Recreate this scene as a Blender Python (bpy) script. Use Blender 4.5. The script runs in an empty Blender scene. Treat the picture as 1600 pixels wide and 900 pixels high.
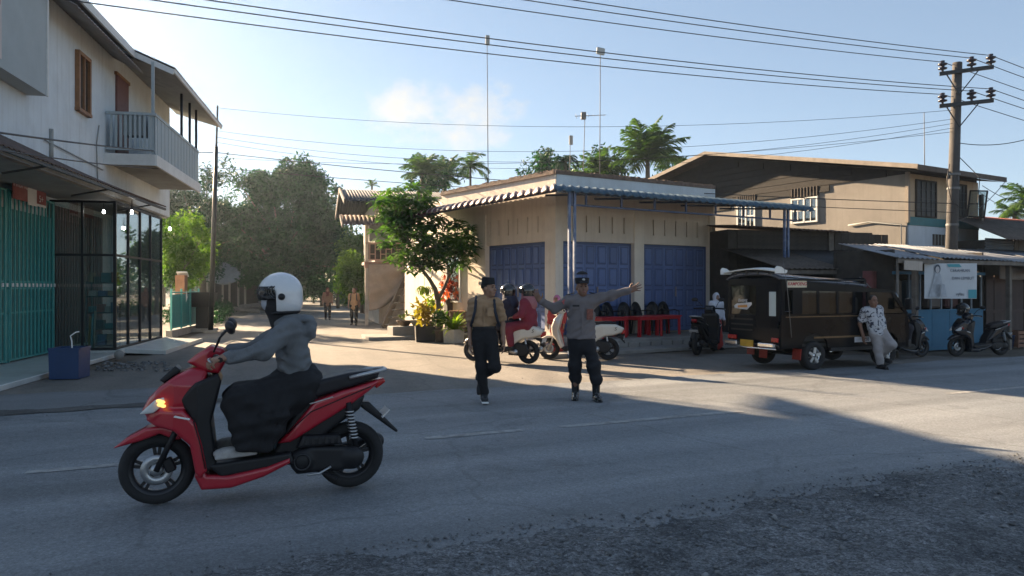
import bpy, math, random
import numpy as np
from mathutils import Vector, Matrix, Euler

SC = bpy.context.scene
COL = SC.collection
PI = math.pi
rad = math.radians
# ---------------------------------------------------------------- camera
F_PX, CX, HZ, EYE = 1155.6, 800.0, 449.0, 1.52
cam_d = bpy.data.cameras.new('camera')
cam_d.sensor_width = 36.0
cam_d.lens = 26.0
cam_d.clip_start = 0.05
cam_d.clip_end = 3000.0
cam_d.shift_y = -1.0 / 1600
cam = bpy.data.objects.new('camera', cam_d)
cam.location = (0, 0, EYE)
cam.rotation_euler = (PI / 2, 0, 0)
COL.objects.link(cam)
SC.camera = cam
# ---------------------------------------------------------------- sun and sky
SUN_AZ, SUN_EL = rad(45.5), rad(20.2)          # azimuth to the left of +Y
SUN_DIR = Vector((-math.sin(SUN_AZ) * math.cos(SUN_EL), math.cos(SUN_AZ) * math.cos(SUN_EL), math.sin(SUN_EL)))
sun_d = bpy.data.lights.new('sun', 'SUN')
sun_d.energy = 4.6
sun_d.angle = rad(0.7)
sun_d.color = (1.0, 0.75, 0.49)
sun = bpy.data.objects.new('sun', sun_d)
sun.rotation_euler = SUN_DIR.to_track_quat('Z', 'Y').to_euler()
sun.location = SUN_DIR * 60
COL.objects.link(sun)
world = bpy.data.worlds.new('World')
SC.world = world
world.use_nodes = True
def build_world():
    nt = world.node_tree
    N, L = nt.nodes, nt.links
    for n in list(N): N.remove(n)
    out = N.new('ShaderNodeOutputWorld')
    bg = N.new('ShaderNodeBackground'); bg.inputs['Strength'].default_value = 0.06
    sky = N.new('ShaderNodeTexSky'); sky.sky_type = 'NISHITA'; sky.sun_disc = False
    sky.sun_elevation = SUN_EL; sky.sun_rotation = -SUN_AZ
    sky.altitude = 20; sky.air_density = .75; sky.dust_density = .0; sky.ozone_density = 2.2
    tc = N.new('ShaderNodeTexCoord')
    sep = N.new('ShaderNodeSeparateXYZ'); L.new(tc.outputs['Generated'], sep.inputs[0])
    def math_(op, a, b=None, clamp=False):
        m = N.new('ShaderNodeMath'); m.operation = op; m.use_clamp = clamp
        for i, v in enumerate((a, b)):
            if v is None: continue
            if isinstance(v, (int, float)): m.inputs[i].default_value = v
            else: L.new(v, m.inputs[i])
        return m.outputs[0]
    # small fair-weather cumulus: fluffy noise kept where a soft direction mask allows it, thin wisps elsewhere
    noi = N.new('ShaderNodeTexNoise'); noi.inputs['Scale'].default_value = 17.0
    noi.inputs['Detail'].default_value = 9; noi.inputs['Roughness'].default_value = 0.62
    mp = N.new('ShaderNodeMapping'); mp.inputs['Scale'].default_value = (1, 1, 1.5)
    L.new(tc.outputs['Generated'], mp.inputs[0]); L.new(mp.outputs[0], noi.inputs['Vector'])
    def blob(d, sx, sz, s):
        d = Vector(d).normalized()
        dx = math_('MULTIPLY', math_('SUBTRACT', sep.outputs[0], d.x), 1 / sx)
        dy = math_('MULTIPLY', math_('SUBTRACT', sep.outputs[1], d.y), 1 / sx)
        dz = math_('MULTIPLY', math_('SUBTRACT', sep.outputs[2], d.z), 1 / sz)
        r2 = math_('ADD', math_('ADD', math_('MULTIPLY', dx, dx), math_('MULTIPLY', dy, dy)), math_('MULTIPLY', dz, dz))
        return math_('MULTIPLY', math_('SUBTRACT', 1.0, r2, True), s)
    def at(px, py): return ((px - CX) / F_PX, 1, (HZ - py) / F_PX)
    b = math_('MAXIMUM', blob(at(640, 170), .085, .048, .8), blob(at(735, 172), .10, .05, .85))
    b = math_('MAXIMUM', b, blob(at(715, 205), .12, .034, .8))
    b = math_('MAXIMUM', b, blob(at(1590, 84), .07, .02, .32))
    b = math_('MAXIMUM', b, blob((-1, .1, .5), .3, .12, .8))
    b = math_('MAXIMUM', b, blob((.3, -1, .4), .35, .12, .9))
    b = math_('MAXIMUM', b, blob((1, .1, .6), .3, .14, .6))
    dens = math_('ADD', math_('MULTIPLY', noi.outputs['Fac'], 1.9), math_('MULTIPLY', b, 1.0))
    dens = math_('MULTIPLY', math_('SUBTRACT', dens, 1.30), 1.55, True)
    dens = math_('MULTIPLY', dens, math_('MULTIPLY', b, 3.0, True))
    dens = math_('MULTIPLY', dens, .8)
    mix = N.new('ShaderNodeMixRGB'); mix.blend_type = 'MIX'
    gm = N.new('ShaderNodeGamma'); gm.inputs[1].default_value = .60; L.new(sky.outputs[0], gm.inputs[0])
    L.new(dens, mix.inputs[0]); L.new(gm.outputs[0], mix.inputs[1])
    mix.inputs[2].default_value = (3.05, 2.8, 2.4, 1)
    L.new(mix.outputs[0], bg.inputs['Color']); L.new(bg.outputs[0], out.inputs['Surface'])
build_world()
SC.view_settings.view_transform = 'Standard'
SC.view_settings.look = 'None'
SC.view_settings.exposure = 2.48
SC.view_settings.gamma = 1.0
SC.view_settings.use_curve_mapping = False
SC.cycles.use_denoising = True
SC.cycles.max_bounces = 6
SC.cycles.transparent_max_bounces = 12
SC.cycles.sample_clamp_indirect = 4.0
SC.cycles.caustics_reflective = False
SC.cycles.caustics_refractive = False
# ---------------------------------------------------------------- pixel helpers
def G(px, py, z=0.0):
    """pixel of the photograph -> point on the ground (height z)"""
    D = (EYE - z) * F_PX / (py - HZ)
    return Vector(((px - CX) / F_PX * D, D, z))
def PX(px, py, D):
    return Vector(((px - CX) / F_PX * D, D, EYE + (HZ - py) / F_PX * D))
# ---------------------------------------------------------------- materials
MATS = {}
def M(name, col=(.5, .5, .5), rough=.7, var=.12, scale=4.0, bump=.0, bscale=80.0, metal=0.0, grime=0.0, gcol=(.06, .05, .04),
      gscale=1.3, coat=0.0, spec=.5, streak=0.0, rnd=.0, island=0.0):
    if name in MATS: return MATS[name]
    m = bpy.data.materials.new(name); m.use_nodes = True
    nt = m.node_tree; N, L = nt.nodes, nt.links
    p = N['Principled BSDF']
    p.inputs['Roughness'].default_value = rough
    p.inputs['Metallic'].default_value = metal
    p.inputs['Specular IOR Level'].default_value = spec
    if coat: p.inputs['Coat Weight'].default_value = coat; p.inputs['Coat Roughness'].default_value = .08
    tc = N.new('ShaderNodeTexCoord')
    def noise(sc, det=5, rg=.6, vec=None):
        n = N.new('ShaderNodeTexNoise'); n.inputs['Scale'].default_value = sc
        n.inputs['Detail'].default_value = det; n.inputs['Roughness'].default_value = rg
        L.new(vec if vec is not None else tc.outputs['Object'], n.inputs['Vector']); return n.outputs['Fac']
    def ramp(v, a, b, ca=(0, 0, 0, 1), cb=(1, 1, 1, 1)):
        r = N.new('ShaderNodeValToRGB'); r.color_ramp.elements[0].position = a; r.color_ramp.elements[1].position = b
        r.color_ramp.elements[0].color = ca; r.color_ramp.elements[1].color = cb
        L.new(v, r.inputs[0]); return r.outputs[0]
    def mixc(f, a, b, mode='MIX'):
        x = N.new('ShaderNodeMixRGB'); x.blend_type = mode
        for i, v in enumerate((f, a, b)):
            if isinstance(v, (int, float)): x.inputs[i].default_value = v
            elif isinstance(v, tuple): x.inputs[i].default_value = (*v[:3], 1)
            else: L.new(v, x.inputs[i])
        return x.outputs[0]
    lo = tuple(c * (1 - var) for c in col); hi = tuple(min(1, c * (1 + var)) for c in col)
    c = ramp(noise(scale), .3, .7, (*lo, 1), (*hi, 1))
    if island:
        g = N.new('ShaderNodeNewGeometry')
        c = mixc(ramp(g.outputs['Random Per Island'], 0, 1), c, mixc(1.0, c, (1 - island, 1 - island, 1 - island), 'MULTIPLY'))
    if rnd:
        oi = N.new('ShaderNodeObjectInfo')
        c = mixc(ramp(oi.outputs['Random'], 0, 1), c, mixc(1.0, c, (1 - rnd, 1 - rnd * .95, 1 - rnd * .9), 'MULTIPLY'))
    if grime:
        g = ramp(noise(gscale, 8, .68), .48, .72)
        if streak:
            mpn = N.new('ShaderNodeMapping'); mpn.inputs['Scale'].default_value = (9, 9, .5)
            L.new(tc.outputs['Object'], mpn.inputs[0])
            g2 = ramp(noise(1.0, 6, .6, mpn.outputs[0]), .5, .75)
            g = mixc(streak, g, g2)
        gm = N.new('ShaderNodeMath'); gm.operation = 'MULTIPLY'; gm.inputs[1].default_value = grime
        L.new(g, gm.inputs[0])
        c = mixc(gm.outputs[0], c, gcol)
    L.new(c, p.inputs['Base Color'])
    rr = N.new('ShaderNodeMapRange'); rr.inputs['To Min'].default_value = max(.02, rough - .08); rr.inputs['To Max'].default_value = min(1, rough + .1)
    L.new(noise(scale * 2.3), rr.inputs[0]); L.new(rr.outputs[0], p.inputs['Roughness'])
    if bump:
        b = N.new('ShaderNodeBump'); b.inputs['Strength'].default_value = bump; b.inputs['Distance'].default_value = .02
        L.new(noise(bscale, 6, .7), b.inputs['Height']); L.new(b.outputs[0], p.inputs['Normal'])
    MATS[name] = m
    return m
def nodes_of(m):
    return m.node_tree.nodes, m.node_tree.links, m.node_tree.nodes['Principled BSDF']
def leaf_mat(name, col, col2, trans=.35, rough=.65, spec=.14):
    if name in MATS: return MATS[name]
    m = bpy.data.materials.new(name); m.use_nodes = True
    N, L = m.node_tree.nodes, m.node_tree.links
    p = N['Principled BSDF']; out = N['Material Output']
    p.inputs['Roughness'].default_value = rough; p.inputs['Specular IOR Level'].default_value = spec
    g = N.new('ShaderNodeNewGeometry')
    r = N.new('ShaderNodeValToRGB'); r.color_ramp.elements[0].color = (*col, 1); r.color_ramp.elements[1].color = (*col2, 1)
    L.new(g.outputs['Random Per Island'], r.inputs[0])
    tc = N.new('ShaderNodeTexCoord'); n = N.new('ShaderNodeTexNoise'); n.inputs['Scale'].default_value = .7; n.inputs['Detail'].default_value = 4
    L.new(tc.outputs['Object'], n.inputs['Vector'])
    mx = N.new('ShaderNodeMixRGB'); mx.blend_type = 'MULTIPLY'; mx.inputs[0].default_value = 1
    rr = N.new('ShaderNodeValToRGB'); rr.color_ramp.elements[0].position = .35; rr.color_ramp.elements[1].position = .65
    rr.color_ramp.elements[0].color = (.55, .62, .58, 1); rr.color_ramp.elements[1].color = (1.3, 1.25, 1.0, 1)
    L.new(n.outputs['Fac'], rr.inputs[0]); L.new(r.outputs[0], mx.inputs[1]); L.new(rr.outputs[0], mx.inputs[2])
    L.new(mx.outputs[0], p.inputs['Base Color'])
    t = N.new('ShaderNodeBsdfTranslucent')
    tcx = N.new('ShaderNodeMixRGB'); tcx.blend_type = 'MULTIPLY'; tcx.inputs[0].default_value = 1; tcx.inputs[2].default_value = (1.2, 1.5, .55, 1)
    L.new(mx.outputs[0], tcx.inputs[1]); L.new(tcx.outputs[0], t.inputs['Color'])
    ms = N.new('ShaderNodeMixShader'); ms.inputs[0].default_value = trans
    L.new(p.outputs[0], ms.inputs[1]); L.new(t.outputs[0], ms.inputs[2]); L.new(ms.outputs[0], out.inputs['Surface'])
    MATS[name] = m
    return m
def glass_mat(name, tint=(.75, .8, .8), gloss=.12, dirt=.06, fmax=.7):
    if name in MATS: return MATS[name]
    m = bpy.data.materials.new(name); m.use_nodes = True
    N, L = m.node_tree.nodes, m.node_tree.links
    for n in list(N): N.remove(n)
    out = N.new('ShaderNodeOutputMaterial')
    tr = N.new('ShaderNodeBsdfTransparent'); tr.inputs[0].default_value = (*tint, 1)
    gl = N.new('ShaderNodeBsdfGlossy'); gl.inputs['Roughness'].default_value = .015; gl.inputs['Color'].default_value = (.95, .97, 1, 1)
    df = N.new('ShaderNodeBsdfDiffuse'); df.inputs[0].default_value = (.35, .36, .35, 1)
    lw = N.new('ShaderNodeLayerWeight'); lw.inputs[0].default_value = .25
    mr = N.new('ShaderNodeMapRange'); mr.inputs['To Min'].default_value = gloss; mr.inputs['To Max'].default_value = fmax
    L.new(lw.outputs['Fresnel'], mr.inputs[0])
    tc = N.new('ShaderNodeTexCoord'); nz = N.new('ShaderNodeTexNoise'); nz.inputs['Scale'].default_value = 3; nz.inputs['Detail'].default_value = 8
    L.new(tc.outputs['Object'], nz.inputs['Vector'])
    dm = N.new('ShaderNodeMath'); dm.operation = 'MULTIPLY'; dm.inputs[1].default_value = dirt; L.new(nz.outputs['Fac'], dm.inputs[0])
    a = N.new('ShaderNodeMixShader'); L.new(mr.outputs[0], a.inputs[0]); L.new(tr.outputs[0], a.inputs[1]); L.new(gl.outputs[0], a.inputs[2])
    b = N.new('ShaderNodeMixShader'); L.new(dm.outputs[0], b.inputs[0]); L.new(a.outputs[0], b.inputs[1]); L.new(df.outputs[0], b.inputs[2])
    L.new(b.outputs[0], out.inputs[0])
    MATS[name] = m
    return m
# ---------------------------------------------------------------- objects
def tag(o, label=None, cat=None, group=None, kind=None):
    if label: o['label'] = label
    if cat: o['category'] = cat
    if group: o['group'] = group
    if kind: o['kind'] = kind
    return o
def thing(name, label, cat, loc=(0, 0, 0), rz=0.0, group=None):
    o = bpy.data.objects.new(name, None); COL.objects.link(o)
    o.empty_display_size = .1
    o.location = loc; o.rotation_euler = (0, 0, rz)
    return tag(o, label, cat, group)
def link(name, me, parent=None, loc=None, rot=None):
    o = bpy.data.objects.new(name, me); COL.objects.link(o)
    if parent is not None: o.parent = parent
    if loc is not None: o.location = loc
    if rot is not None: o.rotation_euler = rot
    return o
def copy_tree(o, parent=None, loc=None, rz=None):
    c = o.copy(); COL.objects.link(c)
    if parent is not None: c.parent = parent
    if loc is not None: c.location = loc
    if rz is not None: c.rotation_euler = (0, 0, rz)
    for ch in list(o.children): copy_tree(ch, c)
    return c
def np_mesh(name, v, f, mats=(), smooth=False, fm=None):
    v = np.asarray(v, np.float32); f = np.asarray(f, np.int32)
    me = bpy.data.meshes.new(name)
    k = f.shape[1]
    me.vertices.add(len(v)); me.vertices.foreach_set('co', v.ravel())
    me.loops.add(f.size); me.loops.foreach_set('vertex_index', f.ravel())
    me.polygons.add(len(f)); me.polygons.foreach_set('loop_start', np.arange(0, f.size, k, dtype=np.int32))
    if smooth: me.polygons.foreach_set('use_smooth', np.ones(len(f), bool))
    for m in mats: me.materials.append(m)
    if fm is not None: me.polygons.foreach_set('material_index', np.asarray(fm, np.int32))
    me.update(calc_edges=True); me.validate()
    return me
class MB:
    """collects simple shapes; build() links them as one mesh object"""
    def __init__(s): s.v = []; s.f = []; s.m = []; s.sm = []; s.mi = 0; s.smooth = False
    def _f(s, idx): s.f.append(idx); s.m.append(s.mi); s.sm.append(s.smooth)
    def quad(s, *pts):
        n = len(s.v); s.v += [tuple(p) for p in pts]; s._f(tuple(range(n, n + len(pts)))); return s
    def box(s, c, sz, rz=0.0, ry=0.0, rx=0.0, bev=0.0):
        R = Euler((rx, ry, rz)).to_matrix(); c = Vector(c)
        hx, hy, hz = (q / 2 for q in sz)
        if bev <= 0 or bev > min(hx, hy, hz) * .95:
            n = len(s.v)
            for dx in (-hx, hx):
                for dy in (-hy, hy):
                    for dz in (-hz, hz): s.v.append(tuple(c + R @ Vector((dx, dy, dz))))
            for q in ((0, 1, 3, 2), (4, 6, 7, 5), (0, 4, 5, 1), (2, 3, 7, 6), (0, 2, 6, 4), (1, 5, 7, 3)): s._f(tuple(n + i for i in q))
        else:
            n = len(s.v); b = bev; ix = {}
            for sx in (-1, 1):
                for sy in (-1, 1):
                    for sz_ in (-1, 1):
                        for a in range(3):
                            p = [sx * (hx - b), sy * (hy - b), sz_ * (hz - b)]; p[a] += (sx, sy, sz_)[a] * b
                            ix[(sx, sy, sz_, a)] = len(s.v); s.v.append(tuple(c + R @ Vector(p)))
            for a in range(3):
                o1, o2 = [q for q in range(3) if q != a]
                for sg in (-1, 1):
                    loop = []
                    for (u, w) in ((-1, -1), (1, -1), (1, 1), (-1, 1)):
                        k = [0, 0, 0]; k[a] = sg; k[o1] = u; k[o2] = w; loop.append(ix[(*k, a)])
                    if (sg > 0) != (a == 1): s._f(tuple(loop))
                    else: s._f(tuple(loop[::-1]))
            for a in range(3):                      # edge bevels along axis a
                o1, o2 = [q for q in range(3) if q != a]
                for u in (-1, 1):
                    for w in (-1, 1):
                        def kk(e, face):
                            k = [0, 0, 0]; k[a] = e; k[o1] = u; k[o2] = w; return ix[(*k, face)]
                        s._f((kk(-1, o1), kk(1, o1), kk(1, o2), kk(-1, o2)))
            for sx in (-1, 1):
                for sy in (-1, 1):
                    for sz_ in (-1, 1): s._f(tuple(ix[(sx, sy, sz_, a)] for a in range(3)))
        return s
    def beam(s, a, b, w, h=None, bev=0.0):
        a, b = Vector(a), Vector(b); d = b - a
        rz = math.atan2(d.y, d.x); ry = -math.atan2(d.z, math.hypot(d.x, d.y))
        return s.box((a + b) / 2, (d.length, w, h or w), rz, ry, 0, bev)
    def tube(s, pts, r, n=8, cap=True):
        pts = [Vector(p) for p in pts]
        rs = r if isinstance(r, (list, tuple)) else [r] * len(pts)
        base = len(s.v); up = Vector((0, 0, 1)); prev = None
        for i, p in enumerate(pts):
            d = (pts[min(i + 1, len(pts) - 1)] - pts[max(i - 1, 0)]).normalized()
            if prev is None:
                u = d.cross(up)
                if u.length < .05: u = d.cross(Vector((1, 0, 0)))
                u.normalize()
            else:
                u = (prev - d * prev.dot(d)); u.normalize()
            prev = u; w = d.cross(u)
            for k in range(n):
                a = 2 * PI * k / n; s.v.append(tuple(p + (u * math.cos(a) + w * math.sin(a)) * rs[i]))
        o = s.smooth; s.smooth = True
        for i in range(len(pts) - 1):
            for k in range(n):
                a = base + i * n + k; b = base + i * n + (k + 1) % n
                s._f((a, b, b + n, a + n))
        s.smooth = o
        if cap:
            s._f(tuple(base + k for k in range(n))[::-1]); e = base + (len(pts) - 1) * n
            s._f(tuple(e + k for k in range(n)))
        return s
    def lathe(s, prof, n=16, c=(0, 0, 0), axis='Z', closed=False, R=None):
        """prof: (radius, height) pairs turned about an axis"""
        base = len(s.v); c = Vector(c); o = s.smooth; s.smooth = True
        for (r, h) in prof:
            for k in range(n):
                a = 2 * PI * k / n; p = Vector((r * math.cos(a), r * math.sin(a), h))
                if axis == 'Y': p = Vector((p.x, p.z, p.y))
                if axis == 'X': p = Vector((p.z, p.x, p.y))
                if R is not None: p = R @ p
                s.v.append(tuple(c + p))
        m = len(prof)
        for i in range(m if closed else m - 1):
            for k in range(n):
                a = base + i * n + k; b = base + i * n + (k + 1) % n
                e = base + ((i + 1) % m) * n
                s._f((a, b, e + (k + 1) % n, e + k))
        s.smooth = o
        return s
    def prism(s, poly, y0, y1, axis='Y'):
        """polygon (x,z) extruded along y (or (x,y) extruded along z)"""
        n = len(s.v); k = len(poly)
        for y in (y0, y1):
            for (a, b) in poly: s.v.append((a, y, b) if axis == 'Y' else ((a, b, y) if axis == 'Z' else (y, a, b)))
        s._f(tuple(range(n, n + k))); s._f(tuple(range(n + k, n + 2 * k))[::-1])
        for i in range(k): s._f((n + i, n + k + i, n + k + (i + 1) % k, n + (i + 1) % k))
        return s
    def sheet(s, P, nu, nv, fn):
        """grid of points fn(u,v)"""
        n = len(s.v)
        for i in range(nu + 1):
            for j in range(nv + 1): s.v.append(tuple(fn(i / nu, j / nv)))
        for i in range(nu):
            for j in range(nv):
                a = n + i * (nv + 1) + j; s._f((a, a + nv + 1, a + nv + 2, a + 1))
        return s
    def mesh(s, name, mats):
        me = bpy.data.meshes.new(name); me.from_pydata(s.v, [], s.f)
        for m in (mats if isinstance(mats, (list, tuple)) else [mats]): me.materials.append(m)
        me.polygons.foreach_set('material_index', s.m); me.polygons.foreach_set('use_smooth', s.sm)
        me.validate()
        import bmesh
        bm = bmesh.new(); bm.from_mesh(me); bmesh.ops.recalc_face_normals(bm, faces=bm.faces); bm.to_mesh(me); bm.free()
        me.update(); return me
    def build(s, name, mats, parent=None, loc=None, rot=None):
        return link(name, s.mesh(name, mats), parent, loc, rot)
def box(name, m, parent, c, sz, rz=0.0, ry=0.0, rx=0.0, bev=0.0):
    """one box object whose origin is its centre"""
    o = MB().box((0, 0, 0), sz, 0, 0, 0, bev).build(name, m, parent, c, (rx, ry, rz)); return o
def solid_sheet(o, t, off=0.0):
    md = o.modifiers.new('thickness', 'SOLIDIFY'); md.thickness = t; md.offset = off; return o
def text(name, body, size, m, parent, loc, rot, ext=.001, shear=0.0, align='CENTER', bold=0.0, sx=1.0):
    cu = bpy.data.curves.new(name, 'FONT'); cu.body = body; cu.size = size; cu.extrude = ext; cu.shear = shear; cu.offset = bold
    cu.align_x = align; cu.align_y = 'CENTER'
    t = bpy.data.objects.new(name + '_tmp', cu)
    me = bpy.data.meshes.new_from_object(t); bpy.data.objects.remove(t); bpy.data.curves.remove(cu)
    me.materials.clear(); me.materials.append(m)
    o = link(name, me, parent, loc, rot); o.scale = (sx, 1, 1); return o
# ---------------------------------------------------------------- smooth solids from distance fields
def rotm(rx=0, ry=0, rz=0): return np.array(Euler((rx, ry, rz)).to_matrix())
class SDF:
    def __init__(s): s.p = []
    def cone(s, a, b, ra, rb, k=.02, ysc=1.0, yaw=0.0, sub=False):
        s.p.append(('cone', np.array(a, float), np.array(b, float), ra, rb, k, ysc, yaw, sub)); return s
    def ell(s, c, r, k=.02, R=None, sub=False):
        s.p.append(('ell', np.array(c, float), np.array(r, float), None, None, k, R, None, sub)); return s
    def box(s, c, h, rd=.01, k=.01, R=None, sub=False):
        s.p.append(('box', np.array(c, float), np.array(h, float), rd, None, k, R, None, sub)); return s
    def slab(s, poly, w, rd=.015, k=.01, y=0.0, sub=False):
        """side outline (x,z) given a half width w: number or function of (x,z)"""
        s.p.append(('slab', np.array(poly, float), w, rd, y, k, None, None, sub)); return s
    def bbox(s, p):
        t = p[0]
        if t == 'cone':
            r = max(p[3], p[4]); return np.minimum(p[1], p[2]) - r, np.maximum(p[1], p[2]) + r
        if t == 'ell': r = p[2].max() if p[6] is not None else p[2]; return p[1] - r, p[1] + r
        if t == 'box':
            r = np.linalg.norm(p[2]) if p[6] is not None else p[2]; return p[1] - r, p[1] + r
        q = p[1]; w = p[2] if isinstance(p[2], (int, float)) else p[2].wmax
        return np.array([q[:, 0].min(), p[4] - w, q[:, 1].min()]), np.array([q[:, 0].max(), p[4] + w, q[:, 1].max()])
    def ev(s, p, x, y, z):
        t = p[0]
        if t == 'cone':
            a, b, ra, rb, ysc, yaw = p[1], p[2], p[3], p[4], p[6], p[7]
            dx, dy, dz = x - a[0], y - a[1], z - a[2]; e = b - a
            if ysc != 1.0:
                c_, s_ = math.cos(yaw), math.sin(yaw)
                dx, dy = dx * c_ + dy * s_, (-dx * s_ + dy * c_) / ysc
                e = np.array([e[0] * c_ + e[1] * s_, (-e[0] * s_ + e[1] * c_) / ysc, e[2]])
            L2 = max(e @ e, 1e-9); tt = np.clip((dx * e[0] + dy * e[1] + dz * e[2]) / L2, 0, 1)
            d = np.sqrt((dx - tt * e[0]) ** 2 + (dy - tt * e[1]) ** 2 + (dz - tt * e[2]) ** 2) - (ra + (rb - ra) * tt)
            return d * (1.0 if ysc == 1.0 else max(.75, min(ysc, 1)))
        if t in ('ell', 'box'):
            dx, dy, dz = x - p[1][0], y - p[1][1], z - p[1][2]
            R = p[6]
            if R is not None:
                dx, dy, dz = (R[0, 0] * dx + R[1, 0] * dy + R[2, 0] * dz, R[0, 1] * dx + R[1, 1] * dy + R[2, 1] * dz, R[0, 2] * dx + R[1, 2] * dy + R[2, 2] * dz)
            if t == 'ell':
                r = p[2]; k0 = np.sqrt((dx / r[0]) ** 2 + (dy / r[1]) ** 2 + (dz / r[2]) ** 2)
                k1 = np.sqrt((dx / r[0] ** 2) ** 2 + (dy / r[1] ** 2) ** 2 + (dz / r[2] ** 2) ** 2) + 1e-9
                return k0 * (k0 - 1) / k1
            h = p[2] - p[3]
            qx, qy, qz = np.abs(dx) - h[0], np.abs(dy) - h[1], np.abs(dz) - h[2]
            return np.sqrt(np.maximum(qx, 0) ** 2 + np.maximum(qy, 0) ** 2 + np.maximum(qz, 0) ** 2) + np.minimum(np.maximum(qx, np.maximum(qy, qz)), 0) - p[3]
        q = p[1]; rd = p[3]
        X, Z = x[:, 0, :], z[:, 0, :]
        if X.shape[1] == 1: X, Z = np.broadcast_arrays(X, Z)
        d2 = np.full(X.shape, 1e9); ins = np.zeros(X.shape, bool)
        for i in range(len(q)):
            a, b = q[i], q[(i + 1) % len(q)]; e = b - a
            tt = np.clip(((X - a[0]) * e[0] + (Z - a[1]) * e[1]) / max(e @ e, 1e-9), 0, 1)
            d2 = np.minimum(d2, (X - a[0] - tt * e[0]) ** 2 + (Z - a[1] - tt * e[1]) ** 2)
            if a[1] != b[1]:
                c = ((a[1] > Z) != (b[1] > Z)) & (X < (b[0] - a[0]) * (Z - a[1]) / (b[1] - a[1]) + a[0]); ins ^= c
        d = np.sqrt(d2); d[ins] *= -1
        w = p[2] if isinstance(p[2], (int, float)) else p[2](X, Z)[:, None, :]
        qx = d[:, None, :] + rd; qy = np.abs(y - p[4]) - w + rd
        return np.sqrt(np.maximum(qx, 0) ** 2 + np.maximum(qy, 0) ** 2) + np.minimum(np.maximum(qx, qy), 0) - rd
    def mesh(s, name, mats, h=.012, wr=0.0, seed=0, wfreq=14.0):
        bs = [s.bbox(p) for p in s.p if not p[8]]
        lo = np.min([b[0] for b in bs], 0) - 3 * h - wr; hi = np.max([b[1] for b in bs], 0) + 3 * h + wr
        n = np.ceil((hi - lo) / h).astype(int) + 1
        F = np.full(n, .4, np.float32)
        ax = [lo[i] + h * np.arange(n[i]) for i in range(3)]
        for p in s.p:
            b0, b1 = s.bbox(p); mg = p[5] + 3 * h + .03
            i0 = np.clip(((b0 - mg - lo) / h).astype(int), 0, n - 1); i1 = np.clip(((b1 + mg - lo) / h).astype(int) + 2, 1, n)
            if (i1 <= i0).any(): continue
            x = ax[0][i0[0]:i1[0]][:, None, None]; y = ax[1][i0[1]:i1[1]][None, :, None]; z = ax[2][i0[2]:i1[2]][None, None, :]
            d = s.ev(p, x, y, z); sl = tuple(slice(a, b) for a, b in zip(i0, i1))
            f = F[sl]; k = max(p[5], 1e-4)
            if p[8]:
                d = -d; hh = np.clip(.5 - .5 * (d - f) / k * -1 * -1, 0, 1) if False else np.clip(.5 + .5 * (d - f) / k, 0, 1)
                F[sl] = f + (d - f) * hh + k * hh * (1 - hh)
            else:
                hh = np.clip(.5 + .5 * (f - d) / k, 0, 1); F[sl] = f + (d - f) * hh - k * hh * (1 - hh)
        if wr:
            rs = np.random.RandomState(seed); x = ax[0][:, None, None]; y = ax[1][None, :, None]; z = ax[2][None, None, :]
            W = 0
            for o in range(3):
                a = rs.uniform(-1, 1, 3); b = rs.uniform(-1, 1, 3); ph = rs.uniform(0, 6, 2); fr = wfreq * (1.5 ** o)
                W = W + np.sin(fr * (a[0] * x + a[1] * y + 1.6 * z * (1 if o % 2 else .7)) + ph[0] + 2.2 * np.sin(fr * .5 * (b[0] * x + b[1] * y + b[2] * z) + ph[1])) / (1 + .5 * o)
            F = F + (wr * .55 * W).astype(np.float32)
        v, q = snets(F, lo, h)
        return np_mesh(name, v, q, mats if isinstance(mats, (list, tuple)) else [mats], True)
    def build(s, name, mats, parent=None, h=.012, wr=0.0, seed=0, wfreq=14.0, loc=None, rot=None):
        return link(name, s.mesh(name, mats, h, wr, seed, wfreq), parent, loc, rot)
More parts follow.
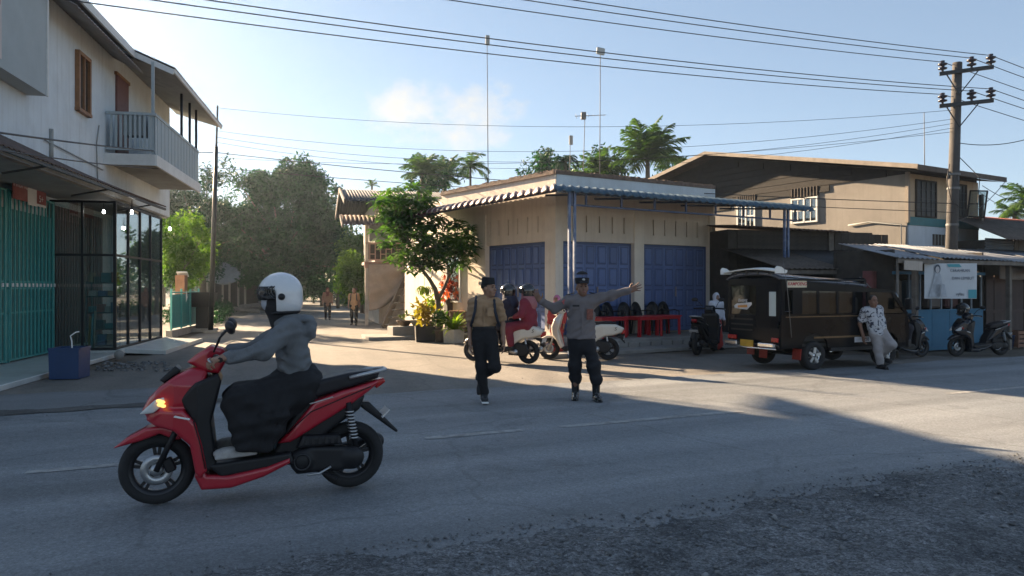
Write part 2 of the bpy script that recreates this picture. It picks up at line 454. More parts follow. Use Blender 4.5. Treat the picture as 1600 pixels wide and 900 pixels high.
def snets(F, lo, h):
    S = (F < 0); c = np.zeros(tuple(d - 1 for d in F.shape), np.uint8)
    for a in (0, 1):
        for b in (0, 1):
            for e in (0, 1): c += S[a:S.shape[0] - 1 + a, b:S.shape[1] - 1 + b, e:S.shape[2] - 1 + e]
    act = (c > 0) & (c < 8); ijk = np.argwhere(act); idx = np.full(c.shape, -1, np.int32); idx[act] = np.arange(len(ijk))
    pos = np.zeros((len(ijk), 3)); cnt = np.zeros(len(ijk))
    C = [(a, b, e) for a in (0, 1) for b in (0, 1) for e in (0, 1)]
    val = {q: F[ijk[:, 0] + q[0], ijk[:, 1] + q[1], ijk[:, 2] + q[2]] for q in C}
    for q in C:
        for ax in range(3):
            if q[ax] == 0:
                r = list(q); r[ax] = 1; r = tuple(r); fa, fb = val[q], val[r]; m = (fa < 0) != (fb < 0)
                t = fa[m] / (fa[m] - fb[m]); pp = np.tile(np.array(q, float), (m.sum(), 1)); pp[:, ax] += t
                pos[m] += pp; cnt[m] += 1
    v = lo + h * (ijk + pos / np.maximum(cnt, 1)[:, None])
    Q = []
    for ax in range(3):
        s0 = [slice(None)] * 3; s1 = [slice(None)] * 3; s0[ax] = slice(0, -1); s1[ax] = slice(1, None)
        A, B = S[tuple(s0)], S[tuple(s1)]; e = np.argwhere(A != B)
        if len(e) == 0: continue
        o1, o2 = (ax + 1) % 3, (ax + 2) % 3
        ok = (e[:, o1] > 0) & (e[:, o2] > 0) & (e[:, o1] < c.shape[o1]) & (e[:, o2] < c.shape[o2]); e = e[ok]
        fl = A[tuple(e.T)]
        def cell(d1, d2):
            w = e.copy(); w[:, o1] -= d1; w[:, o2] -= d2; return idx[tuple(w.T)]
        q = np.stack([cell(1, 1), cell(0, 1), cell(0, 0), cell(1, 0)], 1)
        q[~fl] = q[~fl][:, ::-1]; Q.append(q)
    return v, np.concatenate(Q)
def wprof(xs=None, zs=None):
    """half width of a panel from control points along x and z (the smaller wins)"""
    def f(X, Z):
        w = np.full(X.shape, 9.0)
        if xs: w = np.minimum(w, np.interp(X, [p[0] for p in xs], [p[1] for p in xs]))
        if zs: w = np.minimum(w, np.interp(Z, [p[0] for p in zs], [p[1] for p in zs]))
        return w
    f.wmax = min(max(p[1] for p in xs) if xs else 9, max(p[1] for p in zs) if zs else 9)
    return f
# ================================================================ SETTING
RU, RN = Vector((.915, .403, 0)), Vector((-.403, .915, 0))
RANG = math.atan2(.403, .915)
def RD(t, n, z=0.0): p = RU * t + RN * n; return Vector((p.x, p.y, z))
def ground_mat(name, col, col2, rough=.85, speck=.0, bump=.3, bscale=120, sc=.35, crack=0.0, rot=0.0, track=0.0, cells=0.0, cscale=60, stain=.6):
    m = bpy.data.materials.new(name); m.use_nodes = True
    N, L, p = nodes_of(m)
    tc = N.new('ShaderNodeTexCoord'); mp = N.new('ShaderNodeMapping'); mp.inputs['Rotation'].default_value = (0, 0, -rot)
    L.new(tc.outputs['Object'], mp.inputs[0])
    def noise(s, d=6, r=.6, v=None):
        n = N.new('ShaderNodeTexNoise'); n.inputs['Scale'].default_value = s; n.inputs['Detail'].default_value = d; n.inputs['Roughness'].default_value = r
        L.new(v if v is not None else mp.outputs[0], n.inputs['Vector']); return n.outputs['Fac']
    def ramp(v, a, b, ca, cb):
        r = N.new('ShaderNodeValToRGB'); r.color_ramp.elements[0].position = a; r.color_ramp.elements[1].position = b
        r.color_ramp.elements[0].color = (*ca, 1); r.color_ramp.elements[1].color = (*cb, 1); L.new(v, r.inputs[0]); return r.outputs[0]
    def mix(f, a, b, mode='MIX'):
        x = N.new('ShaderNodeMixRGB'); x.blend_type = mode
        for i, v in enumerate((f, a, b)):
            if isinstance(v, (int, float)): x.inputs[i].default_value = v
            elif isinstance(v, tuple): x.inputs[i].default_value = (*v, 1)
            else: L.new(v, x.inputs[i])
        return x.outputs[0]
    c = ramp(noise(sc, 8, .65), .32, .68, col, col2)
    c = mix(.55, c, ramp(noise(bscale * .5, 3, .7), .3, .75, (.45, .45, .45), (1.5, 1.5, 1.5)), 'MULTIPLY')
    if track:
        m2 = N.new('ShaderNodeMapping'); m2.inputs['Scale'].default_value = (.06, 1.3, 1); L.new(mp.outputs[0], m2.inputs[0])
        c = mix(track, c, ramp(noise(1.0, 4, .5, m2.outputs[0]), .35, .65, (.62, .62, .62), (1.25, 1.25, 1.25)), 'MULTIPLY')
    if cells:
        for cs, am in ((cscale, cells), (cscale * .37, cells * .7)):
            vc = N.new('ShaderNodeTexVoronoi'); vc.inputs['Scale'].default_value = cs; L.new(mp.outputs[0], vc.inputs['Vector'])
            sx = N.new('ShaderNodeSeparateColor'); L.new(vc.outputs['Color'], sx.inputs[0])
            c = mix(am, c, ramp(sx.outputs[0], .0, 1.0, (.25, .25, .25), (1.9, 1.9, 1.9)), 'MULTIPLY')
    c = mix(stain, c, ramp(noise(.55, 7, .7), .56, .70, (1, 1, 1), (.62, .62, .63)), 'MULTIPLY')
    c = mix(stain, c, ramp(noise(2.3, 4, .6), .62, .72, (1, 1, 1), (.72, .72, .73)), 'MULTIPLY')
    if speck:
        vo = N.new('ShaderNodeTexVoronoi'); vo.inputs['Scale'].default_value = 95; L.new(mp.outputs[0], vo.inputs['Vector'])
        c = mix(ramp(vo.outputs['Distance'], .07, .16, (speck,) * 3, (0, 0, 0)), c, (.42, .40, .37))
        v2 = N.new('ShaderNodeTexVoronoi'); v2.inputs['Scale'].default_value = 14; L.new(mp.outputs[0], v2.inputs['Vector'])
        c = mix(ramp(v2.outputs['Distance'], .025, .05, (speck * .8,) * 3, (0, 0, 0)), c, (.5, .48, .45))
    if crack:
        v3 = N.new('ShaderNodeTexVoronoi'); v3.feature = 'DISTANCE_TO_EDGE'; v3.inputs['Scale'].default_value = .35
        nv = N.new('ShaderNodeTexNoise'); nv.inputs['Scale'].default_value = 2.5; nv.inputs['Detail'].default_value = 6; L.new(mp.outputs[0], nv.inputs['Vector'])
        ad = N.new('ShaderNodeMixRGB'); ad.blend_type = 'ADD'; ad.inputs[0].default_value = .35; L.new(mp.outputs[0], ad.inputs[1]); L.new(nv.outputs['Color'], ad.inputs[2])
        L.new(ad.outputs[0], v3.inputs['Vector'])
        c = mix(ramp(v3.outputs['Distance'], .002, .012, (crack,) * 3, (0, 0, 0)), c, (.03, .028, .025))
    L.new(c, p.inputs['Base Color'])
    rr = N.new('ShaderNodeMapRange'); rr.inputs['To Min'].default_value = rough - .12; rr.inputs['To Max'].default_value = min(1, rough + .1)
    L.new(noise(sc * 3), rr.inputs[0]); L.new(rr.outputs[0], p.inputs['Roughness'])
    p.inputs['Specular IOR Level'].default_value = .4
    b = N.new('ShaderNodeBump'); b.inputs['Strength'].default_value = bump; b.inputs['Distance'].default_value = .012
    L.new(noise(bscale, 5, .75), b.inputs['Height']); L.new(b.outputs[0], p.inputs['Normal'])
    MATS[name] = m
    return m
m_earth = ground_mat('earth', (.10, .085, .065), (.19, .16, .125), .95, .25, .7, 45, .5)
m_asph = ground_mat('asphalt', (.185, .20, .212), (.235, .246, .255), .72, .75, .55, 130, .28, .2, RANG, .7, .17, 110, stain=.85)
m_side = ground_mat('old_paving', (.165, .155, .142), (.235, .215, .19), .85, .45, .4, 70, .45, .2, rad(105), .4)
m_apron = ground_mat('apron_paving', (.18, .188, .195), (.23, .235, .24), .82, .6, .5, 90, .5, .25, RANG, .3)
m_gravel = ground_mat('gravel', (.05, .054, .058), (.17, .175, .18), .9, .95, .9, 55, 1.6, cells=.7, cscale=95)
m_seam = ground_mat('broken_edge', (.07, .07, .068), (.15, .145, .135), .95, .6, 1.0, 40, 1.4)
m_line = M('road_paint', (.32, .32, .31), .7, .35, 9, .3, 90, grime=.95, gcol=(.13, .13, .128), gscale=5)
def flat(name, pts, z, m):
    mb = MB(); mb.quad(*[(p[0], p[1], z) for p in pts]); o = mb.build(name, m); tag(o, kind='structure'); return o
def ragged(name, t0, t1, n0, n1, z, m, amp=.12, step=.25, dome=0.0, seed=1, e0=True, e1=True):
    """strip along the main road with uneven long edges"""
    rs = np.random.RandomState(seed); k = int((t1 - t0) / step) + 1
    ph = rs.uniform(0, 6, 8); ts = np.linspace(t0, t1, k)
    def wob(o): return amp * (np.sin(ts * 1.1 + ph[o]) * .5 + np.sin(ts * 2.9 + ph[o + 1]) * .3 + np.sin(ts * 7.1 + ph[o + 2]) * .2 + rs.uniform(-.25, .25, k))
    a = n0 + (wob(0) if e0 else 0 * ts); b = n1 + (wob(3) if e1 else 0 * ts)
    v = []; f = []
    for i in range(k): v += [tuple(RD(ts[i], a[i], z)), tuple(RD(ts[i], b[i], z))]
    for i in range(k - 1): f.append((2 * i, 2 * i + 2, 2 * i + 3, 2 * i + 1))
    o = link(name, np_mesh(name, v, f, [m])); tag(o, kind='structure'); return o
flat('ground', [(-420, -60), (420, -60), (420, 700), (-420, 700)], -.03, m_earth)
# main road: near edge n=4.05, far edge n=10.3, gently ragged
ragged('main_road', -90, 120, 3.2, 10.35, .008, m_asph, .10, .3, seed=4, e0=False)
# side road leaving the junction, widening to the main road
SD = Vector((-.267, .964, 0))
mb = MB()
def strip(pts_l, pts_r, z):
    for i in range(len(pts_l) - 1): mb.quad((*pts_l[i], z), (*pts_r[i], z), (*pts_r[i + 1], z), (*pts_l[i + 1], z))
sl = [(-9.4, 6.0), (-8.0, 11.8), (-7.7, 14.2), (-8.2, 17), (-9.6, 21.5), (-11.6, 29), (-15, 42), (-24.5, 70), (-43, 103), (-70, 150), (-105, 205)]
sr = [(14, 15.6), (12, 16.2), (6.6, 16.9), (2.4, 17.2), (-.9, 20.0), (-4.3, 26.6), (-8.3, 42), (-17, 70), (-36, 105), (-62, 152), (-97, 208)]
strip(sl, sr, -.012)
# two rows of quads only where needed: subdivide for shading detail is left to the material
tag(mb.build('side_road', m_side), kind='structure')
ragged('roadside_apron', -14, 1.2, 10.2, 12.4, .003, m_apron, .12, .3, seed=8)
ragged('road_edge_strip', -14, .6, 10.42, 10.85, .012, m_seam, .14, .12, seed=5)
ragged('dirt_verge', -16, -2.6, 12.2, 13.3, .007, m_seam, .25, .15, seed=25)
# painted centre dashes, worn
for i, (t0, t1) in enumerate(((-8.2, -5.6), (-1.2, .35), (2.19, 3.25), (3.7, 6.2), (9.9, 12.6), (16, 18.6), (22, 24.6))):
    ragged('road_marking', t0, t1, 7.06, 7.18, .0125, m_line, .012, .06, seed=40 + i)
# gravel shoulder on the near side: real relief, ragged edge lying over the asphalt
def shoulder():
    rs = np.random.RandomState(3)
    ts = np.arange(-9, 16, .06); k = len(ts); edge = 4.12 + .10 * np.sin(ts * 1.3 + 1) + .06 * np.sin(ts * 3.7) + .05 * np.sin(ts * 8.3 + 2) + rs.uniform(-.035, .035, k)
    js = np.linspace(0, 1, 60); V = np.zeros((k, 60, 3))
    def fn(t, n):
        z = 0
        for o in range(5):
            fr = 1.6 * 2.1 ** o; a = rs2.uniform(0, 6, 4)
            z = z + np.sin(fr * t + a[0] + 1.3 * np.sin(fr * .6 * n + a[1])) * np.sin(fr * n + a[2] + 1.3 * np.sin(fr * .7 * t + a[3])) * (.011 / (1.4 ** o))
        return z
    rs2 = np.random.RandomState(11)
    T = ts[:, None] + 0 * js[None, :]; Nn = -4 + (edge[:, None] + 4) * js[None, :] ** .55
    Z = fn(T, Nn) + rs.uniform(-.006, .006, T.shape)
    fade = np.clip((edge[:, None] - Nn) / .35, 0, 1)
    Z = .006 + (Z + .022) * fade + .004 * (1 - fade)
    Z[:, -1] = .004
    X = RU.x * T + RN.x * Nn; Y = RU.y * T + RN.y * Nn
    v = np.stack([X, Y, Z], -1).reshape(-1, 3)
    i = np.arange(k - 1)[:, None] * 60 + np.arange(59)[None, :]
    f = np.stack([i, i + 60, i + 61, i + 1], -1).reshape(-1, 4)
    o = link('gravel_shoulder', np_mesh('gravel_shoulder', v, f, [m_gravel], True)); tag(o, kind='structure')
    return edge, ts
edge_, ts_ = shoulder()
def stones(name, pts, sizes, m, seed, label, cat):
    rs = np.random.RandomState(seed)
    b = np.array([(1, 0, 0), (-1, 0, 0), (0, 1, 0), (0, -1, 0), (0, 0, 1), (0, 0, -.6)], float)
    tf = np.array([(0, 2, 4), (2, 1, 4), (1, 3, 4), (3, 0, 4), (2, 0, 5), (1, 2, 5), (3, 1, 5), (0, 3, 5)])
    n = len(pts); a = rs.uniform(0, 6.28, n); sc = np.stack([sizes * rs.uniform(.7, 1.3, n), sizes * rs.uniform(.6, 1.1, n), sizes * rs.uniform(.4, .8, n)], 1)
    V = b[None] * sc[:, None, :] + rs.uniform(-.25, .25, (n, 6, 3)) * sizes[:, None, None]
    ca, sa = np.cos(a)[:, None], np.sin(a)[:, None]
    V = np.stack([V[..., 0] * ca - V[..., 1] * sa, V[..., 0] * sa + V[..., 1] * ca, V[..., 2]], -1) + np.asarray(pts)[:, None, :]
    F = tf[None] + (np.arange(n) * 6)[:, None, None]
    o = link(name, np_mesh(name, V.reshape(-1, 3), F.reshape(-1, 3), [m])); tag(o, label, cat, kind='stuff'); return o
m_stone = M('stone_chips', (.22, .225, .23), .9, .3, 12, .2, 60, island=.55)
def scatter_stones():
    rs = np.random.RandomState(7); P = []; S = []
    while len(P) < 18000:
        t = rs.uniform(-5, 12); n = 4.3 - abs(rs.normal(0, 1.2))
        if n < .8: continue
        e = np.interp(t, ts_, edge_)
        if n > e + .25: continue
        p = RD(t, n); P.append((p.x, p.y, .034 if n < e - .2 else .014)); S.append(min(.03, .0062 * math.exp(rs.normal(0, .55))))
    for i in range(900):     # chips kicked on to the carriageway and along the far edge
        t = rs.uniform(-6, 14); n = 4.2 + rs.exponential(.35) if rs.rand() < .6 else 10.5 + rs.normal(0, .3)
        p = RD(t, n); P.append((p.x, p.y, .012)); S.append(.005 * math.exp(rs.normal(0, .45)))
    stones('gravel', np.array(P), np.array(S), m_stone, 9, 'loose dark gravel chips on the near road shoulder', 'gravel')
scatter_stones()
# ---------------------------------------------------------------- foliage tools
def leaves(C, n_per, spread, size, seed, up=.35, aspect=.45, droop=0.0, jit=.35, outward=.5, center=None):
    """small folded leaf quads scattered round clump centres C (k,3) -> vertices, faces"""
    rs = np.random.RandomState(seed); C = np.asarray(C, float); k = len(C); n = k * n_per
    sp = np.asarray(spread, float).reshape(-1, 1)
    if len(sp) == 1: sp = np.repeat(sp, k, 0)
    d = rs.normal(size=(n, 3)); d /= np.linalg.norm(d, axis=1)[:, None]
    r = rs.uniform(0, 1, n) ** .45
    cen = np.repeat(C, n_per, 0); pos = cen + d * (r[:, None] * np.repeat(sp, n_per, 0))
    nrm = rs.normal(size=(n, 3)) * .8 + d * outward + np.array([0, 0, up]); nrm /= np.linalg.norm(nrm, axis=1)[:, None]
    t = rs.normal(size=(n, 3)) + d * .6 - np.array([0, 0, droop]); t -= nrm * (t * nrm).sum(1)[:, None]; t /= np.linalg.norm(t, axis=1)[:, None] + 1e-9
    b = np.cross(nrm, t); s = size * rs.uniform(1 - jit, 1 + jit, n)[:, None]
    L = t * s; W = b * s * aspect; Fd = nrm * s * .12
    v = np.stack([pos, pos + L * .45 + W * .5 + Fd, pos + L, pos + L * .45 - W * .5 + Fd], 1).reshape(-1, 3)
    f = np.arange(n * 4).reshape(-1, 4)
    return v, f
def crown_clumps(c, r, n, seed, shell=.55, flat_=0.0):
    rs = np.random.RandomState(seed); out = []
    while len(out) < n:
        d = rs.normal(size=3); d /= np.linalg.norm(d); q = (shell + (1 - shell) * rs.rand()) if rs.rand() < .75 else rs.rand() * shell
        bump = 1 + .22 * math.sin(4 * d[0] + seed) * math.cos(3.2 * d[2] + 2 * d[1] + seed) + rs.normal(0, .07)
        p = d * q * bump * np.array(r)
        if p[2] < -r[2] * (1 - flat_): continue
        out.append(np.array(c) + p)
    return np.array(out)
m_bark = M('bark', (.13, .105, .08), .92, .3, 6, .7, 30)
def tree(name, label, base, crown, r, n_clump, n_leaf, leaf, lm, seed, trunk=.16, group=None, clump_r=None, lobes=None, bare=0, cat='tree', aspect=.45, droop=.3):
    rs = random.Random(seed)
    base = Vector(base); t = thing(name, label, cat, base, 0, group)
    C = crown_clumps((0, 0, 0), r, n_clump, seed)
    if lobes:
        C = np.concatenate([crown_clumps(np.array(l[0]) , l[1], int(n_clump * l[2]), seed + i * 7 + 1) for i, l in enumerate(lobes)])
    cen = Vector(crown) - base
    Cw = C + np.array(cen)
    cr = clump_r or max(r) * .2
    v, f = leaves(Cw, n_leaf, np.random.RandomState(seed).uniform(cr * .55, cr * 1.35, len(Cw)), leaf, seed + 3, aspect=aspect, droop=droop)
    link('crown', np_mesh('crown', v, f, [lm]), t)
    mb = MB(); top = cen + Vector((0, 0, -r[2] * .25)); mid = Vector((top.x * .4 + rs.uniform(-.1, .1), top.y * .4, max(.3, top.z * .5)))
    mb.tube([(0, 0, -.05), mid, top], [trunk, trunk * .8, trunk * .45], 9)
    pick = list(range(len(Cw))); rs.shuffle(pick)
    for i in pick[:max(6, n_clump // 7)]:
        e = Vector(Cw[i]); s0 = mid.lerp(top, rs.uniform(.25, 1)); m0 = s0.lerp(e, .5) + Vector((rs.uniform(-.1, .1), rs.uniform(-.1, .1), .12)) * cr
        mb.tube([s0, m0, e], [trunk * .38, trunk * .2, trunk * .06], 5, False)
    mb.build('trunk', m_bark, t)
    return t
def palm(name, label, base, h, n_fr, fl, lm, seed, lean=(0, 0), trunk=.14, group=None, droop=.9, width=.32, up0=1.15):
    """feather palm: ringed trunk and arching fronds with separate leaflets"""
    rs = random.Random(seed); t = thing(name, label, 'palm', base, 0, group)
    top = Vector((lean[0], lean[1], h)); mb = MB(); pts = []; rr = []
    for i in range(9):
        q = i / 8; pts.append(Vector((lean[0] * q * q, lean[1] * q * q, h * q))); rr.append(trunk * (1.25 - .5 * q + (.05 if i % 2 else 0)))
    mb.tube(pts, rr, 8); mb.build('trunk', m_bark, t)
    V = []; Fc = []; mr = MB()
    for i in range(n_fr):
        a = i * 2.39996 + rs.uniform(-.2, .2); el = up0 - 1.5 * (i / n_fr) + rs.uniform(-.12, .12); L = fl * rs.uniform(.8, 1.1)
        d = Vector((math.cos(a), math.sin(a), 0)); sp = [top.copy()]; p = top.copy(); e = el
        for s in range(10):
            p = p + (d * math.cos(e) + Vector((0, 0, math.sin(e)))) * (L / 10); sp.append(p.copy()); e -= droop / 10 * (.5 + s * .16)
        mr.tube(sp, [.025 * fl / 2.5 * (1 - .085 * j) for j in range(11)], 4, False)
        side_ = d.cross(Vector((0, 0, 1)))
        for s in range(1, 11):
            for sub in (0, .34, .67):
                q = s - 1 + sub + .3
                if q >= 10: continue
                j = int(q); w = q - j; o = sp[j].lerp(sp[j + 1], w); tg = (sp[j + 1] - sp[j]).normalized()
                ll = fl * width * math.sin(PI * min(1, (q + 1.2) / 11.5)) + .04 * fl
                for sg in (-1, 1):
                    dr = (side_ * sg * .8 + tg * .75 + Vector((0, 0, rs.uniform(-.55, -.05)))).normalized()
                    wv = tg * (fl * .018); n0 = len(V); e2 = o + dr * ll + Vector((0, 0, -ll * .22))
                    m2 = o + dr * ll * .55
                    V += [tuple(o - wv), tuple(o + wv), tuple(m2 + wv * 1.1), tuple(m2 - wv * .9), tuple(e2), tuple(e2)]
                    Fc += [(n0, n0 + 1, n0 + 2, n0 + 3), (n0 + 3, n0 + 2, n0 + 4, n0 + 4)]
    me = bpy.data.meshes.new('crown')
    me.from_pydata(V, [], [tuple(dict.fromkeys(q)) for q in Fc]); me.materials.append(lm); me.update()
    c = link('crown', me, t)
    mr.build('frond_ribs', lm, t)
    return t
L_mango = leaf_mat('leaf_mango', (.008, .052, .022), (.022, .092, .031), .18)
L_dark = leaf_mat('leaf_dark', (.006, .040, .020), (.016, .070, .028), .15)
L_lime = leaf_mat('leaf_lime', (.06, .13, .022), (.13, .21, .04), .45)
L_palm = leaf_mat('leaf_palm', (.035, .08, .025), (.075, .125, .035), .3)
L_front = leaf_mat('leaf_front', (.048, .118, .032), (.10, .185, .045), .36, .45)
# ================================================================ LEFT HOUSE WITH THE GLASS SHOP FRONT
m_white = M('white_wall', (.62, .68, .72), .85, .06, 2, .15, 40, grime=.55, gcol=(.30, .31, .30), gscale=.9, streak=.6)
m_wtrim = M('white_trim', (.66, .67, .66), .7, .06, 3, .1, 40, grime=.4, gcol=(.35, .35, .33))
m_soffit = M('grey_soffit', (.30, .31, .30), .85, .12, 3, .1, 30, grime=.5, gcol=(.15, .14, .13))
m_roofgrey = M('grey_roof_sheet', (.26, .25, .24), .6, .15, 2, .1, 30, grime=.6, gcol=(.13, .09, .07), streak=.4)
m_rust = M('rusty_sheet', (.11, .075, .06), .75, .25, 3, .2, 30, grime=.7, gcol=(.09, .05, .035), streak=.5)
m_teal = M('teal_paint', (.03, .20, .20), .5, .1, 3, .1, 50, grime=.35, gcol=(.03, .11, .10))
m_tealb = M('teal_bar', (.06, .30, .29), .45, .1, 3, grime=.25, gcol=(.05, .15, .14))
m_maroon = M('maroon_shutter', (.17, .075, .065), .6, .12, 4, .1, 40, grime=.4)
m_woodw = M('varnished_wood', (.26, .13, .06), .5, .2, 8, .15, 60)
m_dkmetal = M('dark_metal', (.035, .037, .04), .45, .2, 5, metal=.6)
m_glass = glass_mat('shop_glass')
m_tile = M('white_tile', (.52, .54, .53), .35, .08, 3, grime=.45, gcol=(.25, .24, .22))
m_conc = M('concrete', (.27, .26, .245), .9, .15, 3, .4, 40, grime=.5, gcol=(.13, .12, .11))
m_banner = M('faded_banner', (.55, .50, .47), .7, .15, 2, grime=.4, gcol=(.4, .3, .28))
m_ply = M('sign_board', (.36, .40, .41), .7, .08, 1.5, grime=.5, gcol=(.26, .30, .30))
m_red = M('red_print', (.30, .085, .08), .7, .25, 3, grime=.5, gcol=(.30, .2, .19))
m_whitep = M('white_print', (.7, .7, .68), .6, .05, 4)
m_black = M('black_plastic', (.016, .016, .018), .5, .2, 6)
m_bulb = bpy.data.materials.new('lit_bulb'); m_bulb.use_nodes = True
_p = m_bulb.node_tree.nodes['Principled BSDF']; _p.inputs['Emission Color'].default_value = (1, .97, .92, 1); _p.inputs['Emission Strength'].default_value = 9
LO = Vector((-8.86, 16.5, 0)); LZ = math.atan2(.208, .978)
def LW(a, b, z=0): return LO + Vector((.978 * a - .208 * b, .208 * a + .978 * b, z))
H1 = thing('shop_house', 'white two storey house with balcony and glass shop front', 'house', LO, LZ)
MB().box((-3.0, -1.5, 5.2), (6.0, 13.0, 3.3)).box((-3.68, -1.5, 1.8), (4.64, 13.0, 3.5)).build('wall', m_white, H1)
MB().box((-.7, -1.5, 3.56), (1.3, 12.98, .1)).build('soffit', m_soffit, H1)
# pitched main roof running along the side street
mr = MB()
mr.prism([(.42, 6.76), (-3.0, 9.0), (-6.6, 6.7), (-6.6, 6.6), (-3.0, 8.88), (.42, 6.66)], -8.4, .4)
rf = mr.build('roof', m_roofgrey, H1)
MB().prism([(0, 6.85), (-3.0, 8.86), (-6.0, 6.85)], 4.86, 4.98).prism([(0, 6.85), (-3.0, 8.86), (-6.0, 6.85)], -.02, .1).build('gable_wall', m_white, H1)
MB().prism([(.3, 6.86), (-3.0, 9.0), (-6.5, 6.8), (-6.5, 6.7), (-3.0, 8.9), (.3, 6.76)], .42, 5.6).build('rear_roof', m_roofgrey, H1)
MB().box((.44, -4.0, 6.70), (.04, 8.8, .16)).build('fascia_board', m_wtrim, rf)
# balcony roof: sheet sloping out over the balcony
def corr(mb, p00, p10, p01, p11, waves, amp, axis_n=(0, 0, 1), nu=2, per=6):
    p00, p10, p01, p11 = map(Vector, (p00, p10, p01, p11)); ax = Vector(axis_n)
    mb.smooth = True
    mb.sheet(None, waves * per, nu, lambda u, v: p00.lerp(p10, u).lerp(p01.lerp(p11, u), v) + ax * amp * math.sin(2 * PI * waves * u))
    mb.smooth = False
    return mb
br = MB(); corr(br, (-.02, -.2, 6.98), (-.02, 5.9, 6.98), (1.3, -.2, 6.43), (1.3, 5.9, 6.43), 40, .018)
solid_sheet(br.build('balcony_roof', m_roofgrey, H1), .012)
MB().box((1.27, 2.85, 6.38), (.04, 6.0, .10)).box((.62, -.16, 6.62), (1.4, .05, .12), 0, .395).build('roof_edge_board', m_wtrim, H1)
MB().quad((0, -.15, 6.72), (1.25, -.15, 6.36), (1.25, 5.8, 6.36), (0, 5.8, 6.72)).build('balcony_ceiling', m_soffit, H1)
cn = MB(); corr(cn, (0, -4.2, 6.62), (0, -.15, 6.62), (.62, -4.2, 6.3), (.62, -.15, 6.3), 26, .015)
solid_sheet(cn.build('window_canopy', m_roofgrey, H1), .012)
# window with wooden frame
wd = box('window', m_black, H1, (.012, -2.08, 5.49), (.03, .62, 1.08))
MB().box((.03, -.30, 0), (.08, .07, 1.16)).box((.03, .30, 0), (.08, .07, 1.16)).box((.03, 0, .55), (.08, .66, .07)).box((.03, 0, -.55), (.10, .70, .06)).box((.03, 0, 0), (.06, .05, 1.1)).build('window_frame', m_woodw, wd)
for i in (-1, 1): box('window_pane', m_glass, wd, (.022, i * .15, 0), (.006, .24, 1.0))
dr = box('balcony_door', m_maroon, H1, (.02, .45, 5.3), (.05, .85, 1.95)); box('door_frame', m_woodw, dr, (.01, 0, 1.0), (.06, .98, .07))
# balcony slab, posts, rail boards
MB().box((.5, 1.6, 4.28), (1.0, 4.6, .14)).build('balcony_floor', m_soffit, H1)
MB().box((1.02, 1.6, 4.27), (.05, 4.66, .24)).box((.5, -.72, 4.27), (1.04, .05, .24)).build('balcony_fascia', m_wtrim, H1)
m_bal = M('balcony_grey', (.36, .42, .45), .75, .08, 3, .1, 40, grime=.5, gcol=(.2, .23, .24), streak=.5)
for b in (-.62, 2.1, 3.05, 3.86): box('balcony_post', m_bal if b < 0 else m_dkmetal, H1, (.94, b, 5.4), (.055, .055, 2.05))
MB().box((.98, 1.6, 5.27), (.07, 4.55, .06)).box((.5, -.66, 5.27), (.95, .07, .06)).box((.5, -.66, 4.5), (.95, .05, .05)).build('hand_rail', m_bal, H1)
me_b = MB().box((0, 0, 0), (.018, .15, .84)).mesh('rail_board', m_bal)
for i in range(28): link('rail_board', me_b, H1, (.985 + .006 * (i % 2), -.56 + i * .161, 4.84))
me_b2 = MB().box((0, 0, 0), (.05, .02, .72)).mesh('baluster', m_bal)
for i in range(9): link('baluster', me_b2, H1, (.12 + i * .095, -.66, 4.88))
box('storage_box', m_ply, H1, (.55, -.4, 5.05), (.45, .3, .45))
# sign boxes on the near part of the wall
sg = box('sign_box', m_ply, H1, (.16, -6.6, 5.85), (.3, 4.1, 2.4)); box('sign_edge', m_wtrim, sg, (.155, 2.03, 0), (.03, .05, 2.42))
bn = box('wall_banner', m_banner, H1, (.34, -7.05, 5.9), (.02, 1.6, 2.3))
box('print_band', m_red, bn, (.013, 0, .1), (.004, 1.5, .28)); box('print_band', m_red, bn, (.013, 0, -.35), (.004, 1.5, .1))
text('banner_lettering', 'FOTO COPY', .26, m_black, bn, (.014, 0, -.85), (PI / 2, 0, PI / 2))
MB().tube([(.02, -3.6, 3.7), (.02, -3.6, 4.3)], .04, 8).tube([(.02, -1.2, 3.7), (.02, -1.25, 4.5), (.02, -1.1, 4.9)], .012, 6).tube([(.03, -3.9, 4.05), (.03, -.9, 4.0)], .012, 6).build('wall_pipe', m_soffit, H1)
# rusty street awning over the pavement
aw = MB(); corr(aw, (-.05, -8.3, 3.9), (-.05, 1.4, 3.72), (.75, -8.3, 3.36), (.75, 1.4, 3.48), 62, .011)
solid_sheet(aw.build('street_awning', m_rust, H1), .01)
MB().beam((.72, -8.3, 3.32), (.72, 1.4, 3.42), .04, .05).build('awning_rail', m_dkmetal, H1)
for b in (-5.4, -2.6, .2): MB().beam((0, b, 3.25), (.7, b, 3.4), .03, .03).build('awning_bracket', m_dkmetal, H1)
# roller shutter behind the glass corner
rs_ = box('roller_shutter', m_maroon, H1, (-1.33, 1.75, 1.75), (.04, 3.4, 3.2))
me_s = MB().box((0, 0, 0), (.03, .10, 3.16)).mesh('shutter_slat', m_maroon)
for i in range(24): link('shutter_slat', me_s, rs_, (.02, -1.6 + i * .14, 0))
# raised tiled floor and ramp
MB().box((-.62, 2.05, .055), (1.5, 4.3, .13), 0, 0, 0, .01).box((-1.0, -3.2, .035), (2.3, 6.1, .09), 0, 0, 0, .01).build('tiled_floor', m_tile, H1)
MB().box((.55, 2.2, .05), (.9, 3.9, .10), 0, .06, 0, .01).box((.98, 2.3, .03), (.06, 4.2, .1)).box((.1, 2.1, .09), (.07, 4.2, .1)).build('tiled_ramp', m_tile, H1)
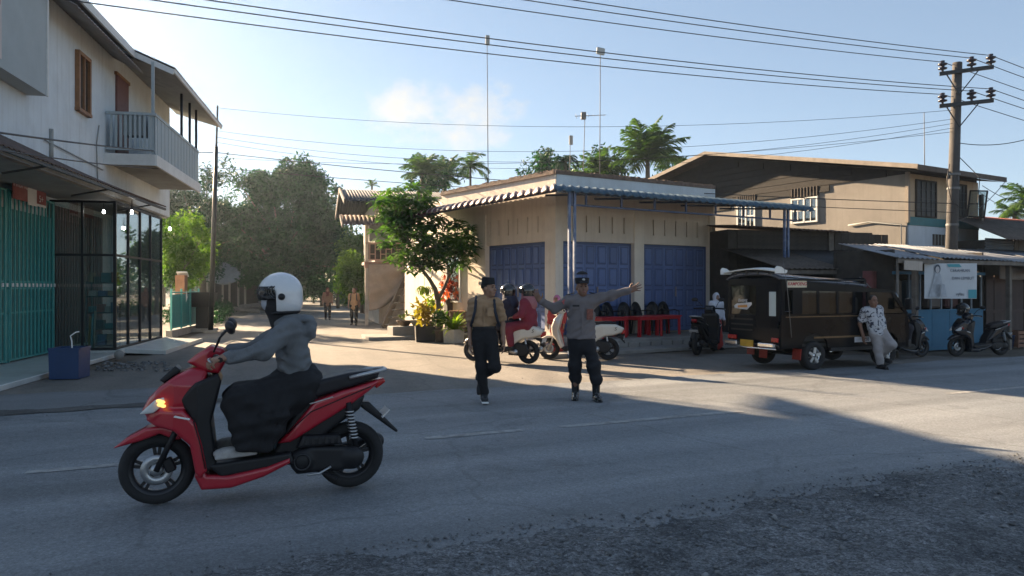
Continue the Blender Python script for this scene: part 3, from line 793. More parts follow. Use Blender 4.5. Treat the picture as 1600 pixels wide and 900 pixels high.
# glass enclosure
GE = thing('glass_enclosure', 'dark framed glass enclosure at the corner of the white house', 'shop window', LW(0, 0, .12), LZ)
fr = MB()
zt = 3.30; zm = 2.12
yb = [0, .97, 1.95, 2.9, 4.02]
for b in yb: fr.box((0, b, zt / 2), (.06, .05, zt))
for z in (.03, zm, zt): fr.box((0, 2.01, z), (.055, 4.1, .05))
for a in (-1.3, -.66): fr.box((a, 0, zt / 2), (.05, .05, zt))
for z in (.03, zm, zt): fr.box((-.66, 0, z), (1.3, .045, .05))
fr.build('frame', m_dkmetal, GE)
for i in range(4):
    for (z0, z1) in ((.05, zm - .02), (zm + .02, zt - .02)):
        box('glass_pane', m_glass, GE, (0, (yb[i] + yb[i + 1]) / 2, (z0 + z1) / 2), (.008, yb[i + 1] - yb[i] - .05, z1 - z0))
for (a0, a1) in ((-1.28, -.68), (-.63, -.03)):
    for (z0, z1) in ((.05, zm - .02), (zm + .02, zt - .02)):
        box('glass_pane', m_glass, GE, ((a0 + a1) / 2, 0, (z0 + z1) / 2), (a1 - a0, .008, z1 - z0))
box('interior_wall', m_white, H1, (-.72, 4.35, 1.85), (1.25, .1, 3.4))
# shelf with goods behind the glass
SH = thing('display_shelf', 'dark goods shelf standing behind the corner glass', 'shelf', LW(-.4, .55, .12), LZ)
for z in (.08, .45, .82, 1.19, 1.5): box('shelf_board', m_black, SH, (0, 0, z), (.62, .4, .025))
for x in (-.3, .3):
    for y in (-.18, .18): box('upright', m_dkmetal, SH, (x, y, .78), (.025, .025, 1.52))
rg = random.Random(5)
gcols = [((.55, .55, .52), 'white'), ((.10, .16, .35), 'blue'), ((.42, .30, .16), 'tan'), ((.06, .06, .065), 'black'), ((.10, .28, .32), 'teal'), ((.45, .12, .08), 'red')]
words = ['bottom', 'second', 'third', 'fourth', 'top']
for i, z in enumerate((.095, .465, .835, 1.205, 1.515)):
    x = -.27; k = 0
    while x < .22:
        w = rg.uniform(.10, .2); hh = rg.uniform(.1, .24); c, cn_ = gcols[(i * 2 + k) % 6]
        p = LW(-.4 + x + w / 2, .55 - .06, .12 + z)
        bx_ = MB().box((0, 0, hh / 2), (w * .9, .22, hh), 0, 0, 0, .006).box((0, -.112, hh * .55), (w * .6, .004, hh * .4)).build('goods_carton', M('carton_' + cn_, c, .7, .12, 6))
        bx_.location = p; bx_.rotation_euler = (0, 0, LZ)
        tag(bx_, f'{cn_} carton on the {words[i]} board of the shelf behind glass', 'carton', 'goods on the display shelf'); x += w + .02; k += 1
bz = thing('rolled_mats', 'yellow and turquoise rolled mats leaning inside the corner glass', 'mats', LW(-.55, .22, .12), LZ)
for i, c in enumerate(((.55, .36, .08), (.08, .36, .42), (.5, .45, .3))): MB().tube([(i * .05 - .05, 0, 0), (i * .05 - .03, .04, .75 + .06 * i)], .022, 8).build('mat_roll', M('mat%d' % i, c, .7), bz)
# lit bulbs; the one inside the glass is added for a lamp reflection
for i, (a, b, z, w) in enumerate(((.35, .0, 3.22, 'under the rusty awning beside the glass corner'), (-.5, .9, 3.30, 'standing for a lamp reflection in the shop glass'), (.55, 2.6, 3.05, 'hanging at the far end of the glass front'))):
    lb = thing('light_bulb', 'lit white bulb ' + w, 'lamp', LW(a, b, z), LZ)
    MB().lathe([(.001, -.06), (.024, -.05), (.032, -.025), (.028, .0), (.018, .03)], 12).build('bulb', m_bulb, lb)
    MB().lathe([(.022, .03), (.022, .07), (.01, .08), (.008, .25)], 10).build('socket', m_black, lb)
# teal folding gate
TG = thing('folding_gate', 'tall turquoise folding gate in front of the white house', 'gate', LW(-1.22, -2.25, .08), LZ)
for k, (y0, y1) in enumerate(((.0, 2.2), (-3.4, -.06))):
    fr = MB()
    for y in (y0 + .02, y1 - .02): fr.box((0, y, 1.66), (.05, .04, 3.3))
    for z in (.05, .95, 1.42, 1.55, 3.28): fr.box((.005, (y0 + y1) / 2, z), (.04, y1 - y0, .035))
    fr.build('gate_frame', m_tealb, TG)
    n = int((y1 - y0) / .17); st = (y1 - y0) / n
    me_g = MB().box((0, 0, 0), (.025, .035, 3.2)).mesh('gate_bar', m_tealb)
    me_p = MB().box((0, 0, 0), (.008, st * .98, 2.9)).mesh('gate_panel', m_teal)
    me_o = MB().box((0, 0, 0), (.02, .07, .07)).mesh('gate_ornament', m_wtrim)
    for i in range(n):
        link('gate_bar', me_g, TG, (.03, y0 + st * (i + .5) - .03, 1.66)); link('gate_panel', me_p, TG, (-.012, y0 + st * (i + .5), 1.5))
        link('gate_ornament', me_o, TG, (.035, y0 + st * (i + .5) + .05, 1.485))
SGN = thing('red_notice_sign', 'small red and white printed sign wired to the turquoise gate', 'sign', LW(-1.14, -1.45, 3.22), LZ)
box('sign_plate', m_red, SGN, (0, 0, .28), (.012, 1.55, .56)); box('paper_sheet', m_whitep, SGN, (.009, .08, .2), (.004, .42, .5))
box('border', m_whitep, SGN, (.008, 0, .57), (.01, 1.55, .035)); box('border', m_whitep, SGN, (.008, .4, -.01), (.01, .7, .05))
text('lettering', 'PROMO', .19, m_whitep, SGN, (.009, -.42, .3), (PI / 2, 0, PI / 2)); text('lettering', '5+', .2, m_whitep, SGN, (.009, .52, .12), (PI / 2, 0, PI / 2)); text('lettering', 'Rp', .15, m_whitep, SGN, (.009, .5, .38), (PI / 2, 0, PI / 2))
# blue tub with a stick
m_blue = M('blue_plastic', (.014, .045, .13), .45, .12, 4, .05, grime=.3, gcol=(.03, .04, .09))
BT = thing('blue_tub', 'square blue plastic tub with a stick in it by the kerb', 'tub', G(109, 590), .15)
def frustum(b0, b1, h, t=.012):
    mb = MB()
    for (q0, q1, z0, z1) in ((b0, b1, 0, h), (b0 - t, b1 - t, .01, h)):
        for s in range(4):
            c = [(-1, -1), (1, -1), (1, 1), (-1, 1)]; a, b = c[s], c[(s + 1) % 4]
            mb.quad((a[0] * q0, a[1] * q0, z0), (b[0] * q0, b[1] * q0, z0), (b[0] * q1, b[1] * q1, z1), (a[0] * q1, a[1] * q1, z1))
    mb.quad((-b0, -b0, .01), (b0, -b0, .01), (b0, b0, .01), (-b0, b0, .01))
    return mb
fb = frustum(.225, .235, .5); fb.box((0, .23, .5), (.48, .035, .03)).box((0, -.23, .5), (.48, .035, .03)).box((.23, 0, .5), (.035, .42, .03)).box((-.23, 0, .5), (.035, .42, .03)); fb.build('tub_shell', m_blue, BT)
MB().tube([(.05, 0, .05), (.03, .0, .62), (0, .02, .7), (.08, .03, .76), (.13, .05, .77)], .012, 6).build('stick', m_wtrim, BT)
MB().lathe([(.0, .36), (.19, .38), (.2, .40)], 12).build('rubbish', m_black, BT)
# plastic drum end and rubble beside the ramp
RB = G(186, 561); MB().lathe([(.001, -.1), (.09, -.1), (.1, 0), (.09, .1), (.001, .1)], 12, (0, 0, .09), 'Y').build('concrete_roll', m_conc, None, RB, (0, 0, .5)); tag(bpy.data.objects['concrete_roll'], 'short grey concrete cylinder lying beside the tiled ramp', 'cylinder')
rs9 = np.random.RandomState(12)
pp = [tuple(G(rs9.uniform(150, 270), 0 + rs9.uniform(566, 580))) for _ in range(160)]
stones('rubble', np.array(pp) + np.array([0, 0, .012]), np.abs(rs9.normal(.025, .014, 160)) + .006, m_stone, 5, 'grey rubble on the dirt beside the tiled ramp', 'rubble')
# teal low fence, box post and paper
FP0, FP1 = G(266, 527), G(309, 516); d_ = (FP1 - FP0); FZ = math.atan2(d_.y, d_.x); FL = d_.length
TF = thing('teal_fence', 'low turquoise sheet fence on a concrete kerb past the glass', 'fence', FP0, FZ)
MB().box((FL / 2, 0, .1), (FL + .3, .18, .22)).build('kerb', m_conc, TF)
box('fence_sheet', m_teal, TF, (FL / 2, 0, .78), (FL, .015, 1.05))
for i in range(4): box('fence_post', m_tealb, TF, (FL * i / 3, -.03, .8), (.05, .05, 1.35))
for z in (.28, 1.36): box('fence_rail', m_tealb, TF, (FL / 2, -.03, z), (FL, .035, .04))
pb = thing('letter_box', 'brown box on a post beside the turquoise fence', 'box', G(277, 521) + Vector((0, .3, 0)), FZ)
MB().box((0, 0, 1.6), (.42, .3, .65), 0, 0, 0, .01).build('case', M('brown_board', (.26, .13, .075), .8, .2, 5), pb); box('lid', m_wtrim, pb, (.1, -.02, 1.96), (.3, .34, .03), 0, .5); box('post', m_dkmetal, pb, (0, 0, .65), (.06, .06, 1.3))
tag(MB().quad((0, 0, 0), (.12, -.02, .16), (.02, 0, .38), (-.09, -.02, .2)).build('paper_scrap', m_whitep, None, FP0 + Vector((.25, .52, 1.05)), (0, 0, FZ)), 'white paper scrap hanging on the turquoise fence', 'paper')
solid_sheet(bpy.data.objects['paper_scrap'], .003)
bb = thing('black_bin', 'black crate on a stand between the turquoise fence and the pole', 'crate', G(317, 518), .2)
frustum(.3, .42, .5).build('crate_body', m_black, bb, (0, 0, .85)); box('stand', m_dkmetal, bb, (0, 0, .42), (.4, .35, .85), 0, 0, 0, .02); MB().box((.1, -.25, .06), (.8, .6, .12), 0, 0, 0, .01).build('slab', m_conc, bb)
# slender dark pole
PB = G(329, 520)
PO = thing('street_pole', 'tall slender dark steel pole at the side road corner', 'pole', PB)
tp = PX(340, 165, PB.y) - PB
MB().tube([(0, 0, 0), tp * .5, tp * .82], [.085, .075, .06], 10).build('shaft', m_dkmetal, PO); MB().tube([tp * .8, tp], [.035, .03], 8).build('top_tube', m_dkmetal, PO); MB().box((0, 0, .04), (.4, .4, .1), .3).build('footing', m_conc, PO)
POLE_TOP = PB + tp
# ================================================================ CORNER SHOP WITH BLUE FOLDING DOORS
m_cream = M('cream_wall', (.76, .67, .57), .85, .06, 1.6, .15, 45, grime=.75, gcol=(.50, .42, .35), gscale=.9, streak=.55)
m_creamt = M('cream_trim', (.78, .70, .60), .8, .06, 2, .1, 45, grime=.4, gcol=(.38, .32, .26), streak=.5)
m_bdoor = M('blue_door', (.12, .185, .40), .5, .10, 3, .08, 60, grime=.5, gcol=(.07, .10, .19), gscale=2.5, rnd=.25)
m_bdoor2 = M('blue_door_frame', (.065, .10, .22), .5, .10, 3, .08, 60, grime=.3, gcol=(.03, .04, .09))
m_awb = M('blue_roof_sheet', (.025, .07, .115), .65, .14, 3, .05, 40, grime=.4, gcol=(.07, .09, .11))
m_awm = M('maroon_roof_sheet', (.10, .04, .045), .45, .15, 3)
m_aww = M('pale_metal', (.27, .23, .225), .5, .12, 3, grime=.3, gcol=(.4, .33, .3))
m_parap = M('pale_parapet', (.50, .56, .60), .8, .08, 2, grime=.5, gcol=(.33, .36, .37), streak=.5)
m_coping = M('mossy_coping', (.14, .10, .08), .95, .4, 7, .9, 25)
m_post = M('post_paint', (.075, .115, .22), .5, .2, 5, grime=.5, gcol=(.35, .38, .42), gscale=5)
m_tableplast = M('red_plastic', (.50, .022, .030), .4, .08, 4)
m_chairplast = M('black_chair', (.014, .014, .017), .42, .15, 5)
SO = Vector((1.117, 18.94, 0)); SZ = math.atan2(.515, .857)
def SW(x, y, z=0): return SO + Vector((.857 * x - .515 * y, .515 * x + .857 * y, z))
SHP = thing('corner_shop', 'cream corner shop with blue folding doors and scalloped awning', 'shop', SO, SZ)
LDx, LDy = -.102, .995                     # direction of the side wall
def LP_(l, off=0.0): return (LDx * l - LDy * off, LDy * l + LDx * off)   # off>0 = outwards from the side wall
FW, SWL, ZD, ZT = 5.65, 5.57, 2.72, 4.42
core = [(.18, .2), (FW - .02, .2), (FW - .02, 9), (LDx * SWL + .2, 9), (LP_(SWL, -.2)[0], LP_(SWL, -.2)[1])]
MB().prism(core, 0, ZT - .1, 'Z').build('wall', m_cream, SHP)
MB().prism([(.22, .24), (FW - .05, .24), (FW - .05, 8.95), (LDx * SWL + .25, 8.95), (LP_(SWL, -.3)[0], LP_(SWL, -.3)[1])], ZT - .1, ZT - .02, 'Z').build('flat_roof', m_conc, SHP)
AS = math.atan2(LDy, LDx)
def front_box(mb, x0, x1, y0, y1, z0, z1): return mb.box(((x0 + x1) / 2, (y0 + y1) / 2, (z0 + z1) / 2), (x1 - x0, y1 - y0, z1 - z0))
def side_box(mb, l0, l1, d0, d1, z0, z1):   # d = depth inwards from the side wall face
    c = LP_((l0 + l1) / 2, -(d0 + d1) / 2); return mb.box((c[0], c[1], (z0 + z1) / 2), (l1 - l0, d1 - d0, z1 - z0), AS)
up = MB()
SL0, SL1 = 2.97, 3.41
def slit_wall(fn, segs, slits, d0, d1):
    fn(up, segs[0], segs[1], d0, d1, ZD, SL0); fn(up, segs[0], segs[1], d0, d1, SL1, ZT)
    xs = [segs[0]] + [q for s in slits for q in (s - .022, s + .022)] + [segs[1]]
    for i in range(0, len(xs), 2): fn(up, xs[i], xs[i + 1], d0, d1, SL0, SL1)
fsl = [.55, .98, 1.41, 1.84, 2.25, 3.3, 3.72, 4.14, 4.56, 4.98]
ssl = [.72, 1.16, 1.60, 2.04, 2.48, 2.92]
slit_wall(front_box, (.0, FW), fsl, 0, .2); slit_wall(side_box, (.0, SWL), ssl, 0, .2)
up.build('upper_wall', m_cream, SHP)
for s in fsl: box('slit_shade', m_black, SHP, (s, .16, 3.19), (.06, .02, .46))  # black backing puts the shade of the slit depth into colour
for s in ssl:
    c = LP_(s, -.16); box('slit_shade', m_black, SHP, (c[0], c[1], 3.19), (.06, .02, .46), AS)
pl = [(-.03, .16), (2.59, 2.93), (5.44, 5.68)]
for (a, b) in pl: front_box(MB(), a, b, -.035, .24, 0, 3.62).build('pilaster', m_creamt, SHP)
sp = [(-.02, .39), (3.1, 3.45)]
for (a, b) in sp: side_box(MB(), a, b, -.035, .24, 0, 3.62).build('pilaster', m_creamt, SHP)
side_box(MB(), 3.45, SWL, .0, .24, 0, 2.719).build('side_wall', m_cream, SHP)
cp = MB()
front_box(cp, -.04, FW + .04, -.05, .25, ZT, ZT + .10); side_box(cp, .02, SWL, -.05, .25, ZT + .002, ZT + .10)
cp.build('coping', m_coping, SHP)
rs = np.random.RandomState(2)       # uneven mossy lumps along the coping
lump = MB()
for i in range(46): front_box(lump, i * .122, i * .122 + rs.uniform(.06, .15), -.06 + rs.uniform(0, .04), .2, ZT + .09, ZT + .10 + rs.uniform(.005, .035))
for i in range(46): side_box(lump, i * .12 + .02, i * .12 + rs.uniform(.08, .16), -.06 + rs.uniform(0, .04), .2, ZT + .09, ZT + .10 + rs.uniform(.005, .04))
lump.build('coping_moss', m_coping, SHP)['kind'] = 'stuff'
front_box(MB(), .02, FW + .03, -.03, -.004, 3.95, ZT).build('parapet_band', m_parap, SHP)
# folding doors
def folding_door(cx, cy, rz, w, cols, rows=4, z0=.28, z1=ZD):
    h = z1 - z0
    d = box('folding_door', m_bdoor2, SHP, (cx, cy, (z0 + z1) / 2), (w, .05, h), rz)
    MB().box((0, -.035, h / 2 - .035), (w, .05, .07)).box((-w / 2 + .03, -.035, 0), (.06, .05, h)).box((w / 2 - .03, -.035, 0), (.06, .05, h)).build('door_frame', m_bdoor2, d)
    cw = (w - .12) / cols; rh = (h - .12) / rows
    me_l = MB().box((0, 0, 0), (cw - .012, .03, h - .09)).mesh('door_leaf', m_bdoor)
    me_p = MB().box((0, 0, 0), (cw * .56, .04, rh * .74), 0, 0, 0, .016).mesh('door_panel', m_bdoor)
    me_f = MB().box((0, 0, 0), (cw * .72, .012, rh * .86)).mesh('recess_shade', m_bdoor2)  # darker blue plate paints the shade of a recess round each panel
    for c in range(cols):
        lf = link('door_leaf', me_l, d, (-w / 2 + .06 + cw * (c + .5), -.038 - .004 * (c % 2), -.03))
        for r in range(rows):
            link('recess_shade', me_f, lf, (0, -.0125, -h / 2 + .1 + rh * (r + .5))); link('door_panel', me_p, lf, (0, -.024, -h / 2 + .1 + rh * (r + .5)))
    box('door_handle', m_aww, d, (.04, -.085, -.1), (.03, .03, .28))
    return d
folding_door(1.375, .17, 0, 2.43, 6); folding_door(4.185, .17, 0, 2.51, 6)
c = LP_(1.745, -.17); folding_door(c[0], c[1], AS + PI, 2.71, 8)
# side window with dark curtain
c = LP_(4.83, .01); sw = box('side_window', M('brown_curtain', (.075, .04, .035), .9, .2, 9, .3, 20), SHP, (c[0], c[1], 1.78), (.72, .03, 1.35), AS + PI)
MB().box((-.37, -.02, 0), (.05, .05, 1.42)).box((.37, -.02, 0), (.05, .05, 1.42)).box((0, -.02, .7), (.78, .05, .05)).box((0, -.03, -.7), (.84, .08, .05)).build('window_frame', m_wtrim, sw)
box('window_pane', m_glass, sw, (0, -.022, 0), (.68, .006, 1.34))
# awning: corrugated, rolled-down edge.  front arm blue; side arm maroon, sun highlights painted pale on its crests
ZA, ZE = 3.98, 3.74
def awning(name, inner0, inner1, outer0, outer1, waves, mats, striped):
    i0, i1, o0, o1 = map(Vector, (inner0, inner1, outer0, outer1))
    V = []; Fc = []; mi = []
    per = 8; nu = waves * per; prof = [(0, 0), (.3, 0), (.6, 0), (.86, 0), (.94, -.03), (.985, -.085), (1.0, -.15)]
    for i in range(nu + 1):
        u = i / nu; a = i0.lerp(i1, u); b = o0.lerp(o1, u); cr = (.024 + .007 * math.sin(37.7 * u * 3.1) * math.sin(91 * u)) * math.cos(2 * PI * waves * u)
        for (v, dz) in prof:
            p = a.lerp(b, v); out = (b - a).normalized()
            ph = 1.0 if dz == 0 else .7
            V.append((p.x + out.x * cr * (0 if dz > -.05 else 1), p.y + out.y * cr * (0 if dz > -.05 else 1), p.z + dz + cr * ph))
    k = len(prof)
    for i in range(nu):
        for j in range(k - 1):
            Fc.append((i * k + j, (i + 1) * k + j, (i + 1) * k + j + 1, i * k + j + 1)); mi.append((1 if (i % per) in (0, 1, 7) else 0) if striped else 0)
    o = link(name, np_mesh(name, V, Fc, mats, True, mi), SHP); solid_sheet(o, .006); return o
ac = (-1.82, -2.62)
awning('front_awning', (-.2, -.04, ZA), (6.66, -.04, ZA), (ac[0], ac[1], ZE), (6.66, -2.66, ZE), 36, [m_awb], False)
awning('side_awning', (-.06, .2, ZA - .003), (LP_(5.75, .02)[0], 5.75, ZA - .003), (ac[0] - .02, ac[1] - .02, ZE - .004), (LP_(5.75, 1.55)[0], 5.6, ZE - .004), 26, [m_awm, m_aww], True)
# frame under the awning
tr = MB(); tr.beam((-1.3, -2.5, 3.32), (6.3, -2.5, 3.32), .035, .04); tr.beam((-1.5, -2.5, 3.62), (6.5, -2.5, 3.62), .05, .05)
for i in range(8): tr.box((-.9 + i * 1.0, -2.5, 3.47), (.04, .04, .27))
for i in range(5): tr.beam((-.3 + i * 1.55, -2.5, 3.62), (-.3 + i * 1.55, 0, 3.86), .04, .05)
tr.beam((-1.62, -2.4, 3.62), (LP_(5.6, 1.3)[0], 5.4, 3.62), .05, .05); tr.beam((-1.3, -2.5, 3.32), (-1.3, -2.5, 3.62), .05)
tr.build('awning_frame', M('frame_paint', (.03, .045, .09), .6, .15, 4), SHP)
for x in (-1.28, 5.74):
    MB().box((x - .07, -2.5, 1.8), (.055, .055, 3.64)).box((x + .07, -2.5, 1.8), (.055, .055, 3.64)).build('awning_post', m_post, SHP)
    pass
MB().box((5.58, -.07, 2.05), (.16, .06, .24), 0, 0, 0, .01).tube([(5.58, -.06, 2.17), (5.6, -.05, 2.9), (5.56, -.05, 3.3)], .012, 6).build('meter_box', m_soffit, SHP)
# raised forecourt with stone facing
PF = thing('forecourt', 'low raised concrete forecourt with stone facing before the blue doors', 'platform', SO, SZ)
MB().box((2.1, -.82, .13), (8.0, 1.64, .26), 0, 0, 0, .012).build('slab', m_conc, PF)
side_p = MB(); c = LP_(2.9, .42); side_p.box((c[0], c[1], .1), (5.6, .84, .2), AS); side_p.build('side_slab', m_conc, PF)
me_fs = MB().box((0, 0, 0), (.33, .05, .15), 0, 0, 0, .012).mesh('facing_stone', m_conc)
for i in range(22): o = link('facing_stone', me_fs, PF, (-1.7 + i * .36, -1.655, .10)); o.rotation_euler = (rad((i * 37) % 7 - 3), rad((i * 53) % 5 - 2), 0)
box('step', m_conc, PF, (2.1, -2.1, .03), (8.2, .75, .09), 0, 0, 0, .01)
# low red plastic tables and stacked black chairs on the forecourt
def table(name, w, d, h):
    t = thing(name, 'x', 'table', (0, 0, 0), SZ, 'red plastic tables on the forecourt')
    MB().box((0, 0, h - .02), (w, d, .035), 0, 0, 0, .012).box((0, 0, h - .06), (w - .06, d - .06, .07), 0, 0, 0, .01).build('table_top', m_tableplast, t)
    for sx in (-1, 1):
        for sy in (-1, 1):
            mb = MB(); mb.box((sx * (w / 2 - .06), sy * (d / 2 - .06), h / 2 - .03), (.075, .02, h - .06), 0, sx * -.03); mb.box((sx * (w / 2 - .03), sy * (d / 2 - .08), h / 2 - .03), (.02, .06, h - .06), 0, sx * -.03); mb.build('leg', m_tableplast, t)
    return t
T0 = table('plastic_table', .86, .6, .52); T0.location = SW(.95, -.95, .26)
T0['label'] = 'red plastic table behind the traffic officer and cream scooter'
t1 = copy_tree(T0, None, SW(2.05, -1.05, .26), SZ + .04); t1['label'] = 'middle one of the red plastic tables on the forecourt'
t2 = copy_tree(T0, None, SW(2.95, -.75, .26), SZ - .03); t2['label'] = 'red plastic table next to the parked black scooter'
def chair():
    t = thing('plastic_chair', 'black plastic chair behind the red tables, seventh from the parked black scooter', 'chair', (0, 0, 0), SZ, 'black plastic chairs behind the red tables')
    MB().box((0, 0, .43), (.42, .42, .03), 0, 0, 0, .012).box((0, -.2, .41), (.4, .03, .06)).build('seat', m_chairplast, t)
    V = []; Fc = []
    for i in range(15):
        a = PI * i / 14
        for (rr, zz) in ((.08, 0), (1.0, 0)): V.append((.215 * math.cos(a) * rr, .2 + .05 * math.sin(a), .45 + .42 * (math.sin(a) ** .75) * rr))
    for i in range(14): Fc.append((2 * i, 2 * i + 2, 2 * i + 3, 2 * i + 1))
    b = link('backrest', np_mesh('backrest', V, Fc, [m_chairplast], True), t); solid_sheet(b, .02)
    for i in range(3): box('back_slat', m_chairplast, b, (-.1 + i * .1, .225, .6), (.05, .016, .32))
    for sx in (-1, 1):
        for sy in (-1, 1): MB().beam((sx * .17, sy * .17, .43), (sx * .2, sy * .21, 0), .045, .035).build('leg', m_chairplast, t)
        MB().tube([(sx * .2, .2, .62), (sx * .23, 0, .64), (sx * .22, -.16, .60), (sx * .19, -.19, .43)], .017, 6).build('armrest', m_chairplast, t)
    return t
C0 = chair(); C0.location = SW(.62, -.38, .26)
for i, x in enumerate((1.1, 1.62, 2.12, 2.62, 3.12, 3.6)): copy_tree(C0, None, SW(x, -.36 + .05 * (i % 2), .26), SZ + rad((-6, 5, -3, 8, -7, 2)[i]))['label'] = 'black plastic chair behind the red tables, %s from the parked black scooter' % ('sixth', 'fifth', 'fourth', 'third', 'second', 'first')[i]
# aerial masts on the flat roofs
m_alu = M('aluminium', (.12, .125, .13), .6, .15, 4)
def mast(name, label, foot, top, r=.017, head='panel'):
    t = thing(name, label, 'antenna', foot); tp = Vector(top) - Vector(foot)
    MB().tube([(0, 0, 0), tp * .5, tp], [r, r * .85, r * .7], 6).build('mast_tube', m_alu, t)
    if head == 'panel': MB().box(tp + Vector((.02, -.05, -.12)), (.13, .06, .32), .3, 0, 0, .01).build('radio_unit', m_soffit, t)
    if head == 'dish': MB().box(tp + Vector((0, -.06, .02)), (.27, .08, .21), .35, .1, 0, .02).build('radio_unit', m_ply, t)
    if head == 'tv':
        b = MB(); y0 = tp + Vector((0, 0, -.02)); d = Vector((.95, .1, .06)).normalized()
        b.tube([y0 - d * .35, y0 + d * .7], .012, 5)
        for k in range(6):
            q = y0 + d * (-.3 + k * .2); b.tube([q + Vector((.0, .25, .14 - .02 * k)), q + Vector((0, -.25, -.14 + .02 * k))], .007, 4)
        b.box(y0 - d * .05, (.16, .2, .22)); b.build('tv_aerial', m_alu, t)
    MB().box((0, 0, .0), (.14, .14, .04)).build('base_plate', m_dkmetal, t)
    return t
mast('radio_mast', 'tall thin mast with a slim radio unit on the shop roof', (PX(763, 300, 24.0).x, 24.0, 4.36), PX(761, 58, 24.0))
mast('radio_mast', 'tall thin mast with a boxy white radio unit on the shop roof', (PX(937, 300, 22.6).x, 22.6, 4.36), PX(938, 82, 22.6), head='dish')
mast('tv_antenna', 'television aerial on a short bent pole above the shop roof', (PX(910, 300, 25.0).x, 25.0, 4.36), PX(914, 180, 25.0), head='tv')
mast('radio_mast', 'short thin mast rising behind the shop among the trees', (PX(890, 300, 25.6).x, 25.6, 4.36), PX(891, 214, 25.6), .016)
mast('radio_mast', 'thin hooked mast on the ridge of the old upper house', (PX(1445, 300, 27.0).x, 27.0, 5.0), PX(1444, 176, 27.0), .018, 'none')
# ================================================================ OLD WOODEN HOUSE BESIDE THE SHOP
m_oldw = M('weathered_wood', (.17, .15, .13), .9, .3, 5, .4, 30, grime=.5, gcol=(.08, .065, .05), streak=.6, rnd=.3)
m_dkw = M('dark_wood', (.055, .048, .042), .92, .3, 5, .4, 30, grime=.4, streak=.5, rnd=.35)
m_palew = M('pale_boards', (.40, .36, .32), .85, .15, 4, .2, 30, grime=.5, gcol=(.2, .17, .14), streak=.5, rnd=.2)
m_pinkw = M('pink_brown_rail', (.30, .20, .17), .85, .15, 4, .2, 40)
m_tarp = M('grey_brown_cloth', (.23, .195, .17), .9, .15, 3, .3, 40, grime=.4, gcol=(.12, .10, .09))
m_tin = M('blue_grey_tin', (.12, .145, .175), .6, .2, 2, .1, 25, grime=.6, gcol=(.16, .09, .06), gscale=1.2, streak=.5)
m_otin = M('old_dark_tin', (.036, .042, .05), .7, .35, 1.5, .1, 25, grime=.6, gcol=(.055, .038, .03), streak=.5)
WO = Vector((-5.8, 29.5, 0)); WZ = rad(16)
WH = thing('wooden_house', 'weathered wooden house with upstairs porch beside the shop', 'house', WO, WZ)
MB().box((3.6, 3.6, 3.75), (6.4, 5.6, 2.5)).build('upper_wall', m_palew, WH)
MB().box((3.6, 3.6, 1.25), (6.0, 5.0, 2.5)).build('lower_wall', m_palew, WH)
for (x, h) in ((0, 4.3), (1.5, 4.3), (3.0, 4.3)): box('porch_post', m_palew, WH, (x, -.02, h / 2), (.13, .13, h))
MB().box((1.7, .5, 2.48), (3.6, 1.3, .12)).box((1.7, -.1, 2.4), (3.6, .1, .22)).build('porch_floor', m_pinkw, WH)
MB().box((1.5, -.05, 3.28), (3.1, .07, .08)).box((1.5, -.05, 2.62), (3.1, .06, .06)).build('porch_rail', m_pinkw, WH)
me_l1 = MB().box((0, 0, 0), (.035, .03, .6)).mesh('lattice_bar', m_pinkw); me_l2 = MB().box((0, 0, 0), (.2, .03, .035)).mesh('lattice_bar', m_pinkw)
for i in range(14):
    link('lattice_bar', me_l1, WH, (.12 + i * .215, -.05, 2.95)); link('lattice_bar', me_l2, WH, (.22 + i * .215, -.05, 2.85 + .2 * (i % 2)))
box('rail_backing', m_dkw, WH, (1.5, .02, 2.95), (3.0, .02, .6))
box('porch_screen', M('grey_screen', (.16, .19, .20), .8, .1, 3), WH, (.9, .02, 3.72), (1.6, .03, .75))
for (y0, z0, y1, z1, x0, x1, nm, m_, wv) in ((-.95, 4.85, 2.7, 5.75, -.9, 6.4, 'roof_slope', m_otin, 60), (6.4, 4.85, 2.7, 5.75, -.9, 6.4, 'roof_slope', m_otin, 60), (-1.35, 3.9, .2, 4.4, -1.0, 3.6, 'porch_roof', m_rust, 28)):
    mb = MB(); corr(mb, (x0, y0, z0), (x1, y0, z0), (x0, y1, z1), (x1, y1, z1), wv, .02); solid_sheet(mb.build(nm, m_, WH), .012)
MB().beam((-.92, -.95, 4.83), (-.92, 2.7, 5.73), .05, .18).beam((-.92, 6.4, 4.83), (-.92, 2.7, 5.73), .05, .18).beam((-1.02, -1.35, 3.85), (-1.02, .2, 4.36), .04, .14).build('barge_board', m_oldw, WH)
MB().prism([(-.0, 4.9), (2.7, 5.66), (5.4, 4.9)], .41, .5, 'X').build('gable_boards', m_dkw, WH)
# stair up to the porch
ST = MB(); ST.beam((.45, -1.9, .0), (1.75, -.15, 2.45), .07, .3); ST.beam((1.25, -2.3, .0), (2.5, -.4, 2.45), .07, .3); ST.build('stair_stringer', m_oldw, WH)
for i in range(9): q = (i + .5) / 9; box('stair_tread', m_oldw, WH, (.85 + 1.3 * q, -2.1 + 1.8 * q, 2.4 * q), (.85, .26, .04), .55)
for i in range(4): box('wall_board', m_palew, WH, (2.05 + i * .2, -.5, 1.2), (.18, .04, 2.3))
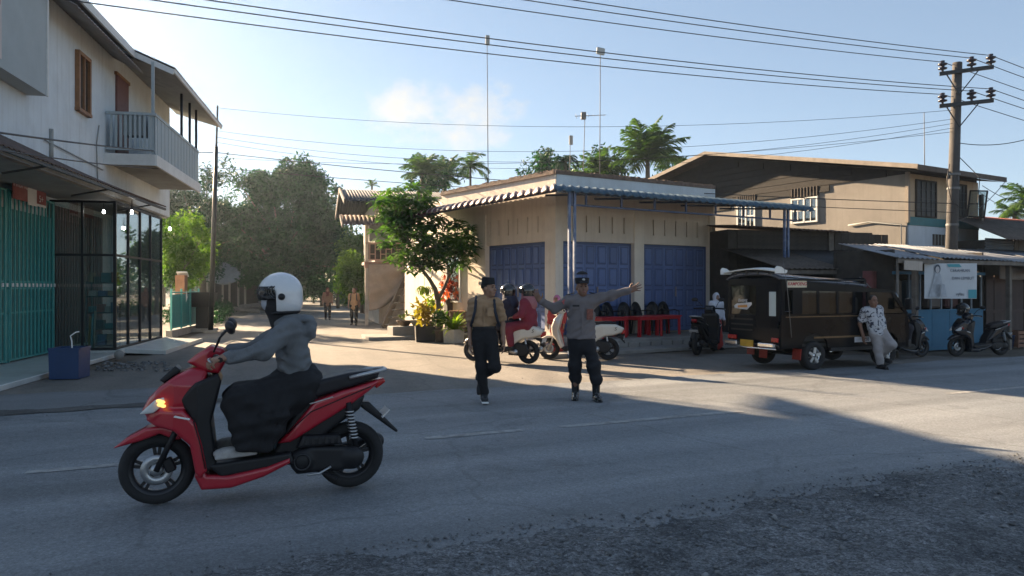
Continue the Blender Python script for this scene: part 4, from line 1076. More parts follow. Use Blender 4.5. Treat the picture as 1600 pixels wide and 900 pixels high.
# draped cloth under the porch
def drape(u, v):
    sag = math.sin(PI * v); x = .05 + 1.75 * u - .75 * u * v * .9
    z = 2.45 - v * (1.85 - .5 * u) - .12 * math.sin(u * PI) * v
    return Vector((x, -.2 - .22 * v * (1 - u) + .09 * math.sin(9 * v + 5 * u) * u * v * 1.6 + .03 * math.sin(17 * v + 3 * u), z))
mb = MB(); mb.smooth = True; mb.sheet(None, 26, 34, drape); dc = mb.build('draped_cloth', m_tarp, WH); solid_sheet(dc, .01)
# ================================================================ PLANTS AT THE SHOP CORNER
m_terra = M('old_pot', (.17, .13, .10), .85, .2, 6, .3, 40, grime=.4)
m_palepot = M('pale_pot', (.45, .42, .36), .8, .15, 6, .2, 40, grime=.5, gcol=(.2, .17, .13))
m_soil = M('soil', (.04, .03, .022), .95, .3, 9, .6, 40)
L_croton = leaf_mat('leaf_croton', (.30, .18, .03), (.42, .30, .07), .35)
L_spike = leaf_mat('leaf_spike', (.13, .20, .03), (.26, .30, .06), .4)
L_red = leaf_mat('leaf_red', (.33, .035, .03), (.48, .08, .05), .35)
L_succ = leaf_mat('leaf_succulent', (.09, .12, .06), (.17, .18, .10), .2)
def blade_mesh(n, L, W, up_, droop, seed, spread=1.0, base_r=.03, z0=0.0):
    """strap leaves rising from one base"""
    rs = random.Random(seed); V = []; Fc = []
    for i in range(n):
        a = i * 2.399 + rs.uniform(-.3, .3); el = up_ - spread * rs.uniform(0, 1) ** .8; l = L * rs.uniform(.7, 1.1); d = Vector((math.cos(a), math.sin(a), 0)); s = Vector((-d.y, d.x, 0))
        p = Vector((d.x * base_r, d.y * base_r, z0 + rs.uniform(0, .02))); e = el; n0 = len(V)
        for j in range(6):
            w = W * math.sin(PI * (.15 + .85 * j / 5)) * .5 if j < 5 else .001
            V += [tuple(p - s * w), tuple(p + s * w)]
            p = p + (d * math.cos(e) + Vector((0, 0, math.sin(e)))) * l / 5; e -= droop / 5 * (1 + .3 * j)
        for j in range(5): Fc.append((n0 + 2 * j, n0 + 2 * j + 1, n0 + 2 * j + 3, n0 + 2 * j + 2))
    return V, Fc
def pot(t, r0, r1, h, m, sq=False):
    if sq: frustum(r0, r1, h).build('pot', m, t); MB().box((0, 0, h - .05), (r1 * 1.9, r1 * 1.9, .02)).build('soil', m_soil, t)
    else:
        MB().lathe([(.001, 0), (r0, 0), (r1, h * .9), (r1 * 1.08, h * .92), (r1 * 1.08, h), (r1 * .95, h), (r1 * .92, h - .05)], 16).build('pot', m, t)
        MB().lathe([(.001, h - .04), (r1 * .93, h - .05)], 16).build('soil', m_soil, t)
def plant(name, label, loc, kind, pr=(.14, .2, .25, None, False), seed=1, sc=1.0):
    t = thing(name, label, 'potted plant', loc, seed * .7, 'potted plants at the shop corner'); m = pr[3] or m_terra
    pot(t, pr[0], pr[1], pr[2], m, pr[4]); z = pr[2] - .04
    if kind == 'spike': V, Fc = blade_mesh(46, .75 * sc, .085, 1.5, .8, seed, 1.35, .03, z); lm = L_spike
    elif kind == 'succ':
        V = []; Fc = []
        for q in range(5):
            v2, f2 = blade_mesh(9, .2 * sc, .05, 1.2, .4, seed + q, 1.0, .01, z + .05 + .04 * q); o = len(V); dx, dy = .11 * math.cos(q * 1.3), .11 * math.sin(q * 1.3)
            V += [(a + dx, b + dy, c) for a, b, c in v2]; Fc += [tuple(i + o for i in f) for f in f2]
        lm = L_succ
    else:
        lm = {'croton': L_croton, 'red': L_red, 'leafy': L_front, 'yellow': L_spike}[kind]
        C = crown_clumps((0, 0, z + .36 * sc), (.26 * sc, .26 * sc, .32 * sc), 14, seed)
        v, f = leaves(C, 16, .12 * sc, .15 * sc, seed, aspect=.42, up=.5); V, Fc = v, f
        mb = MB()
        for i in range(6): mb.tube([(0, 0, z - .03), Vector(C[i]) * .5 + Vector((0, 0, z * .5)), C[i]], [.012, .009, .004], 5, False)
        mb.build('stem', m_bark, t)
    link('foliage', np_mesh('foliage', V, Fc, [lm]), t)
    return t
pk = thing('planter_kerb', 'low concrete planter block below the potted plants', 'planter', G(634, 528), rad(28))
MB().box((.1, .2, .17), (1.05, .55, .36), 0, 0, 0, .02).build('block', m_conc, pk); MB().box((.4, .0, .035), (3.2, 1.5, .1), -.15, 0, 0, .01).build('base_slab', m_conc, pk)
def onp(px, py, D): p = PX(px, py, D); return p
plant('potted_succulent', 'wide shallow bowl with grey green succulents on the planter block', G(633, 528) + Vector((-.05, .25, .35)), 'succ', (.12, .24, .16, m_terra, False), 3)
plant('potted_succulent', 'round bowl with dark succulents beside the yellow croton', G(645, 529) + Vector((.1, .35, .35)), 'succ', (.13, .25, .18, m_palepot, False), 5, 1.15)
plant('potted_croton', 'yellow orange croton in a dark crate by the tree trunk', G(664, 533), 'croton', (.26, .28, .42, m_dkw, True), 7, 1.25)
plant('potted_croton', 'second croton with pale yellow leaves against the tree trunk', G(676, 528) + Vector((0, .2, 0)), 'yellow', (.22, .26, .5, m_terra, False), 11, 1.15)
plant('potted_shrub', 'leafy green shrub in a brown pot in front of the trunk', G(690, 534), 'leafy', (.16, .2, .34, m_terra, False), 13, .9)
plant('potted_dracaena', 'spiky yellow green strap leaved plant in a pale square pot', G(709, 536), 'spike', (.19, .21, .38, m_palepot, True), 17, 1.0)
plant('potted_shrub', 'small dark pot with low shrub next to the pale square pot', G(722, 530), 'succ', (.12, .15, .24, m_black, False), 19, .9)
plant('potted_red_shrub', 'red leaved shrub on a tall pot stand by the side window', G(702, 527) + Vector((0, .5, 0)), 'red', (.14, .17, 1.15, m_dkw, True), 23, 1.25)
hb = thing('hanging_fern', 'yellow green fern hanging in a basket from the tree', 'hanging plant', PX(663, 452, 21.3)); V, Fc = blade_mesh(70, .36, .045, .9, 2.2, 5, 1.6, .05, .02)
link('foliage', np_mesh('foliage', V, Fc, [L_spike]), hb); MB().lathe([(.001, -.1), (.09, -.08), (.12, .02)], 12).build('basket', m_terra, hb); MB().tube([(0, 0, 0), (.0, .0, .5)], .006, 4).build('cord', m_black, hb)
ch = thing('wooden_chest', 'reddish brown wooden chest against the shop side wall', 'chest', SW(*LP_(4.0, .42), .2), SZ + rad(66))
MB().box((0, 0, .3), (.8, .45, .56), 0, 0, 0, .012).build('chest_body', m_woodw, ch); box('lid', m_woodw, ch, (0, 0, .6), (.86, .5, .05), 0, 0, 0, .01)
# the small tree with whorled leaves
def whorl_tree():
    D = 21.6; base = G(683, 530); base.y = D; base.x = (683 - CX) / F_PX * D
    t = thing('plumeria_tree', 'small tree with whorled bright green leaves at the shop corner', 'tree', base)
    def q(px, py, dy=0): p = PX(px, py, D + dy); return p - base
    mb = MB(); j = q(684, 468); a = q(672, 438); b2 = q(655, 415, -.2); r1 = q(703, 428, .2)
    mb.tube([(0, 0, 0), q(687, 505), j], [.125, .10, .085], 9); mb.tube([j, q(680, 452), a, b2], [.08, .07, .055, .04], 8); mb.tube([j, q(694, 450), r1, q(715, 405, .3)], [.06, .05, .04, .025], 7)
    rs = random.Random(4); ends = []
    lobes = [((612, 325), 30, 28, 34), ((640, 312), 36, 24, 34), ((660, 340), 34, 30, 36), ((612, 358), 32, 28, 36), ((648, 375), 42, 36, 50), ((690, 372), 38, 32, 40), ((714, 375), 30, 30, 36), ((640, 405), 32, 24, 24), ((700, 405), 38, 20, 30), ((728, 385), 18, 16, 16), ((668, 412), 26, 20, 18)]
    for (c, rx, ry, n) in lobes:
        for i in range(n):
            an = rs.uniform(0, 6.28); rr = math.sqrt(rs.random()); p = q(c[0] + rx * rr * math.cos(an), c[1] + ry * rr * math.sin(an), rs.uniform(-1.0, 1.0) * (.5 + .6 * (1 - rr))); ends.append(p)
    src = [a, b2, r1, q(662, 395), q(640, 380), q(690, 395, .2), q(625, 350), q(712, 395, .2), q(655, 350)]
    for (u, v) in ((b2, 4), (b2, 3), (4, 6), (3, 8), (r1, 5), (r1, 7)):
        u_ = u if isinstance(u, Vector) else src[u]; mb.tube([u_, (u_ + src[v]) / 2 + Vector((.05, 0, -.04)), src[v]], [.04, .032, .022], 6)
    for e in ends[::2]:
        s_ = min(src, key=lambda w: (w - e).length + .4 * max(0, w.z - e.z)); mb.tube([s_, (s_ + e) / 2 + Vector((0, 0, -.06)), e], [.018, .013, .009], 5, False)
    mb.build('trunk', m_bark, t)
    V = []; Fc = []
    for e in ends:
        n = rs.randint(8, 12); L = rs.uniform(.26, .40); tilt = Vector((rs.uniform(-.35, .35), rs.uniform(-.35, .35), 1)).normalized(); ax = tilt.cross(Vector((1, 0, 0))).normalized(); ay = tilt.cross(ax)
        for k in range(n):
            an = 2 * PI * k / n + rs.uniform(-.15, .15); d = ax * math.cos(an) + ay * math.sin(an); s_ = tilt.cross(d); el = rs.uniform(-.25, .55); l = L * rs.uniform(.8, 1.1); n0 = len(V); p = e + d * .02
            for m_i, (w, dd) in enumerate(((.012, 0), (.034, -.25), (.046, -.55), (.03, -.85), (.002, -1.1))):
                V += [tuple(p - s_ * w), tuple(p + s_ * w)]; g = el + dd * .8; p = p + (d * math.cos(g) + tilt * math.sin(g)) * l / 4
            for m_i in range(4): Fc.append((n0 + 2 * m_i, n0 + 2 * m_i + 1, n0 + 2 * m_i + 3, n0 + 2 * m_i + 2))
    link('crown', np_mesh('crown', V, Fc, [L_front]), t)
whorl_tree()
# ================================================================ RIGHT: OLD UPPER HOUSE, SHEDS AND STALLS
m_plast = M('weathered_plaster', (.235, .217, .195), .9, .15, .8, .3, 30, grime=.9, gcol=(.135, .12, .11), gscale=.45, streak=.3)
m_clad = M('ochre_boards', (.46, .36, .25), .8, .1, 3, .15, 40, grime=.4, gcol=(.28, .21, .14), streak=.6, rnd=.12)
m_tealband = M('teal_band', (.03, .14, .16), .6, .12, 3, .1, 40)
m_palewall = M('pale_wall', (.46, .52, .58), .8, .08, 2, .1, 40, grime=.5, gcol=(.28, .32, .36), streak=.6)
m_oldroof = M('old_roof_edge', (.09, .075, .065), .9, .3, 4, .3, 30)
m_pwood = M('pale_fascia', (.28, .24, .20), .85, .15, 5, .2, 40, grime=.4)
RO = Vector((11.75, 22.0, 0)); RZ = SZ
def RW(x, y, z=0): return RO + Vector((.857 * x - .515 * y, .515 * x + .857 * y, z))
RH = thing('old_upper_house', 'two storey house with stained plaster gable and dark low roof', 'house', RO, RZ)
MB().box((1.97, 5.6, 2.45), (3.94, 11.2, 4.9)).build('wall', m_plast, RH)
ZR, YR = 6.62, 7.4
m_gab = M('gable_boards_dark', (.032, .028, .026), .95, .3, 5, .4, 30, rnd=.35)
MB().prism([(0, 4.9), (0, 5.08), (YR, 6.53), (11.2, 5.82), (11.2, 4.9)], .002, 3.9, 'X').build('gable_core', m_gab, RH)
for i in range(10):        # dark horizontal gable boards, proud of the plaster; eave shadow put into their tone
    z = 4.55 + i * .22
    y0 = max(.3 if z > 4.9 else 2.6, (z - 4.9) / 1.4 * YR + .15) if z > 4.72 else 6.8
    y1 = 10.9 - max(0, (z - 5.5)) * 4.4
    if y1 > y0 + .3: box('gable_board', m_gab, RH, (-.025, (y0 + y1) / 2, z), (.03, y1 - y0, .205), 0, .05)
# roof slopes
for nm, (ya, za, yb_, zb) in (('roof_slope', (-.75, 4.98, YR, ZR)), ('roof_slope', (12.0, 5.72, YR, ZR))):
    mb = MB(); corr(mb, (-.75, ya, za), (4.1, ya, za), (-.75, yb_, zb), (4.1, yb_, zb), 24, .02); solid_sheet(mb.build(nm, m_oldroof, RH), .015)
MB().beam((-.77, -.78, 4.95), (-.77, YR, ZR - .03), .04, .13).beam((-.77, 12.0, 5.68), (-.77, YR, ZR - .03), .04, .13).build('barge_board', m_pwood, RH)
MB().box((1.67, -.77, 4.93), (4.9, .04, .15)).build('eave_board', m_oldroof, RH)
MB().quad((-.7, -.7, 4.86), (4.0, -.7, 4.86), (4.0, .0, 4.98), (-.7, 0, 4.98)).quad((-.7, 0, 4.98), (0, 0, 4.98), (0, YR, ZR - .12), (-.7, YR, ZR - .12)).build('eave_soffit', m_dkw, RH)
def gable_window(y, w):
    o = box('window', m_black, RH, (-.012, y, 4.13), (.03, w, .78), 0)
    fr = MB()
    for s in (-w / 2, 0, w / 2): fr.box((-.03, s, 0), (.06, .06, .82))
    for z in (-.4, -.0, .4): fr.box((-.03, 0, z), (.05, w + .06, .05))
    for s in (-w / 4, w / 4): fr.box((-.028, s, 0), (.03, .025, .78))
    fr.build('window_frame', m_wtrim, o)
    for s in (-w / 4, w / 4):
        for z in (-.2, .2): box('window_pane', m_glass, o, (-.022, s, z), (.006, w / 2 - .06, .34))
    lv = box('louvre', m_dkw, RH, (-.02, y, 4.74), (.03, w + .1, .34))
    for i in range(9): box('louvre_bar', m_oldroof, lv, (-.03, -w / 2 + i * w / 8, 0), (.03, .035, .32))
gable_window(3.55, 1.0); gable_window(6.05, .8)
# street face: ochre boards above, teal band, pale wall below
for i in range(23): box('cladding_board', m_clad, RH, (.085 + i * .171, -.012 - .003 * (i % 2), 4.27), (.165, .02, 1.28))
box('corner_post', m_pwood, RH, (.0, -.02, 4.2), (.1, .1, 1.5))
box('teal_band', m_tealband, RH, (1.97, -.03, 3.5), (3.9, .06, .25)); box('lower_panel', m_palewall, RH, (1.97, -.02, 2.95), (3.9, .04, .86))
def street_window(x, w, z, h, open_=False):
    o = box('window', m_black, RH, (x, -.03, z), (w, .03, h))
    fr = MB()
    for s in (-w / 2, w / 2): fr.box((s, -.02, 0), (.05, .05, h + .05))
    for s in (-h / 2, h / 2): fr.box((0, -.02, s), (w + .05, .05, .05))
    fr.build('window_frame', m_dkw, o)
    for i in range(3): box('grille_bar', m_dkmetal, o, (-w / 4 + i * w / 4, -.03, 0), (.018, .018, h))
    for i in range(3): box('grille_bar', m_dkmetal, o, (0, -.032, -h / 4 + i * h / 4), (w, .018, .018))
    if open_:
        cs = box('open_casement', m_glass, o, (w / 2 + .02, -.35, -.1), (.01, .62, h * .8), rad(-14), rad(0), rad(8))
        MB().box((0, -.3, 0), (.03, .04, h * .82)).box((0, .3, 0), (.03, .04, h * .82)).box((0, 0, h * .4), (.03, .62, .04)).box((0, 0, -h * .4), (.03, .62, .04)).box((0, 0, 0), (.02, .6, .025)).build('casement_frame', m_dkw, cs)
street_window(.92, 1.05, 4.2, 1.08); street_window(2.75, .8, 4.25, 1.02, True)
vb = box('vent_block', m_dkw, RH, (1.9, -.045, 2.98), (1.25, .03, .34))
for i in range(7): box('vent_rib', m_soffit, vb, (-.54 + i * .18, -.02, 0), (.03, .02, .32))
mb = MB(); corr(mb, (.0, -.06, 2.62), (3.9, -.06, 2.62), (-.05, -.75, 2.35), (3.95, -.75, 2.35), 24, .02); solid_sheet(mb.build('small_awning', m_tin, RH), .01)
MB().tube([(-.04, .15, 2.4), (-.05, .15, 3.4), (-.05, 1.2, 3.55), (-.05, 1.9, 3.5)], .02, 6).build('drain_pipe', m_soffit, RH)
# dark plank shed between the shop and the old house
KO = Vector((6.15, 20.7, 0)); KZ = rad(16)
def KW(x, y, z=0): return KO + Vector((math.cos(KZ) * x - math.sin(KZ) * y, math.sin(KZ) * x + math.cos(KZ) * y, z))
KS = thing('plank_shed', 'dark plank shed with rusty roof between the shop and old house', 'shed', KO, KZ)
MB().box((2.4, 1.2, 1.6), (4.9, 2.2, 3.1)).build('core', m_dkw, KS)
for i in range(11): box('wall_plank', m_dkw, KS, (1.72, .075 - .012 * (i % 2), 2.02 + i * .105), (3.0, .03, .1), 0, 0, .06)
box('corner_post', m_oldw, KS, (3.3, .03, 2.6), (.16, .1, 1.2))
for i in range(8): box('wall_sheet', m_dkw, KS, (3.6 + i * .24, .08, 2.55), (.23, .02, 1.1))
mb = MB(); corr(mb, (-.15, -.35, 3.22), (3.7, -.35, 3.12), (-.15, 2.2, 3.42), (3.7, 2.2, 3.32), 26, .02); solid_sheet(mb.build('roof', m_rust, KS), .012)
LT = thing('lean_to_roof', 'low dark rusty lean-to roof above the parked van', 'shelter', KO, KZ)
for (x0, x1, m_) in ((-.3, 1.6, m_oldroof), (1.6, 3.3, m_otin), (3.3, 5.0, m_oldroof)):
    mb = MB(); corr(mb, (x0, -2.7, 1.98), (x1, -2.7, 1.98), (x0, .05, 2.6), (x1, .05, 2.6), max(8, int((x1 - x0) * 7)), .018); solid_sheet(mb.build('roof_sheet', m_, LT), .01)
for x in (.1, 2.3, 4.6): box('post', m_dkw, LT, (x, -2.5, .97), (.09, .09, 1.95))
box('edge_beam', m_oldw, LT, (2.35, -2.62, 1.9), (5.3, .06, .1)); MB().box((2.4, -.1, 1.0), (4.9, .05, 1.9)).build('back_boards', m_dkw, LT)
# blue slatted stall
m_bpan = M('blue_board', (.035, .17, .30), .65, .15, 3, .15, 40, grime=.5, gcol=(.05, .10, .14), streak=.4, rnd=.2)
m_lath = M('grey_lath', (.20, .23, .26), .8, .2, 4, .2, 40)
m_rtin = M('patched_tin', (.20, .22, .25), .6, .3, 1.5, .1, 25, grime=.85, gcol=(.10, .06, .045), gscale=1.1, streak=.3)
BO = Vector((8.86, 17.15, 0)); BZ = rad(27)
def BW(x, y, z=0): return BO + Vector((math.cos(BZ) * x - math.sin(BZ) * y, math.sin(BZ) * x + math.cos(BZ) * y, z))
BS = thing('blue_stall', 'blue slatted roadside stall under a patched tin roof', 'stall', BO, BZ)
MB().box((1.7, 1.6, 1.2), (3.5, .06, 2.4)).box((0, .8, 1.2), (.05, 1.6, 2.4)).box((3.42, .8, 1.2), (.05, 1.6, 2.4)).build('inner_wall', m_dkw, BS)
for i in range(5): box('front_board', m_bpan, BS, (.34 + i * .68, 0, .52), (.665, .04, .86))
for i in range(9): box('lath', m_lath, BS, (.12 + i * .4, -.01, 1.4), (.045, .03, .9))
MB().box((1.7, -.015, .965), (3.5, .06, .05)).box((1.7, -.015, 1.86), (3.5, .06, .07)).box((1.7, 0, .06), (3.5, .08, .1)).build('rails', m_bpan, BS)
for i, x in enumerate((.6, 1.3, 2.1, 2.8)): box('hung_goods', M('stall_goods%d' % i, ((.12, .10, .08), (.05, .09, .12), (.16, .14, .13), (.10, .05, .05))[i], .8), BS, (x, .5, 1.35), (.5, .25, .7), 0, 0, 0, .05)
for (x0, x1, zf, m_) in ((-1.2, .2, 2.16, m_rtin), (.2, 1.5, 2.19, m_rtin), (1.5, 3.0, 2.17, m_tin), (3.0, 4.8, 2.14, m_rtin), (4.8, 8.2, 2.16, m_tin)):
    mb = MB(); corr(mb, (x0 - .05, -.95, zf), (x1 + .05, -.95, zf - .02), (x0 + 1.9, 2.1, zf + .5), (x1 + 2.0, 2.1, zf + .5), int((x1 - x0) * 7), .016); solid_sheet(mb.build('roof_sheet', m_, BS), .008)
MB().box((3.5, -.9, 2.09), (9.3, .05, .09)).build('eave_beam', m_oldw, BS)
box('eave_flap', m_palew, BS, (-.72, -.97, 1.99), (.6, .02, .2), 0, .03); box('eave_flap', m_palew, BS, (6.0, -.6, 2.0), (3.6, .02, .2))
for x in (-.05, 3.55): box('post', m_oldw, BS, (x, -.55, 1.03), (.1, .1, 2.1))
MB().tube([(-1.0, -.8, 0), (-1.0, -.8, 2.1)], .03, 8).build('post', m_oldw, BS)
pc = MB(); pc.smooth = True; pc.sheet(None, 10, 10, lambda u, v: Vector((-.75 + .5 * u, .25 + .05 * math.sin(9 * u), 1.9 - 1.2 * v))); solid_sheet(pc.build('hung_cloth', M('dusty_pink_cloth', (.16, .055, .06), .9, .2, 4), BS), .01)
# shop banner hung from the eave
BNR_W = .86
BNR = thing('shop_banner', 'white and teal printed banner hung below the stall roof', 'banner', BW(.40, -1.08, 1.27), rad(-6))
m_bw = M('banner_white', (.52, .56, .60), .6, .06, 3, grime=.3, gcol=(.38, .42, .46)); m_bteal = M('banner_teal', (.06, .30, .36), .6, .08, 4); m_bink = M('banner_ink', (.06, .08, .11), .6); m_bgrey = M('banner_grey', (.38, .42, .47), .6, .2, 14); m_bface = M('banner_face', (.46, .46, .48), .6)
solid_sheet(MB().sheet(None, 16, 4, lambda u, v: Vector((-.64 + 1.28 * u, .015 * math.sin(7 * u) * (1 - v), .78 * v))).build('banner_cloth', m_bw, BNR), .004)
def disc(mb, cx, cz, rx, rz_, y, n=18): mb.quad(*[(cx + rx * math.cos(2 * PI * i / n), y, cz + rz_ * math.sin(2 * PI * i / n)) for i in range(n)])
mb = MB(); disc(mb, -.33, .30, .11, .30, -.022); mb.quad((-.55, -.022, .04), (-.1, -.022, .04), (-.16, -.022, .32), (-.45, -.022, .32)); mb.build('printed_figure', m_bgrey, BNR)
mb = MB(); disc(mb, -.33, .66, .075, .10, -.023); mb.build('printed_hair', m_bink, BNR)
mb = MB(); disc(mb, -.33, .64, .05, .072, -.025); mb.build('printed_face', m_bface, BNR)
mb = MB(); mb.quad((-.06, -.023, .70), (.26, -.023, .70), (.2, -.023, .765), (-.1, -.023, .765)); mb.build('printed_teal', m_bteal, BNR); mb = MB(); mb.quad((.42, -.023, .01), (.62, -.023, .01), (.62, -.023, .2), (.42, -.023, .2)); mb.build('printed_teal', m_bteal, BNR)
for (s_, x, z, sz) in (('CERAHKAN', .22, .62, .092), ('DAN LEMBUT', .29, .45, .088), ('vylau', .22, .10, .1)): text('lettering', s_, sz, m_bink, BNR, (x, -.024, z), (PI / 2, 0, 0), .0008)
BNR.scale = (BNR_W, 1, 1)
# brown boarded gate beside the stall
m_brown = M('brown_gate', (.065, .042, .038), .75, .2, 4, .2, 40, grime=.4, rnd=.25)
GT = thing('boarded_gate', 'tall brown boarded gate beyond the blue stall', 'gate', BW(3.7, .1), BZ)
for i in range(13): box('gate_board', m_brown, GT, (.17 + i * .33, -.01 * (i % 2), .95), (.315, .03, 1.75))
MB().box((2.1, -.03, .9), (4.3, .03, .08)).box((2.1, -.03, 1.75), (4.3, .03, .08)).build('gate_rail', m_brown, GT)
vc = MB(); vc.smooth = True; vc.sheet(None, 40, 6, lambda u, v: Vector((.0 + 4.4 * u, -.35 + .03 * math.sin(23 * u) * v, 2.08 - .34 * v - .03 * math.sin(11 * u) * v))); o = vc.build('valance_cloth', m_tarp, GT); solid_sheet(o, .008)
ct = thing('plastic_crate', 'orange brown crate at the foot of the boarded gate', 'crate', BW(4.3, -.3, 0), BZ)
m_cr = M('faded_crate', (.23, .12, .08), .8, .2, 5)
for (z) in (.06, .17, .28, .38):
    MB().box((0, -.2, z), (.5, .02, .07)).box((0, .2, z), (.5, .02, .07)).box((-.25, 0, z), (.02, .4, .07)).box((.25, 0, z), (.02, .4, .07)).build('crate_slat', m_cr, ct)
for sx in (-.24, .24):
    for sy in (-.19, .19): box('corner_post', m_cr, ct, (sx, sy, .21), (.04, .04, .42))
bc = thing('blue_bucket', 'small blue bucket beside the orange brown crate', 'bucket', BW(3.85, -.35, 0), 0); MB().lathe([(.001, 0), (.12, 0), (.16, .3), (.17, .3), (.165, .32), (.15, .3), (.11, .02)], 14).build('shell', m_blue, bc); MB().tube([(-.16, 0, .3), (-.1, -.1, .2), (0, -.15, .17), (.1, -.1, .2), (.16, 0, .3)], .006, 4).build('handle', m_dkmetal, bc)
# tin house at the far end
TH = thing('tin_house', 'low tin and plank house with dark roof beyond the gate', 'house', (14.3, 22.2, 0), BZ)
MB().box((3.5, .5, 1.5), (7.2, .9, 2.9)).build('wall', m_dkw, TH)
mb = MB(); corr(mb, (-.1, .03, 2.35), (-.1, .03, 3.0), (1.35, .03, 2.35), (1.35, .03, 3.0), 7, .02, (0, -1, 0)); solid_sheet(mb.build('tin_wall', m_tin, TH), .008)
for i in range(14): box('wall_plank', m_oldw, TH, (1.5 + i * .2, .04 - .01 * (i % 2), 2.7), (.19, .03, .75))
mb = MB(); corr(mb, (-.3, -.7, 2.92), (7.4, -.7, 2.92), (-.3, .95, 3.7), (7.4, .95, 3.7), 46, .02); solid_sheet(mb.build('roof', m_oldroof, TH), .012)
mb = MB(); corr(mb, (1.2, .95, 3.69), (6.5, .95, 3.69), (1.4, 2.2, 3.95), (6.5, 2.2, 3.95), 24, .03); solid_sheet(mb.build('tiled_ridge', M('red_tiles', (.22, .07, .045), .85, .25, 6, .3, 30), TH), .02)
box('chimney_post', m_oldw, TH, (1.0, .8, 4.0), (.1, .1, .9))
# ================================================================ UTILITY POLE AND WIRES
m_pole = M('pole_concrete', (.06, .056, .055), .9, .2, 3, .3, 40, grime=.4, streak=.5)
UB = Vector(((1482 - CX) / F_PX * 20.5, 20.5, 0)); UT = PX(1496, 98, 20.5)
UP = thing('utility_pole', 'tall power pole with two crossarms and six insulators behind the stall', 'utility pole', UB)
ut = UT - UB; MB().tube([(0, 0, 0), ut * .5, ut], [.165, .145, .12], 12).build('pole_shaft', m_pole, UP)
INS = []
for (yl, yr, zt_) in ((118, 107, 0), (168, 159, 1)):
    a = PX(1463, yl, 20.7) - UB; b = PX(1547, yr, 20.2) - UB; b.y -= .15; a.y -= .15
    arm = MB(); arm.beam(a, b, .08, .1); arm.build('crossarm', m_dkmetal, UP)
    m_ = (a + b) / 2; MB().beam(a.lerp(b, .12), (ut.x * .86, -.14, a.z - .62), .03, .03).beam(a.lerp(b, .75), (ut.x * .86, -.14, a.z - .62), .03, .03).build('arm_brace', m_dkmetal, UP)
    for q in (.06, .60, .95):
        p = a.lerp(b, q) + Vector((0, 0, .05)); ip = MB().lathe([(.03, 0), (.03, .05), (.11, .07), (.12, .1), (.05, .13), (.05, .16), (.12, .19), (.125, .22), (.05, .25), (.06, .3), (.001, .32)], 12, p).build('insulator', M('brown_porcelain', (.025, .02, .03), .3, .1, 4), UP)
        INS.append(UB + p + Vector((0, 0, .27)))
MB().tube([ut * .62 + Vector((-.18, -.1, .12)), ut * .6 + Vector((-.32, -.2, -.2)), ut * .57 + Vector((-.15, -.15, -.5)), ut * .55 + Vector((.1, -.15, -.55)), ut * .56 + Vector((.55, -.2, -.5)), ut * .585 + Vector((.6, -.2, .0)), ut * .62 + Vector((.1, -.1, .3))], .012, 5).build('cable_loop', m_black, UP)
for z in (.6, .55, .42): MB().lathe([(.16, -.03), (.165, 0), (.16, .03)], 12, ut * z).build('band', m_alu, UP)
def wire(label, a, b, sag, r=.010, n=26, group='overhead wires'):
    a, b = Vector(a), Vector(b); pts = []
    for i in range(n + 1):
        q = i / n; p = a.lerp(b, q); p.z -= 4 * sag * q * (1 - q); pts.append(p - a)
    o = MB().tube(pts, r, 5, False).build('overhead_wire', m_black, None, a); tag(o, label, 'wire', group); return o
WL = [f'the {e} of the {a} crossarm' for a in ('upper', 'lower') for e in ('shop side end', 'middle insulator', 'tin house end')]
for i, p in enumerate(INS):
    wire('power line over the road from ' + WL[i], p, p - RU * 46 + Vector((0, 0, .35 if i < 3 else .5)), .75 if i < 3 else .9, .011, 40, 'power lines over the road')
    wire('power line leaving beyond the pole from ' + WL[i], p, p + RU * 42 + RN * 3 + Vector((0, 0, -.6)), .7, .011, 24, 'power lines beyond the pole')
for i, (pl_, ur, sg, w) in enumerate(((168, 172, .55, 'topmost'), (204, 186, .8, 'second'), (214, 193, .95, 'third'), (222, 200, 1.0, 'fourth'), (246, 206, .5, 'lowest'))):
    wire(f'thin {w} service wire from slender pole to power pole', PX(337, pl_, POLE_TOP.y), PX(1488, ur, 20.45), sg, .006, 30, 'service wires across the junction')
wire('black cable from the white house across to the upper house', PX(-80, 196, 7.4), PX(336, 238, POLE_TOP.y), .10, .013, 20)
wire('second black cable below it from the white house wall', PX(-80, 222, 7.6), PX(336, 262, POLE_TOP.y), .15, .010, 20)
wire('black cable from slender pole past the shop parapet', PX(336, 238, POLE_TOP.y), PX(1492, 318, 20.3), .25, .012, 30)
wire('lower black cable from slender pole past the shop parapet', PX(336, 262, POLE_TOP.y), PX(1492, 332, 20.3), .15, .010, 30)
wire('drooping service cable from power pole to the upper house eave', PX(1490, 222, 20.5), PX(1650, 200, 22), .25, .012, 14)
wire('loose cable hanging at the upper house eave', PX(1535, 290, 22.3), PX(1660, 318, 24), .3, .01, 14)
wire('second loose cable hanging at the upper house eave', PX(1500, 345, 20.6), PX(1570, 285, 22.6), .12, .010, 12)
wire('cable from the upper house eave toward the tin house', PX(1530, 300, 22.3), PX(1640, 345, 25), .2, .008, 14)
